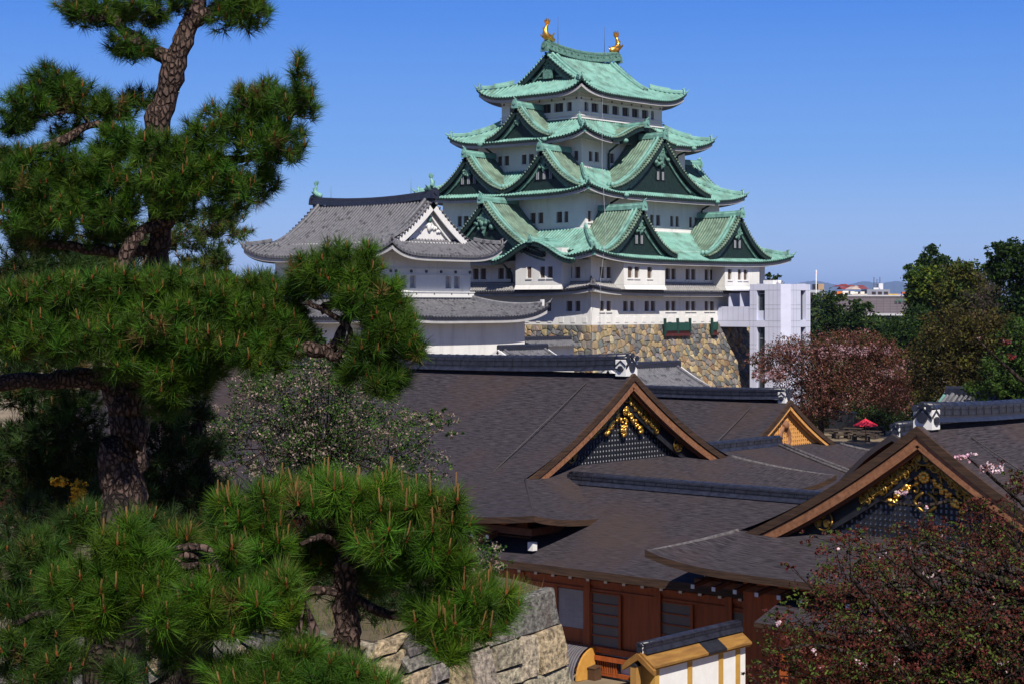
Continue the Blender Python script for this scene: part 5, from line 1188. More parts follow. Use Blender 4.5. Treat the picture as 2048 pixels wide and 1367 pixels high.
# tall pine rising past the top of the frame
pine('pine_tree', 'tall black pine with bare leaning trunk rising past the top edge', (262, gb(17), 17),
     [[(262, gb(17), 17, 42), (258, 1500, 17, 40), (255, 1000, 17, 37), (262, 860, 17, 34), (285, 700, 17, 30), (310, 580, 17, 25), (317, 500, 17, 23), (316, 410, 17, 24), (308, 310, 17, 25), (322, 225, 17, 25), (345, 140, 17, 24), (372, 70, 17, 20), (385, 35, 17, 17)],
      [(348, 125, 17, 20), (310, 105, 17, 15), (262, 72, 16.8, 12), (238, 50, 16.7, 11), (222, 33, 16.6, 8), (185, 36, 16.4, 7), (165, 20, 16.3, 4)],
      [(375, 50, 17, 17), (410, 30, 17, 14), (450, 12, 17.1, 12), (500, -8, 17.2, 8)], [(384, 40, 17, 14), (400, -20, 17, 13), (395, -250, 17, 11), (360, -500, 17, 8), (340, -760, 17, 4)],
      [(262, 70, 16.8, 9), (275, 88, 16.7, 7), (240, 62, 16.7, 5)],
      [(300, 330, 17, 12), (240, 265, 16.8, 9), (180, 250, 16.6, 7), (120, 285, 16.4, 10), (40, 310, 16.3, 10), (-60, 330, 16.2, 8)],
      [(180, 250, 16.6, 5), (150, 225, 16.5, 4), (60, 235, 16.4, 3)],
      [(325, 320, 17, 12), (420, 320, 16.8, 9), (500, 315, 16.6, 8), (560, 280, 16.5, 6), (590, 210, 16.4, 4)],
      [(316, 440, 17, 10), (350, 400, 16.7, 8), (358, 430, 16.6, 8), (330, 445, 16.5, 9), (290, 460, 16.4, 12), (262, 490, 16.3, 14), (235, 545, 16.3, 14)],
      [(310, 500, 17, 9), (250, 505, 16.8, 12), (120, 490, 16.5, 9), (30, 480, 16.4, 7)]],
     [(190, 22, 80, 36, 16.6, .4), (260, 88, 50, 30, 16.8, .3), (270, 22, 80, 34, 17, .5), (350, 8, 60, 24, 17.1, .4), (150, 10, 45, 25, 16.6, .3), (470, 30, 75, 38, 17.1, .45), (500, 5, 50, 30, 17.1, .3),
      (110, 165, 55, 45, 16.6, .35), (60, 205, 60, 40, 16.5, .4), (145, 200, 65, 50, 16.7, .4), (40, 245, 50, 30, 16.5, .3), (220, 215, 60, 35, 16.8, .35), (130, 270, 40, 30, 16.7, .3),
      (275, 195, 45, 25, 17.2, .3), (585, 215, 58, 55, 16.4, .4), (600, 140, 20, 36, 16.4, .15), (520, 205, 60, 48, 16.6, .4), (560, 290, 60, 55, 16.4, .4), (450, 235, 55, 35, 16.7, .35), (500, 270, 70, 45, 16.6, .4),
      (395, 280, 65, 45, 16.6, .4), (330, 305, 65, 45, 16.4, .35), (250, 290, 75, 50, 16.6, .4), (430, 345, 75, 50, 16.5, .4), (360, 360, 80, 50, 16.3, .4), (480, 385, 55, 45, 16.5, .35), (530, 355, 28, 40, 16.5, .25),
      (280, 370, 70, 45, 16.4, .4), (180, 365, 80, 55, 16.5, .45), (90, 380, 75, 60, 16.4, .45), (20, 370, 60, 55, 16.3, .4), (140, 420, 90, 45, 16.3, .4), (50, 440, 60, 45, 16.3, .4), (445, 420, 35, 25, 16.6, .25), (100, 325, 70, 40, 16.4, .35), (200, 335, 60, 40, 16.4, .35), (230, 425, 60, 40, 16.4, .35), (15, 320, 40, 35, 16.3, .3), (345, 410, 55, 35, 16.3, .3), (90, 480, 80, 35, 16.6, .35), (200, 470, 60, 30, 16.7, .3),
      (330, -200, 230, 60, 16.8, 1.0), (250, -330, 260, 60, 16.8, 1.0), (400, -450, 230, 60, 16.8, 1.0), (240, -580, 240, 60, 16.8, 1.0), (330, -720, 190, 60, 16.8, .9), (100, -250, 140, 50, 16.5, .8), (90, -470, 150, 60, 16.5, .8)],  # unseen boughs above the frame, added to shade the trees behind
     4600, .135, .0056, 72, 11, candles=.3, cl=.07, tone=(.028, .070, .0064))
# broad pine reaching across the middle
pine('pine_tree', 'broad spreading pine whose long bough reaches right in front of the small keep', (232, gb(15.2), 15.2),
     [[(232, gb(15.2), 15.2, 60), (228, 1400, 15.2, 52), (240, 1000, 15.2, 45), (258, 860, 15.2, 40), (250, 800, 15.2, 36), (230, 765, 15.2, 30), (170, 758, 15.1, 20), (80, 762, 15, 17), (-30, 768, 15, 16)],
      [(262, 860, 15.2, 30), (275, 760, 15.1, 22), (330, 700, 14.9, 17), (430, 680, 14.8, 14), (540, 690, 14.7, 14), (620, 700, 14.6, 15), (665, 695, 14.6, 13), (690, 650, 14.6, 9), (720, 600, 14.6, 7)],
      [(650, 700, 14.6, 11), (668, 715, 14.5, 9), (690, 690, 14.5, 7), (700, 660, 14.5, 6), (655, 625, 14.5, 6), (612, 605, 14.5, 5)], [(640, 620, 14.6, 11), (665, 608, 14.6, 9), (700, 585, 14.6, 7)],
      [(255, 740, 15.1, 16), (180, 690, 14.8, 12), (100, 650, 14.6, 8)], [(300, 720, 15, 14), (340, 650, 14.8, 10), (380, 600, 14.7, 7)]],
     [(60, 600, 75, 50, 14.7, .45), (150, 590, 90, 48, 14.7, .5), (250, 575, 80, 45, 14.8, .5), (340, 580, 75, 45, 14.8, .5), (430, 600, 75, 50, 14.7, .5), (500, 630, 60, 45, 14.7, .4),
      (40, 670, 65, 55, 14.6, .45), (130, 670, 80, 55, 14.5, .5), (230, 660, 80, 55, 14.5, .5), (330, 650, 80, 55, 14.5, .5), (430, 680, 80, 55, 14.5, .5), (520, 700, 65, 50, 14.6, .4), (580, 670, 50, 50, 14.7, .4),
      (250, 720, 60, 40, 14.4, .35), (350, 750, 70, 50, 14.6, .4), (330, 800, 45, 40, 14.8, .35), (400, 740, 60, 45, 14.7, .4), (520, 580, 45, 40, 14.9, .35), (560, 615, 55, 45, 14.8, .35),
      (640, 545, 65, 42, 14.6, .35), (700, 540, 65, 48, 14.6, .4), (735, 515, 22, 32, 14.6, .2), (670, 500, 22, 22, 14.6, .2), (760, 590, 52, 45, 14.6, .35), (720, 600, 60, 45, 14.5, .35), (780, 650, 55, 50, 14.5, .35), (820, 690, 32, 40, 14.5, .25), (740, 700, 50, 45, 14.5, .3), (770, 760, 50, 40, 14.5, .3), (700, 745, 35, 28, 14.6, .25), (800, 620, 25, 30, 14.6, .2), (600, 570, 50, 35, 14.8, .3)],
     2400, .135, .0056, 72, 23, candles=.42, cl=.07, tone=(.030, .074, .0062))
# the two near pines at the bottom
pine('pine_tree', 'near pine with straight dark trunk before the grey stone wall, flat bright crown', (690, gb(11.5), 11.5),
     [[(690, gb(11.5), 11.5, 36), (692, 1700, 11.5, 33), (690, 1367, 11.5, 30), (698, 1250, 11.5, 27), (690, 1170, 11.5, 24), (690, 1110, 11.5, 22), (700, 1050, 11.5, 14)],
      [(700, 1070, 11.5, 10), (660, 1035, 11.3, 9), (610, 1030, 11.2, 9), (572, 1028, 11.1, 8)], [(690, 1100, 11.5, 9), (655, 1075, 11.2, 7), (630, 1075, 11.1, 6), (600, 1088, 11, 4)],
      [(695, 1180, 11.5, 10), (620, 1180, 11.4, 9), (540, 1175, 11.3, 5)], [(700, 1190, 11.5, 10), (780, 1230, 11.4, 9), (870, 1240, 11.3, 6)], [(700, 1090, 11.5, 10), (780, 1060, 11.3, 8), (860, 1050, 11.2, 5)],
      [(690, 1270, 11.5, 8), (640, 1290, 11.3, 6), (600, 1310, 11.2, 4)]],
     [(500, 1012, 70, 45, 11.2, .3), (580, 997, 80, 42, 11.3, .35), (670, 987, 90, 40, 11.4, .4), (760, 992, 80, 42, 11.4, .4), (840, 1012, 70, 48, 11.3, .35), (905, 1022, 45, 50, 11.2, .25), (470, 1071, 55, 50, 11.2, .3), (540, 1079.17, 60, 45, 11.1, .25),
      (780, 1062.83, 90, 55, 11.2, .4), (860, 1079.17, 70, 60, 11.2, .35), (700, 1038.33, 80, 45, 11.5, .3), (640, 1111.83, 60, 45, 11.7, .3), (900, 1111.83, 40, 50, 11.2, .25), (800, 1130, 70, 50, 11.4, .35), (560, 1140, 60, 45, 11.6, .3), (740, 1150, 60, 40, 11.9, .3),
      (920, 1180, 60, 45, 11.2, .3), (980, 1190, 55, 40, 11.2, .3), (870, 1220, 55, 45, 11.2, .3), (930, 1250, 75, 48, 11.1, .3), (1010, 1220, 30, 30, 11.2, .2), (890, 1280, 60, 40, 11.1, .3)],
     760, .15, .0048, 120, 37, tone=(.036, .088, .0065), candles=.7, cl=.12)
pine('pine_tree', 'near pine with knotted twisted branches on its short bare crown, lowest left', (378, gb(11), 11),
     [[(378, gb(11), 11, 24), (378, 1600, 11, 21), (380, 1367, 11, 18), (378, 1270, 11, 17), (382, 1190, 11, 16), (378, 1150, 11, 15), (385, 1130, 11, 12)],
      [(385, 1140, 11, 9), (350, 1125, 10.8, 8), (372, 1108, 10.7, 8), (405, 1118, 10.8, 8), (370, 1132, 10.7, 7), (345, 1112, 10.7, 6)], [(330, 1100, 10.8, 6), (370, 1092, 10.7, 8), (415, 1097, 10.7, 7), (435, 1130, 10.6, 6), (450, 1165, 10.6, 5)],
      [(385, 1140, 11, 7), (430, 1130, 10.8, 5), (490, 1145, 10.7, 3)], [(425, 1105, 10.8, 5), (445, 1095, 10.7, 5), (480, 1090, 10.6, 4)], [(378, 1260, 11, 6), (410, 1300, 10.9, 5), (430, 1350, 10.9, 3)], [(378, 1300, 11, 8), (340, 1345, 10.8, 6), (300, 1372, 10.7, 5)]],
     [(240, 1075, 60, 40, 10.6, .28), (265, 1120, 65, 50, 10.6, .3), (190, 1150, 70, 50, 10.6, .3), (130, 1170, 50, 40, 10.7, .25), (240, 1190, 80, 50, 10.5, .3), (160, 1210, 60, 40, 10.6, .25), (310, 1170, 50, 45, 10.6, .25),
      (360, 1075, 40, 22, 10.8, .2), (470, 1110, 45, 35, 10.6, .22), (420, 1200, 70, 45, 10.5, .28), (500, 1200, 70, 50, 10.5, .3), (560, 1180, 55, 45, 10.6, .25), (460, 1240, 75, 40, 10.5, .28), (340, 1230, 60, 45, 10.5, .25), (580, 1225, 40, 30, 10.6, .2), (330, 1290, 45, 40, 10.7, .22), (200, 1240, 50, 35, 10.6, .2)],
     400, .155, .0048, 125, 41, tone=(.036, .088, .0065), candles=.6, cl=.08)
pine('pine_tree', 'stout dark pine trunk with drooping boughs in the lowest left before the stones', (215, gb(13), 13),
     [[(212, gb(13), 13, 52), (214, 1500, 13, 48), (216, 1367, 13, 45), (222, 1280, 13, 43), (228, 1200, 13, 40), (226, 1090, 13.2, 34), (232, 1000, 13.5, 26)], [(215, 1240, 13, 12), (150, 1230, 12.8, 10), (90, 1225, 12.6, 8), (20, 1250, 12.5, 5)], [(100, 1330, 12.6, 5), (50, 1345, 12.6, 4), (-20, 1330, 12.6, 3)]],
     [(50, 1120, 70, 40, 13, .4), (110, 1090, 60, 40, 13.3, .4), (40, 1200, 60, 40, 12.8, .35), (100, 1250, 60, 35, 12.7, .3), (30, 1290, 60, 35, 12.5, .3), (130, 1320, 50, 28, 12.5, .25), (60, 1340, 60, 25, 12.5, .3), (250, 1345, 40, 25, 12.5, .2), (180, 1050, 70, 40, 13.5, .4), (300, 1060, 60, 40, 13.6, .4)],
     430, .15, .0055, 80, 53, tone=(.022, .052, .007), candles=.3, barkm='bark_dark')
pine('pine_tree', 'low young pine sprouting along the bottom edge before the stone wall', (640, gb(10.5), 10.5),
     [[(640, gb(10.5), 10.5, 14), (640, 1500, 10.5, 10), (560, 1390, 10.5, 8), (500, 1370, 10.5, 5)], [(640, 1480, 10.5, 7), (700, 1360, 10.5, 4)]],
     [(470, 1335, 70, 28, 10.5, .22), (560, 1325, 60, 35, 10.4, .22), (640, 1340, 60, 35, 10.4, .22), (520, 1365, 90, 25, 10.3, .2), (700, 1345, 45, 25, 10.4, .2), (760, 1365, 50, 18, 10.4, .2), (600, 1300, 40, 20, 10.5, .2)],
     260, .15, .0046, 90, 61, tone=(.038, .09, .009), candles=.5)
# farther pines that fill the shade behind; two have shade darkened into their needle colour
far = [('farther pine with small tan candles behind the leaning trunk', (330, gb(31), 31), [(440, 455, 70, 40, 31, .8), (330, 470, 110, 40, 31, .8), (250, 480, 70, 40, 31, .8), (430, 520, 45, 45, 31, .7), (390, 545, 80, 40, 31, .8), (250, 540, 90, 50, 31, 1), (180, 505, 60, 40, 31, .8), (300, 600, 120, 60, 31, 1.2), (160, 560, 100, 45, 31, 1), (420, 585, 80, 40, 31, .9)], 1200, .17, .010, 46, (.036, .066, .010)),
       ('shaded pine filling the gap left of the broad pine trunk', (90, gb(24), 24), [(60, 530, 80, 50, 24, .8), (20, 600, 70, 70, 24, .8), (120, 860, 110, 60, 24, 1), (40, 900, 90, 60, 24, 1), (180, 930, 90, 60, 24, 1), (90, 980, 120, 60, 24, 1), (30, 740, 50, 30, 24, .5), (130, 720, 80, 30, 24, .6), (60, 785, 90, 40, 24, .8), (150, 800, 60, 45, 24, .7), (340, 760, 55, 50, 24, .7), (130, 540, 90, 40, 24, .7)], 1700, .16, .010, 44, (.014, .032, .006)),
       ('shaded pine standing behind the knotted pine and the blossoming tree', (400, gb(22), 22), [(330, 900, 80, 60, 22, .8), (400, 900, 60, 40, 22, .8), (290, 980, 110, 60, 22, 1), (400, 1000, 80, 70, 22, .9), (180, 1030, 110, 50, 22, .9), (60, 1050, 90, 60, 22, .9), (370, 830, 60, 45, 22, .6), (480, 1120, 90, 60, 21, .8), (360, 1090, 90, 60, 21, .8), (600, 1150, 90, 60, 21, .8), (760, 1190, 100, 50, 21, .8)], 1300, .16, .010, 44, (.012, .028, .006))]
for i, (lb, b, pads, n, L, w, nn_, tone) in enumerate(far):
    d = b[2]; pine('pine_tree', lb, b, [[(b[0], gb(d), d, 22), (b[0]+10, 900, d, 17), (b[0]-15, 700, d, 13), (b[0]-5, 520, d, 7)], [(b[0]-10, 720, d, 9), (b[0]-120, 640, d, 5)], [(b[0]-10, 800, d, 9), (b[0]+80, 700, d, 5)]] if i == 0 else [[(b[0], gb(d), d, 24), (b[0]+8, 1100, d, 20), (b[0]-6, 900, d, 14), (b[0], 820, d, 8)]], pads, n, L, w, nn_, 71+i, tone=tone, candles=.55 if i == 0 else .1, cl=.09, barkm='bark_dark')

# ---- leafy trees
def leaf_crown(parent, pads, n, size, pal, seed, per=26, spread=.16, aspect=.5, flat=.5, name='crown', mat='leaf', gap=.0, surf=.6):
    rng = np.random.default_rng(seed); nc = max(1, n//per); cen, v, ix = sample_pads(pads, nc, rng, surf)
    rad = np.array([min(p[2], p[3])*p[4]/F for p in pads])[ix]; k = nc*per
    off = rng.normal(size=(k, 3))*(np.repeat(rad, per)*spread)[:, None]; off[:, 2] *= .7; P = np.repeat(cen, per, 0)+off
    nrm = unit(rng.normal(size=(k, 3))+np.array((0, 0, flat))); a = unit(np.cross(nrm, rng.normal(size=(k, 3)))); b = np.cross(nrm, a)
    s = size*rng.uniform(.6, 1.3, (k, 1)); V = np.stack([P-a*s, P-b*s*aspect+a*s*.1, P+a*s, P+b*s*aspect+a*s*.1], 1).reshape(-1, 3)
    pal = np.array([p[:3] for p in pal]), np.array([p[3] for p in pal]); cc = rng.choice(len(pal[1]), nc, p=pal[1]/pal[1].sum()); ci = np.repeat(cc, per); mix = rng.random(k) < .3
    ci[mix] = rng.choice(len(pal[1]), mix.sum(), p=pal[1]/pal[1].sum())
    c = pal[0][ci]*np.repeat(rng.uniform(.7, 1.25, nc), per)[:, None]*rng.uniform(.75, 1.25, (k, 1))
    o = np_mesh(name, V, [np.arange(4*k).reshape(-1, 4)], [M[mat]], None, parent, False, np.repeat(c, 4, 0)); return o, cen
def tree(name, label, cat, base, pads, n, size, pal, seed, r=10, branches=40, group=None, barkm='bark_dark', limbs=None, tr=.012, **kw):
    px, d = base; t = thing(name, label, cat, (*at(px, 610, d)[:2], GZ), group)
    o, cen = leaf_crown(t, pads, n, size, pal, seed, **kw); mb = MB(); rng = np.random.default_rng(seed)
    top = np.average([p[1] for p in pads]); limb(mb, [(px, gb(d), d, r), (px+r*.4, gb(d)*.6+top*.4, d, r*.8), (px-r*.3, top, d, r*.45)], seed, 7)
    P0 = at(px, gb(d)*.5+top*.5, d); P1 = at(px, top, d)
    for c in cen[rng.choice(len(cen), min(branches, len(cen)), False)]:
        f = rng.uniform(0, 1); q = P0+(P1-P0)*f; m_ = q+(c-q)*.5+np.array((0, 0, .08))*np.linalg.norm(c-q)+rng.normal(size=3)*.04*np.linalg.norm(c-q); rr = r*d/F*.22
        mb.tube([q, (q+m_)/2, m_, (m_+c)/2+rng.normal(size=3)*.03*np.linalg.norm(c-q), c], [rr, rr*.8, rr*.6, rr*.4, rr*.15], 5, 0, False)
    for l in limbs or []: limb(mb, l, seed, 7)
    mb.build('trunk', [M[barkm]], t); return t
G1 = (.014, .031, .006); G2 = (.028, .056, .009); G3 = (.115, .150, .017); OL = (.072, .068, .012); BR = (.050, .030, .012)
# blossoming tree before the palace roof
tree('blossom_tree', 'loose blossoming tree with pale pink flowers and fresh green leaves before the palace roof', 'blossom tree', (650, 40),
     [(640, 745, 90, 50, 40, 1.2), (560, 800, 100, 55, 40, 1.3), (700, 800, 100, 55, 40, 1.3), (470, 850, 95, 45, 40, 1.2), (430, 890, 70, 35, 40, 1), (520, 760, 60, 40, 40, 1), (620, 870, 110, 60, 40, 1.3), (760, 860, 100, 55, 40, 1.3), (850, 840, 70, 25, 39.5, .7), (430, 930, 70, 28, 40, 1), (560, 930, 100, 40, 40, 1.2), (720, 930, 110, 45, 40, 1.2), (840, 930, 60, 45, 40, .9), (900, 868, 32, 12, 39.5, .4), (880, 830, 35, 14, 39.5, .4), (690, 710, 60, 30, 40, .8), (960, 1110, 55, 40, 37, .6), (985, 1130, 40, 20, 37, .5)],
     42000, .034, [(.030, .07, .012, 3.4), (.055, .11, .018, 2.2), (.25, .19, .165, 2.0), (.15, .11, .09, 1.2), (.015, .035, .009, 1.6)], 5, r=9, branches=150, per=20, spread=.13)
# near red-leaved cherry, lower right
CH = [(1900, 1130, 150, 75, 14.5, .9), (1740, 1140, 120, 75, 14.3, .8), (1650, 1200, 80, 55, 14, .6), (1600, 1290, 90, 60, 13.8, .6), (1760, 1260, 150, 85, 13.8, .8), (1920, 1250, 150, 95, 14, .9), (1990, 1070, 75, 75, 15, .7), (1860, 1065, 90, 35, 14.8, .5), (1700, 1065, 60, 22, 14.4, .4), (1620, 1085, 30, 25, 14, .3), (1560, 1335, 60, 40, 13.6, .5), (2035, 970, 32, 60, 15.5, .5), (1700, 1330, 150, 50, 13.6, .7), (1900, 1340, 160, 50, 13.8, .8), (2040, 1180, 50, 120, 14.5, .7), (1495, 1350, 40, 16, 13.4, .3), (1580, 1130, 26, 12, 14, .25), (1560, 1230, 32, 26, 13.9, .3), (1730, 1010, 30, 9, 14.8, .2), (1960, 1010, 45, 24, 15, .4)]
cherry = tree('cherry_tree', 'near cherry tree with dense red-brown young leaves and last white flowers, lower right', 'cherry tree', (2120, 14.5), CH, 37000, .0155,
     [(.074, .0165, .0145, 3.3), (.046, .015, .011, 2.2), (.040, .060, .011, 2.3), (.105, .030, .021, 1.1), (.065, .092, .016, 1.1), (.45, .34, .35, .05)], 9, r=20, branches=330, per=14, spread=.10, aspect=.5, barkm='bark_dark', surf=.4,
     limbs=[[(2120, 1400, 14.5, 18), (2000, 1300, 14.2, 12), (1900, 1200, 14, 9), (1810, 1120, 13.9, 5)], [(2120, 1250, 14.6, 14), (2040, 1175, 14.3, 9), (1940, 1140, 14.1, 6), (1860, 1095, 14, 3)], [(2000, 1480, 14.2, 16), (1860, 1330, 13.8, 11), (1760, 1220, 13.6, 7), (1700, 1150, 13.5, 3)], [(1900, 1420, 13.9, 10), (1760, 1330, 13.6, 7), (1640, 1290, 13.5, 4), (1560, 1300, 13.4, 2)],
            [(2160, 870, 15, 5), (2048, 763, 15, 4), (2000, 722, 15, 3), (1955, 678, 15, 1.5)], [(2048, 1010, 15, 4), (1980, 950, 14.9, 3), (1930, 910, 14.8, 1.5)], [(1900, 1000, 14.7, 4), (1840, 1010, 14.7, 3), (1760, 1000, 14.6, 2)]])
leaf_crown(cherry, [(1936, 912, 22, 12, 14.8, .06), (1985, 935, 26, 14, 14.8, .08), (1800, 985, 12, 10, 14.7, .05), (1720, 1325, 12, 8, 13.2, .06), (1620, 1295, 14, 10, 13.2, .06), (1850, 1010, 14, 8, 14.7, .05), (1668, 1100, 10, 6, 13.8, .05), (1560, 1245, 10, 8, 13.4, .05)], 330, .013, [(.75, .58, .62, 2), (.62, .36, .44, 1), (.14, .05, .04, .7)], 17, per=8, spread=.22, aspect=.8, name='blossom', mat='blossom')
leaf_crown(cherry, [(2012, 683, 9, 8, 15, .05), (2022, 714, 12, 7, 15, .05), (1958, 676, 5, 4, 15, .03)], 90, .014, [(.10, .014, .014, 2), (.35, .2, .22, .4)], 18, per=8, spread=.35, name='red_sprig')
# cherry beside the lift tower
tree('cherry_tree', 'round cherry tree with fading pink blossom and coppery leaves beside the lift tower', 'cherry tree', (1640, 160),
     [(1600, 698, 75, 32, 160, 4), (1690, 692, 85, 36, 160, 4), (1790, 735, 50, 45, 158, 3), (1815, 770, 45, 45, 162, 3), (1830, 740, 25, 25, 162, 2), (1740, 690, 50, 28, 160, 3), (1625, 830, 60, 26, 162, 3), (1640, 740, 120, 50, 160, 5), (1750, 740, 75, 55, 160, 4), (1545, 722, 55, 25, 160, 3), (1700, 780, 110, 42, 160, 5), (1620, 800, 70, 45, 160, 4), (1785, 790, 45, 40, 162, 4), (1540, 750, 45, 14, 156, 2), (1500, 722, 20, 12, 160, 1)],
     62000, .10, [(.080, .028, .018, 3), (.10, .044, .022, 1.8), (.26, .13, .13, 1.0), (.042, .042, .012, 1.9), (.17, .068, .062, 1.1)], 31, r=7, branches=90, per=18, spread=.14)
leaf_crown(bpy.data.objects['cherry_tree.001'], [(1545, 752, 50, 10, 155, 1.5), (1570, 742, 30, 10, 155, 1.5), (1700, 700, 90, 14, 156, 1), (1790, 745, 30, 14, 156, 1)], 1100, .09, [(.42, .27, .30, 1), (.3, .17, .19, 1)], 32, per=14, spread=.3, name='blossom', mat='blossom')
# trees at the right
rt = [('dark evergreen with lumpy top rising above the yellow-green trees', 1862, 200, [(1862, 515, 30, 24, 200, 3), (1845, 545, 40, 26, 200, 3), (1886, 540, 30, 28, 200, 3), (1850, 575, 30, 25, 200, 3), (1875, 600, 60, 40, 200, 4)], 9000, .22, [(*G1, 3), (*G2, 1)]),
      ('bright yellow-green spring tree beside the lumpy evergreen', 1850, 185, [(1858, 560, 45, 30, 185, 4), (1845, 590, 32, 28, 185, 4), (1880, 590, 55, 40, 185, 4), (1860, 630, 50, 35, 185, 5), (1824, 556, 16, 12, 185, 2)], 11000, .20, [(*G3, 2), (.038, .075, .012, 2), (*G2, 1.2)]),
      ('olive-green round tree between the bright tree and the bare twigs', 1935, 180, [(1930, 545, 50, 30, 180, 4), (1950, 580, 50, 40, 180, 4), (1910, 590, 45, 40, 180, 4), (1940, 625, 60, 35, 180, 4)], 11000, .20, [(*OL, 3), (.06, .085, .02, 2), (*G2, 1)]),
      ('tall dark evergreen cut by the right edge of the picture', 2040, 150, [(2025, 505, 40, 28, 150, 3), (1995, 500, 20, 18, 150, 2), (2048, 545, 60, 45, 150, 4), (2060, 620, 70, 60, 150, 4), (2000, 540, 30, 30, 150, 3)], 12000, .18, [(*G1, 4), (*G2, 1)]),
      ('leafless grey-twigged tree in front of the tall dark evergreen', 1990, 165, [(1985, 570, 45, 40, 165, 3), (2000, 630, 60, 50, 165, 4), (1960, 610, 40, 40, 165, 3)], 3500, .10, [(.06, .05, .042, 3), (.04, .05, .02, 1)]),
      ('large brown-olive maple filling the slope above the front ridge', 1930, 130, [(1915, 660, 80, 50, 130, 4), (1880, 720, 70, 50, 130, 4), (1960, 700, 80, 60, 130, 4), (1900, 770, 90, 45, 130, 4), (2000, 660, 50, 40, 130, 3), (1970, 770, 80, 40, 130, 4)], 24000, .13, [(.046, .037, .008, 3), (.028, .026, .008, 2), (.060, .060, .011, 1.2), (*BR, .8)]),
      ('fresh green tree at the right edge above the tiled front ridge', 2020, 112, [(2015, 740, 50, 40, 112, 3), (2050, 690, 50, 60, 112, 3), (1990, 780, 60, 25, 112, 3), (2055, 770, 50, 40, 112, 3)], 10000, .12, [(.038, .070, .011, 3), (*G2, 2), (*G1, 1)]),
      ('dark shaded green tree between the pink cherry and the brown maple', 1835, 174, [(1835, 660, 50, 45, 174, 4), (1830, 730, 55, 60, 174, 4), (1800, 680, 40, 50, 174, 4), (1820, 800, 60, 50, 174, 4)], 14000, .16, [(*G1, 3), (.026, .055, .015, 2), (*G2, .6)])]
for i, (lb, px, d, pads, n, sz, pal) in enumerate(rt):
    tree('broadleaf_tree', lb, 'tree', (px, d), pads, n, sz, pal, 100+i, r=7, branches=160 if 'leafless' in lb else 30, per=22, spread=.16, barkm='bark' if 'leafless' in lb else 'bark_dark')
mp = [('dark pine grove tree directly right of the lift tower', 1650, 260, [(1655, 605, 40, 25, 260, 4), (1635, 640, 45, 40, 260, 5), (1680, 640, 45, 35, 260, 5), (1660, 680, 70, 35, 260, 5)]),
      ('dark pine before the grey-brown hall, right of the grove tree', 1715, 255, [(1718, 615, 28, 16, 255, 4), (1720, 650, 40, 35, 255, 5), (1700, 690, 40, 25, 255, 5)]),
      ('low dark pine under the sign of the grey-brown hall', 1775, 240, [(1768, 664, 42, 26, 240, 5), (1805, 652, 36, 20, 240, 4), (1780, 700, 60, 35, 240, 5), (1750, 655, 18, 12, 240, 3)]),
      ('small pine top showing over the keep wall beside the lift tower', 1545, 300, [(1545, 553, 16, 9, 300, 2), (1540, 565, 20, 12, 300, 2), (1545, 600, 25, 25, 300, 3)])]
for i, (lb, px, d, pads) in enumerate(mp):
    tree('pine_tree', lb, 'pine tree', (px, d), pads, 7000 if i < 3 else 2200, .26, [(*G1, 2.4), (.03, .06, .016, 2), (.06, .08, .02, .7)], 140+i, r=5, branches=20, per=22, spread=.17)
lf = [('pale green tree top behind the farther pine, left of the small keep', 450, 170, [(445, 550, 22, 12, 170, 3), (470, 575, 40, 22, 170, 4), (420, 590, 60, 30, 170, 4), (530, 590, 40, 25, 170, 4), (480, 620, 80, 30, 170, 5)], [(*G3, 1), (*G2, 2), (*G1, 1)]),
      ('dark tree mass behind the pines at the left edge', 60, 120, [(40, 610, 90, 40, 120, 5), (140, 640, 90, 50, 120, 5), (250, 640, 80, 45, 120, 5), (40, 700, 80, 50, 120, 5), (330, 660, 80, 50, 120, 5)], [(*G1, 3), (*G2, 1)]),
      ('round dark tree behind the blossoming tree, before the small keep', 560, 95, [(540, 640, 70, 45, 95, 4), (600, 690, 60, 40, 95, 4), (480, 680, 70, 50, 95, 4), (560, 740, 100, 40, 95, 4)], [(*G1, 3), (*G2, 1.4)])]
for i, (lb, px, d, pads, pal) in enumerate(lf):
    tree('broadleaf_tree', lb, 'tree', (px, d), pads, 9000, .17 if d < 100 else .2, pal, 160+i, r=7, branches=20, per=22, spread=.17)

tree('yellow_shrub', 'small shrub in yellow bloom in the shade beside the broad pine trunk', 'shrub', (140, 20.5), [(156, 985, 14, 24, 20.5, .12), (118, 962, 18, 9, 20.5, .12), (150, 1010, 10, 10, 20.5, .1)], 1100, .022, [(.55, .30, .02, 3), (.4, .2, .02, 1), (.05, .06, .01, .6)], 177, r=3, branches=14, per=10, spread=.25, barkm='bark_dark')
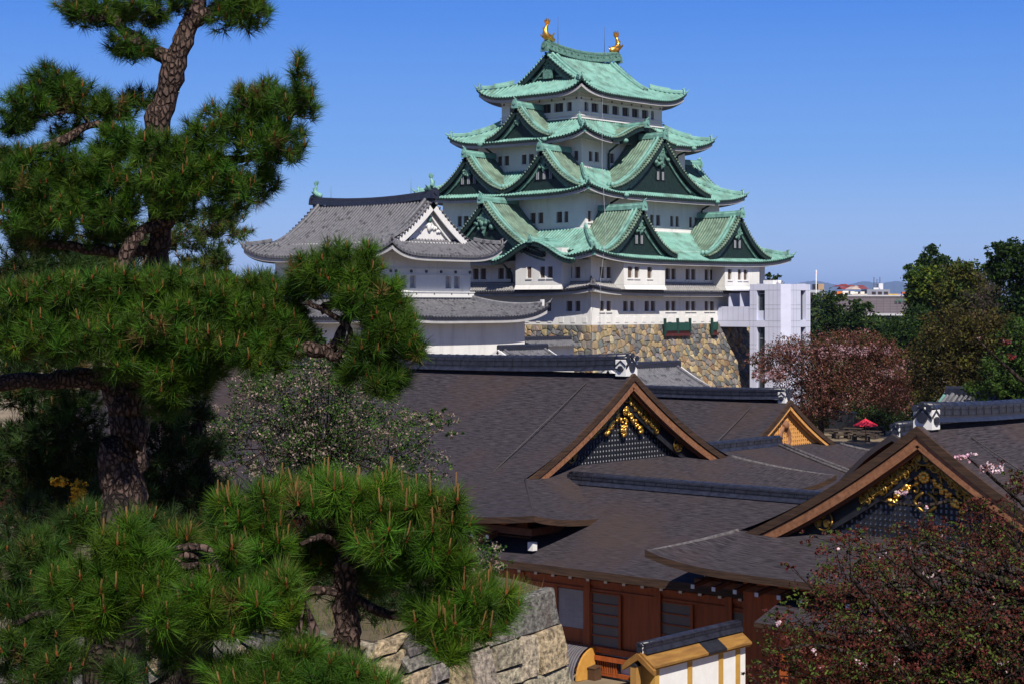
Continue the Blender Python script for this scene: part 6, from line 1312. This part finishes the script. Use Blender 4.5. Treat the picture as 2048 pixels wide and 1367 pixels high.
# ---------------------------------------------------------------- the near stone wall with its grassy top
def near_wall():
    rng = random.Random(12); root = thing('stone_wall', 'near grey and tan granite wall with large corner blocks below the near pines', 'stone wall', (-21, 26, GZ))
    c1 = at(1103, 1180, 33.0); zt = c1[2]; H = zt-GZ; c0 = c1+np.array((0, -4.6, 0)); bat = lambda y: .10*y+.012*y*y
    pal = [(.31, .28, .24), (.25, .24, .24), (.18, .178, .18), (.37, .31, .21), (.15, .145, .15), (.28, .26, .25), (.22, .21, .21), (.36, .33, .27)]
    mb = MB(); core = MB()
    # east face, courses climbing toward the corner block
    def pE(a, y, h): return np.array((c0[0]+bat(y)+h, c0[1]+a*(1+.02*y)+ (bat(y)*.6 if a > 4.0 else 0), zt-y+.07*a-.30))
    polys = []; y = -.02; k = 0; R_ = lambda q=.035: rng.uniform(-q, q)
    while y < H:
        hgt = (.66, .78, .70, .82)[k % 4]; x = 4.62; j = 0
        while x > 0:
            w = (1.2 if k % 2 == 0 else .7) if j == 0 else rng.uniform(.45, .75); x1 = max(0, x-w); sh = rng.uniform(-.16, .16) if j else 0
            if j > 1 and rng.random() < .6:    # a course broken by two smaller stones
                m_ = y+hgt*rng.uniform(.4, .6); parts = [(y, m_), (m_, y+hgt)]
            else: parts = [(y, y+hgt)]
            for p0, p1 in parts:
                q = [(x1+R_()+sh, p0+R_()), (x+R_(.02)+(sh if j else 0), p0+R_()), (x+R_(.02)-(sh if j else 0), p1+R_()), (x1+R_()-sh, p1+R_())]; polys.append(np.array(q))
            x = x1; j += 1
        y += hgt; k += 1
    stones(mb, None, None, pE, .022, .13, pal, rng, .07, polys)
    def pS(a, y, h): return np.array((c0[0]+bat(y)-a, c0[1]-bat(y)-h, zt-y-.3))
    pts = [((j+.5*(i % 2)+rng.uniform(-.36, .36))*.72, (i+.4+rng.uniform(-.33, .33))*.66) for i in range(int(H/.66)+1) for j in range(40)]
    stones(mb, [p for p in pts if 0 < p[0] < 28 and 0 < p[1] < H], (-.02, 28, 0, H), pS, .025, .16, pal, rng, .12)
    # north end and top course
    def pN(a, y, h): return np.array((c0[0]+bat(y)-a, c1[1]+bat(y)*.6+h+.05*y, zt-y+.02))
    pts = [((j+rng.uniform(-.2, .2))*.9, (i+.4)*.78) for i in range(int(H/.78)+1) for j in range(5)]
    stones(mb, [p for p in pts if 0 < p[0] < 4 and 0 < p[1] < H], (0, 4, 0, H), pN, .02, .1, pal, rng, .12)
    mb.build('masonry', [M['stone_near']], root, color=True)
    core.grid(np.array([[pE(a, y, -.05) for y in np.linspace(0, H, 8)] for a in (0, 4.55)]), 0, False); core.grid(np.array([[pS(a, y, -.05) for y in np.linspace(0, H, 8)] for a in (0, 28)]), 0, False)
    core.grid(np.array([[pN(a, y, -.06) for y in np.linspace(0, H, 8)] for a in (0, 28)]), 0, False); core.build('core', [M['joint']], root)
    # earth and coping behind the top edge
    n = 30; P = np.zeros((n, 10, 3)); A = np.linspace(-.1, 28, n)
    for i, a in enumerate(A):
        for j, b in enumerate(np.linspace(.12, 5.0, 10)):
            P[i, j] = (c0[0]-a-.12 if True else 0, c0[1]+b-.35, zt-.12+.06*math.sin(a*2+b)+.16*min(1, b)*math.exp(-((a-2)/4)**2)+.07*b-.3)
    tp = MB(); tp.grid(P, 0, True); e = tp.build('wall_top_earth', [pmat('dry_earth', (.10, .075, .045), (.06, .05, .03), 3, .95, .3)]); setting(e)
    g = np.random.default_rng(8); k = 5200; p = np.stack([c0[0]-.1-g.random(k)**1.5*9, c0[1]+.1+g.random(k)*4.4, np.zeros(k)], 1)
    ii = np.clip(((c0[0]-p[:, 0])/28*(n-1)).astype(int), 0, n-1); jj = np.clip(((p[:, 1]-c0[1]+.35-.12)/4.88*9).astype(int), 0, 9); p[:, 2] = P[ii, jj, 2]-.02
    d = unit(np.array((0, 0, 1.))+g.normal(size=(k, 3))*.35); L = g.uniform(.10, .42, (k, 1)); s = unit(np.cross(d, g.normal(size=(k, 3))))*.006
    col = np.where(g.random((k, 1)) < .3, np.array([[.20, .14, .06]]), np.array([[.06, .09, .02]]))*g.uniform(.6, 1.3, (k, 1))
    gr = np_mesh('grass', np.stack([p-s, p+s, p+d*L], 1).reshape(-1, 3), [np.arange(3*k).reshape(-1, 3)], [M['leaf']], None, None, False, np.repeat(col, 3, 0)); gr['kind'] = 'stuff'
near_wall()

# ---------------------------------------------------------------- roofed white wall in the courtyard
rw = thing('courtyard_wall', 'white courtyard wall with yellow posts and boarded roof under a tiled ridge', 'roofed wall', (-29.2, 41, GZ))
x0 = -29.2; ya, yb = 38.3, 43.0; zr = -9.33
m = MB(); m.box((x0-.27, ya+.35, GZ), (x0+.27, yb, zr-.36), 0); m.build('wall', [M['white_trim']], rw)
for y in (ya+.42, ya+1.95, ya+3.45, yb-.4):
    p = MB(); p.box((x0-.3, y-.1, GZ), (x0+.3, y+.1, zr-.3)); p.build('post', [pmat('yellow_post', (.42, .25, .06), (.36, .20, .045), 3, .6)], rw)
Pw = lambda t: zr-.70*t
b = MB()
for sg in (-1, 1):
    for y0, y1, mm in ((ya, ya+2.55, 0), (ya+2.55, ya+3.45, 1), (ya+3.45, yb, 0)):
        if sg < 0: mm = 0
        o = .006 if mm else 0
        b.prism([(x0, y0, Pw(0)+o), (x0+sg*.5, y0, Pw(.5)+o), (x0+sg*.5, y0, Pw(.5)-.06), (x0, y0, Pw(0)-.06)], (0, y1-y0, 0), mm)
    b.prism([(x0, ya-.06, Pw(0)-.06), (x0+sg*.54, ya-.06, Pw(.54)-.07), (x0+sg*.54, ya-.06, Pw(.54)-.2), (x0, ya-.06, Pw(0)-.22)], (0, .12, 0), 2)
    b.box((x0+min(0, sg)*.46+(.40 if sg > 0 else 0), ya, Pw(.48)-.13), (x0+min(0, sg)*.46+(.46 if sg > 0 else .06), yb, Pw(.48)-.055), 2)
wood = pmat('weathered_board', (.27, .145, .035), (.17, .08, .02), 1.2, .6, .1, st=(6, .8, 6), spec=.3, c3=(.12, .06, .02), scale3=1.5, lo3=.5, hi3=.7, st3=(3, .5, 3))
b.build('roof', [wood, M['lacquer'], pmat('eave_board', (.26, .135, .035), (.18, .085, .022), 3, .6)], rw)
tile_ridge(rw, [(x0, y, zr+.03) for y in np.linspace(ya+.1, yb, 6)], .3, .2, n_end=(1, None), big=.36)
# short rail beside it
rl = thing('wooden_rail', 'short yellow wooden rail at the end of the roofed courtyard wall', 'rail', (-30, 38.4, GZ))
m = MB(); q = at(1271, 1340, 48.2)
for z in (-10.0, -10.5): m.box((q[0]-.1, q[1]-.05, z), (x0-.12, q[1]+.05, z+.1))
m.build('rail', [pmat('rail_wood', (.40, .22, .06), (.3, .15, .04), 3, .6)], rl)
m = MB(); m.box((q[0]-.1, q[1]-.1, GZ), (q[0]+.1, q[1]+.1, -9.75)); m.prism([(q[0]-.12, q[1]-.12, -9.75), (q[0]+.12, q[1]-.12, -9.75), (q[0], q[1]-.12, -9.62)], (0, .24, 0), 1); m.build('post', [pmat('rail_post', (.36, .2, .055), (.26, .13, .04), 3, .6), M['lacquer']], rl)
# curved bark apron against the palace wall
ap = thing('bark_apron', 'curved grey bark apron leaning on the foot of the palace wall', 'bark apron', (-41, WY-.6, GZ))
xa, xb = at_N(1090, 1340, WY-.6)[0], at_N(1182, 1340, WY-.3)[0]; cv = [(1.0*math.sin(a), 1.05*math.cos(a)) for a in np.linspace(0, math.pi/2, 9)]
m = MB()
for i in range(int((xb-xa)/.11)):
    x = xa+i*.11; m.grid(np.array([[(xx, WY-.16-y-dz, GZ+.02+z) for y, z in cv] for xx, dz in ((x, 0), (x+.045, .022), (x+.09, 0))]), 0, True)
m.build('bark', [pmat('grey_bark_strip', (.16, .15, .165), (.07, .065, .075), 1.0, .8, .3, st=(14, 1, 1))], ap)
m = MB(); m.prism([(xb, WY-.16, GZ)]+[(xb, WY-.16-y, GZ+.02+z) for y, z in cv], (.08, 0, 0)); m.build('end_panel', [pmat('apron_end', (.50, .27, .06), (.42, .2, .04), 3, .6)], ap)
m = MB(); m.box((xb+.12, WY-.62, GZ), (xb+.42, WY-.25, GZ+.4)); m.prism([(xb+.1, WY-.64, GZ+.4), (xb+.44, WY-.64, GZ+.4), (xb+.44, WY-.23, GZ+.45), (xb+.1, WY-.23, GZ+.45)], (0, 0, .03)); o = m.build('utility_box', [pmat('brown_box', (.08, .04, .022), (.05, .03, .018), 3, .6)]); tag(o, 'small brown wooden box beside the curved bark apron', 'box')
m = MB(); q0 = at_N(1300, 1340, WY-.9)[0]; m.box((q0-.5, WY-.95, GZ-.02), (q0+.5, WY-.5, GZ+.16)); o = m.build('step_stone', [pmat('step', (.3, .28, .25), (.22, .2, .18), 5, .9, .4)]); tag(o, 'grey stepping stone by the foot of the palace wall', 'stepping stone')
# little roof at the right of the courtyard
pr_ = thing('entrance_porch', 'small grey shingled porch roof half hidden by the near red cherry', 'porch roof', (-27, 44, GZ))
q = at(1508, 1243, 52); mb = MB(); P3 = lambda t: q[2]+.62-.31*t
for sg in (-1, 1):
    s = np.linspace(q[0], q[0]+5, 12); t = np.linspace(0, 2, 6); G = np.zeros((12, 6, 3)); G[:, :, 0] = s[:, None]; G[:, :, 1] = q[1]+2+sg*t[None, :]; G[:, :, 2] = P3(t)[None, :]; mb.grid(G, 0, True, G[:, :, :2].copy())
    e = G[:, -1].copy(); e[:, 2] -= .14; mb.grid(np.stack([G[:, -1], e], 1), 1, False); E2 = G.copy(); E2[:, :, 2] -= .14; mb.grid(E2, 1, False); mb.grid(np.stack([G[0], E2[0]], 1), 1, False)
mb.build('roof', [M['shingle'], M['shingle_edge']], pr_)
for x, y in ((q[0]+.7, q[1]+.5), (q[0]+4.3, q[1]+.5), (q[0]+.7, q[1]+3.4), (q[0]+4.3, q[1]+3.4)):
    m = MB(); m.box((x-.09, y-.09, GZ), (x+.09, y+.09, P3(1.4)-.12)); m.build('post', [M['redwood']], pr_)

# ---------------------------------------------------------------- picnic place
def at_ground(px, py): return at_Z(px, py, GZ)
um = at_ground(1731, 884); pu = thing('parasol', 'bright red parasol open over the picnic tables', 'parasol', um)
s_ = depth(um)/F; rad = 25*s_; zt = (YH-836)*s_; zb = (YH-849)*s_
m = MB(); N_ = 8; V = [(um[0], um[1], zt)]+[(um[0]+rad*math.cos(k*math.pi/4), um[1]+rad*math.sin(k*math.pi/4), zb) for k in range(8)]+[(um[0]+rad*math.cos(k*math.pi/4), um[1]+rad*math.sin(k*math.pi/4), zb-.08) for k in range(8)]
m.add(V, [(0, 1+k, 1+(k+1) % 8) for k in range(8)]+[(1+k, 9+k, 9+(k+1) % 8, 1+(k+1) % 8) for k in range(8)]); m.build('canopy', [pmat('red_cloth', (.58, .022, .055), (.5, .018, .045), 3, .7)], pu)
m = MB(); m.tube([(um[0], um[1], GZ), (um[0], um[1], zt+.12)], .03, 8); m.build('pole', [M['redwood']], pu)
lm = at_ground(1692, 862); ls = depth(lm)/F; lp = thing('street_lamp', 'slim dark lamp post with a white glass lantern behind the picnic tables', 'street lamp', lm)
ztop = (YH-812)*ls; m = MB(); m.tube([lm, lm+np.array((0, 0, .6)), (lm[0], lm[1], ztop)], [.09, .06, .05], 8); m.build('post', [M['iron']], lp)
m = MB(); m.tube([(lm[0], lm[1], ztop), (lm[0], lm[1], ztop+.35)], [.13, .17], 8); m.build('lantern', [M['white_trim']], lp)
m = MB(); m.tube([(lm[0], lm[1], ztop+.35), (lm[0], lm[1], ztop+.48)], [.22, .05], 8); m.build('cap', [M['iron']], lp)
shadewood = pmat('shaded_wood', (.06, .042, .028), (.035, .025, .018), 4, .8, .2, st=(1, 6, 1)); dk = pmat('table_leg_wood', (.06, .045, .035), (.04, .03, .025), 3, .8)  # table and bench wood darkened to stand in for tree shade
def picnic(px, py, ang, label):
    c = at_ground(px, py); t = thing('picnic_table', label, 'picnic table', c, 'wooden picnic tables on the sandy ground'); ca, sa = math.cos(ang), math.sin(ang)
    def bx(name, a0, a1, b0, b1, z0, z1, mt):
        P = [(c[0]+ca*a-sa*b, c[1]+sa*a+ca*b, GZ+z) for z in (z0, z1) for a, b in ((a0, b0), (a1, b0), (a1, b1), (a0, b1))]
        m = MB(); m.add(P, [(3, 2, 1, 0), (4, 5, 6, 7), (0, 1, 5, 4), (1, 2, 6, 5), (2, 3, 7, 6), (3, 0, 4, 7)]); return m.build(name, [mt], t)
    bx('tabletop', -.95, .95, -.42, .42, .68, .76, shadewood)
    for s in (-1, 1): bx('bench', -.95, .95, s*.85-.17, s*.85+.17, .38, .46, shadewood)
    for s in (-1, 1):
        bx('leg', s*.62-.12, s*.62+.12, -.3, .3, 0, .68, dk)
        for r in (-1, 1): bx('leg', s*.62-.08, s*.62+.08, r*.85-.14, r*.85+.14, 0, .38, dk)
for px, py, a, lb in ((1658, 872, .5, 'picnic table farthest left, nearest the orange gable'), (1684, 876, .9, 'picnic table left of the lamp post foot'), (1706, 870, .3, 'picnic table between the lamp post and the red parasol'), (1722, 880, .7, 'picnic table directly under the left edge of the red parasol'), (1742, 876, .2, 'picnic table right of the red parasol pole'), (1752, 868, .8, 'picnic table farthest right, near the black gable')):
    picnic(px, py, a, lb)
hb = at_ground(1668, 868); m = MB(); m.box((hb[0]-2.4, hb[1]+3, GZ), (hb[0]+.4, hb[1]+3.6, GZ+2.0)); m.box((hb[0]-2.5, hb[1]+2.9, GZ+2.0), (hb[0]+.5, hb[1]+3.7, GZ+2.12)); o = m.build('notice_shed', [M['lacquer']]); tag(o, 'dark flat-topped shed at the left behind the picnic tables', 'shed')
tree('shrub', 'dark clipped shrubs under the pink cherry behind the picnic tables', 'shrub', (1720, 186), [(1650, 845, 40, 22, 186, 2), (1720, 835, 60, 25, 188, 2), (1790, 840, 50, 30, 186, 2), (1600, 840, 40, 25, 188, 2), (1700, 852, 70, 20, 187, 2), (1760, 852, 60, 20, 187, 2), (1730, 815, 70, 25, 190, 2)], 17000, .14, [(*G1, 3), (*BR, 1), (*G2, .7)], 77, r=3, branches=20, per=22, spread=.2)

# ---------------------------------------------------------------- the city behind
def block(name, label, cat, x0, x1, yt, d, depth_m=14, parts=None):
    a, b = at(x0, 600, d), at(x1, 600, d); zt = (YH-yt)*d/F; t = thing(name, label, cat, ((a[0]+b[0])/2, (a[1]+b[1])/2, GZ)); u = unit(b-a); n = np.array((-FX, -FY, 0.)); return t, a, b, zt, u, n
def slab(mb, a, u, n, s0, s1, d0, d1, z0, z1, m=0):
    P = [(*(a+u*s+n*d)[:2], z) for z in (z0, z1) for s, d in ((s0, d0), (s1, d0), (s1, d1), (s0, d1))]; mb.add(P, [(3, 2, 1, 0), (4, 5, 6, 7), (0, 1, 5, 4), (1, 2, 6, 5), (2, 3, 7, 6), (3, 0, 4, 7)], m)
# tiled sports hall with green lettering
t, a, b, zt, u, n = block('sports_hall', 'long flat grey-brown tiled hall with green lettering between the pines', 'hall', 1672, 1960, 593, 420)
Lh = np.linalg.norm(b-a); m = MB(); slab(m, a, u, n, 0, Lh, -40, 0, -2.0, zt); m.build('wall', [pmat('grey_brown_tile', (.135, .115, .135), (.115, .098, .115), .4, .7)], t)
m = MB(); slab(m, a, u, n, -.3, Lh+.3, -40.3, .25, zt, zt+.35); slab(m, a, u, n, -.3, Lh+.3, -40, .2, -2.5, -2.0); m.build('coping', [pmat('pale_coping', (.4, .4, .44), (.35, .35, .38), 1, .7)], t)
m = MB(); slab(m, a, u, n, .5, Lh-.5, -38, -1.2, GZ, -2.5); 
for s in np.arange(2, Lh, 4.5): slab(m, a, u, n, s, s+.4, -1.1, -.7, GZ, -2.5, 1)
m.build('ground_floor', [M['pane'], pmat('grey_pier', (.3, .3, .32), (.25, .25, .27), 1, .7)], t)
m = MB()
for s in np.arange(0, Lh, 1.6): slab(m, a, u, n, s-.03, s+.03, .0, .03, -2.0, zt)
for z in np.arange(-1.6, zt, .62): slab(m, a, u, n, 0, Lh, .0, .025, z-.02, z+.02)
m.build('tile_joint', [pmat('hall_joint', (.085, .072, .088), (.08, .068, .08), 1, .8)], t)
def lettering(text, px, py, h_px, d, par, mat, org_t):
    cu = bpy.data.curves.new('sign_lettering', 'FONT'); cu.body = text; cu.size = h_px*d/F*1.25; cu.extrude = .03; cu.space_character = 1.12
    o = bpy.data.objects.new('sign_lettering', cu); COL.objects.link(o); p = at(px, py, d)
    o.rotation_euler = (math.radians(90), 0, TH); cu.materials.append(mat); bpy.context.view_layer.update(); me = bpy.data.meshes.new_from_object(o.evaluated_get(bpy.context.evaluated_depsgraph_get())); bpy.data.objects.remove(o); o = bpy.data.objects.new('sign_lettering', me); COL.objects.link(o); o.rotation_euler = (math.radians(90), 0, TH); o.parent = par; o.location = Vector(p-org(par)); ORG[o.name] = org(par); return o
green_l = pmat('green_letter', (.01, .13, .09), (.012, .15, .1), 1, .5)
lettering('自園ゆ北 セ', 1789.5, 604, 6.0, 419.6, t, green_l, None)
# small buildings on the skyline
def house(name, label, x0, x1, yt, yb, d, wallc, roofc, gab=False, win=0, cat='house'):
    t, a, b, zt, u, n = block(name, label, cat, x0, x1, yt, d); L = np.linalg.norm(b-a); ze = (YH-yb)*d/F
    m = MB(); slab(m, a, u, n, 0, L, -12, 0, GZ, ze if roofc else zt); m.build('wall', [pmat('wall_paint', wallc, tuple(x*.85 for x in wallc), .3, .8)], t)
    if roofc:
        m = MB(); Z = np.array((0, 0, 1.))
        if gab:
            P = [a+n*.5-u*.6+Z*(ze), a+n*.5+u*(L/2)+Z*zt, a+n*.5+u*(L+.6)+Z*ze]; P = [np.array((p[0], p[1], p[2])) for p in P]; m.prism(P, -n*13)
        else:
            P = [a+n*.6-u*.5+Z*ze, a-n*6-u*.5+Z*zt, a-n*12.6-u*.5+Z*ze]; m.prism(P, u*(L+1))
        m.build('roof', [pmat('roof_paint', roofc, tuple(x*.8 for x in roofc), .5, .7)], t)
    if win:
        for r in range(win):
            z0 = ze-2.2-r*3
            for s in np.arange(.8, L-1.2, 2.6):
                w = MB(); slab(w, a, u, n, s, s+1.5, -.05, .06, z0, z0+1.4); w.build('window', [M['pane']], t)
    return t
cream = (.62, .56, .46); red = (.24, .045, .045)
house('town_house', 'cream gable-fronted town house with red roof, nearest on the skyline', 1704, 1719, 583, 589, 700, cream, (.55, .45, .4), True, 2)
house('town_house', 'long red-roofed town house left of the cream gable', 1686, 1705, 583.5, 588.5, 720, (.25, .27, .36), red, False, 1)
house('town_house', 'long red-roofed town house right of the cream gable', 1717, 1735, 584, 588, 720, (.5, .45, .4), red, False, 1)
for k, (x0, x1, y0, y1, c, r) in enumerate(((1677, 1686, 580, 583, (.75, .72, .68), red), (1686, 1697, 578, 582, (.75, .72, .66), red), (1701, 1709, 580, 583, (.75, .72, .68), (.3, .08, .07)), (1709, 1716, 581.5, 584, (.7, .68, .62), (.4, .36, .32)), (1721, 1729, 580.5, 583.5, (.72, .68, .6), red))):
    house('dormer_house', ('white dormered house farthest left of the red roofs', 'tall white dormered house with red roof above the long red roof', 'white dormered house just above the cream gable', 'small grey-roofed house right of the cream gable peak', 'white dormered house nearest the grey apartment block')[k], x0, x1, y0, y1, 790, c, r, True, 1)
house('shop_building', 'orange-fronted shop at the left end of the red roofs', 1674, 1685, 583, 588, 680, (.55, .16, .04), None, False, 0, 'shop')
t, a, b, zt, u, n = block('apartment_block', 'grey balconied apartment block carrying an antenna mast', 'apartment block', 1734, 1780, 579, 850); L = np.linalg.norm(b-a)
m = MB(); slab(m, a, u, n, 0, L, -14, 0, GZ, zt); m.build('wall', [pmat('apartment_wall', (.22, .23, .28), (.19, .2, .25), .3, .8)], t)
for r in range(4):
    for s in np.arange(2.3, L-1.5, 2.9):
        if abs(s % 8.7-4) < .8: continue
        m = MB(); z = zt-1.0-r*3.0; slab(m, a, u, n, s, s+1.9, 0, .1, z-1.6, z-.1); m.build('window', [M['pane']], t)
    m = MB(); slab(m, a, u, n, 1.8, L, .1, 1.4, zt-3.4-r*3, zt-2.6-r*3); m.build('balcony', [pmat('balcony_grey', (.34, .35, .40), (.3, .31, .36), .5, .8)], t)
m = MB(); pz = lambda y: (YH-y)*850/F
s0 = (1758-1734)/46*L
for ds in (-1.2, 1.2): slab(m, a, u, n, s0+ds*1.2-.15, s0+ds*1.2+.15, -5, -4.7, zt, pz(554))
slab(m, a, u, n, s0-.12, s0+.12, -5, -4.7, zt, pz(558)); 
for y in (566, 570, 574): slab(m, a, u, n, s0-1.6, s0+1.6, -5.1, -4.6, pz(y), pz(y-.7))
slab(m, a, u, n, s0-2, s0+1.2, -6, -3, zt, pz(575.5), 1); slab(m, a, u, n, s0+.5, s0+2.6, -6, -3, zt, pz(567), 1)
m.build('antenna_mast', [M['iron'], pmat('mast_cabin', (.6, .6, .66), (.5, .5, .55), 1, .7)], t)
house('corner_tower_building', 'brown block with square openings behind the lift tower', 1636.5, 1648, 568, 568, 600, (.36, .25, .16), None, False, 2, 'office block')
house('low_office', 'flat grey office roof at the foot of the flagpole', 1612, 1650, 580, 580, 560, (.34, .36, .42), None, False, 1, 'office')
for x0, x1, y0, y1, c, lb in ((1777, 1796, 588, 592, (.62, .40, .03), 'yellow advertising board beside the apartment block'), (1796, 1801, 588, 592, (.55, .3, .32), 'small pink board next to the yellow board'), (1801, 1809, 588, 592, (.22, .3, .62), 'blue and white board right of the pink one'), (1803, 1815, 584, 588, (.5, .13, .04), 'orange-red board above the blue one')):
    d = 640; t, a, b, zt, u, n = block('advertising_board', lb, 'sign board', x0, x1, y0, d); L = np.linalg.norm(b-a); m = MB(); slab(m, a, u, n, 0, L, -.4, 0, (YH-y1)*d/F, zt); m.build('board', [pmat('board_paint', c, tuple(x*.8 for x in c), .8, .6)], t)
    for s in (L*.2, L*.8): m = MB(); slab(m, a, u, n, s-.12, s+.12, -.38, -.1, GZ, (YH-y1)*d/F); m.build('leg', [M['iron']], t)
fp = at(1632.3, 582, 540); t = thing('flagpole', 'white flagpole with a furled red and white flag above the lift tower', 'flagpole', (fp[0], fp[1], GZ)); z_ = lambda y: (YH-y)*540/F
m = MB(); m.tube([(fp[0], fp[1], GZ), (fp[0], fp[1], z_(540))], .13, 8); m.build('pole', [M['white_trim']], t)
m = MB(); m.prism([fp*[1, 1, 0]+np.array((RX, RY, 0))*s+np.array((0, 0, z_(y))) for s, y in ((-.1, 541.5), (.25, 542), (.35, 548), (-.25, 548.5))], (FX*.15, FY*.15, 0), 1); m.prism([fp*[1, 1, 0]+np.array((RX, RY, 0))*s+np.array((0, 0, z_(y)))-np.array((FX, FY, 0))*.05 for s, y in ((-.25, 544), (.2, 543.5), (.3, 547.5), (-.2, 548))], (FX*.1, FY*.1, 0), 0)
m.build('flag', [pmat('flag_red', (.5, .03, .04), (.45, .03, .03), 2, .7), M['white_trim']], t)
# low city roofs and woods on the horizon
def woods():
    rng = np.random.default_rng(3); k = 900; px = rng.uniform(-300, 2500, k); d = rng.uniform(420, 2600, k); C = np.array([at(x, 610, q) for x, q in zip(px, d)]); C[:, 2] = GZ; V = []; Fc = []
    n = 70; c = np.repeat(C, n, 0); r = np.repeat(rng.uniform(3, 6.5, k), n)[:, None]; v = unit(rng.normal(size=(k*n, 3))); P = c+v*r*[1.3, 1.3, .9]; P[:, 2] += np.repeat(rng.uniform(4, 7, k), n); nn_ = unit(v+rng.normal(size=v.shape)*.6); a = unit(np.cross(nn_, rng.normal(size=v.shape))); b = np.cross(nn_, a); s = r*.34
    V = np.stack([P-a*s, P-b*s, P+a*s, P+b*s], 1).reshape(-1, 3); col = np.repeat(np.array((.024, .045, .016))*rng.uniform(.6, 1.5, (k, 1)), n, 0)*rng.uniform(.7, 1.3, (k*n, 1))
    return np_mesh('woods', V, [np.arange(len(V)).reshape(-1, 4)], [M['leaf']], None, None, False, np.repeat(col, 4, 0))
woods()['kind'] = 'stuff'
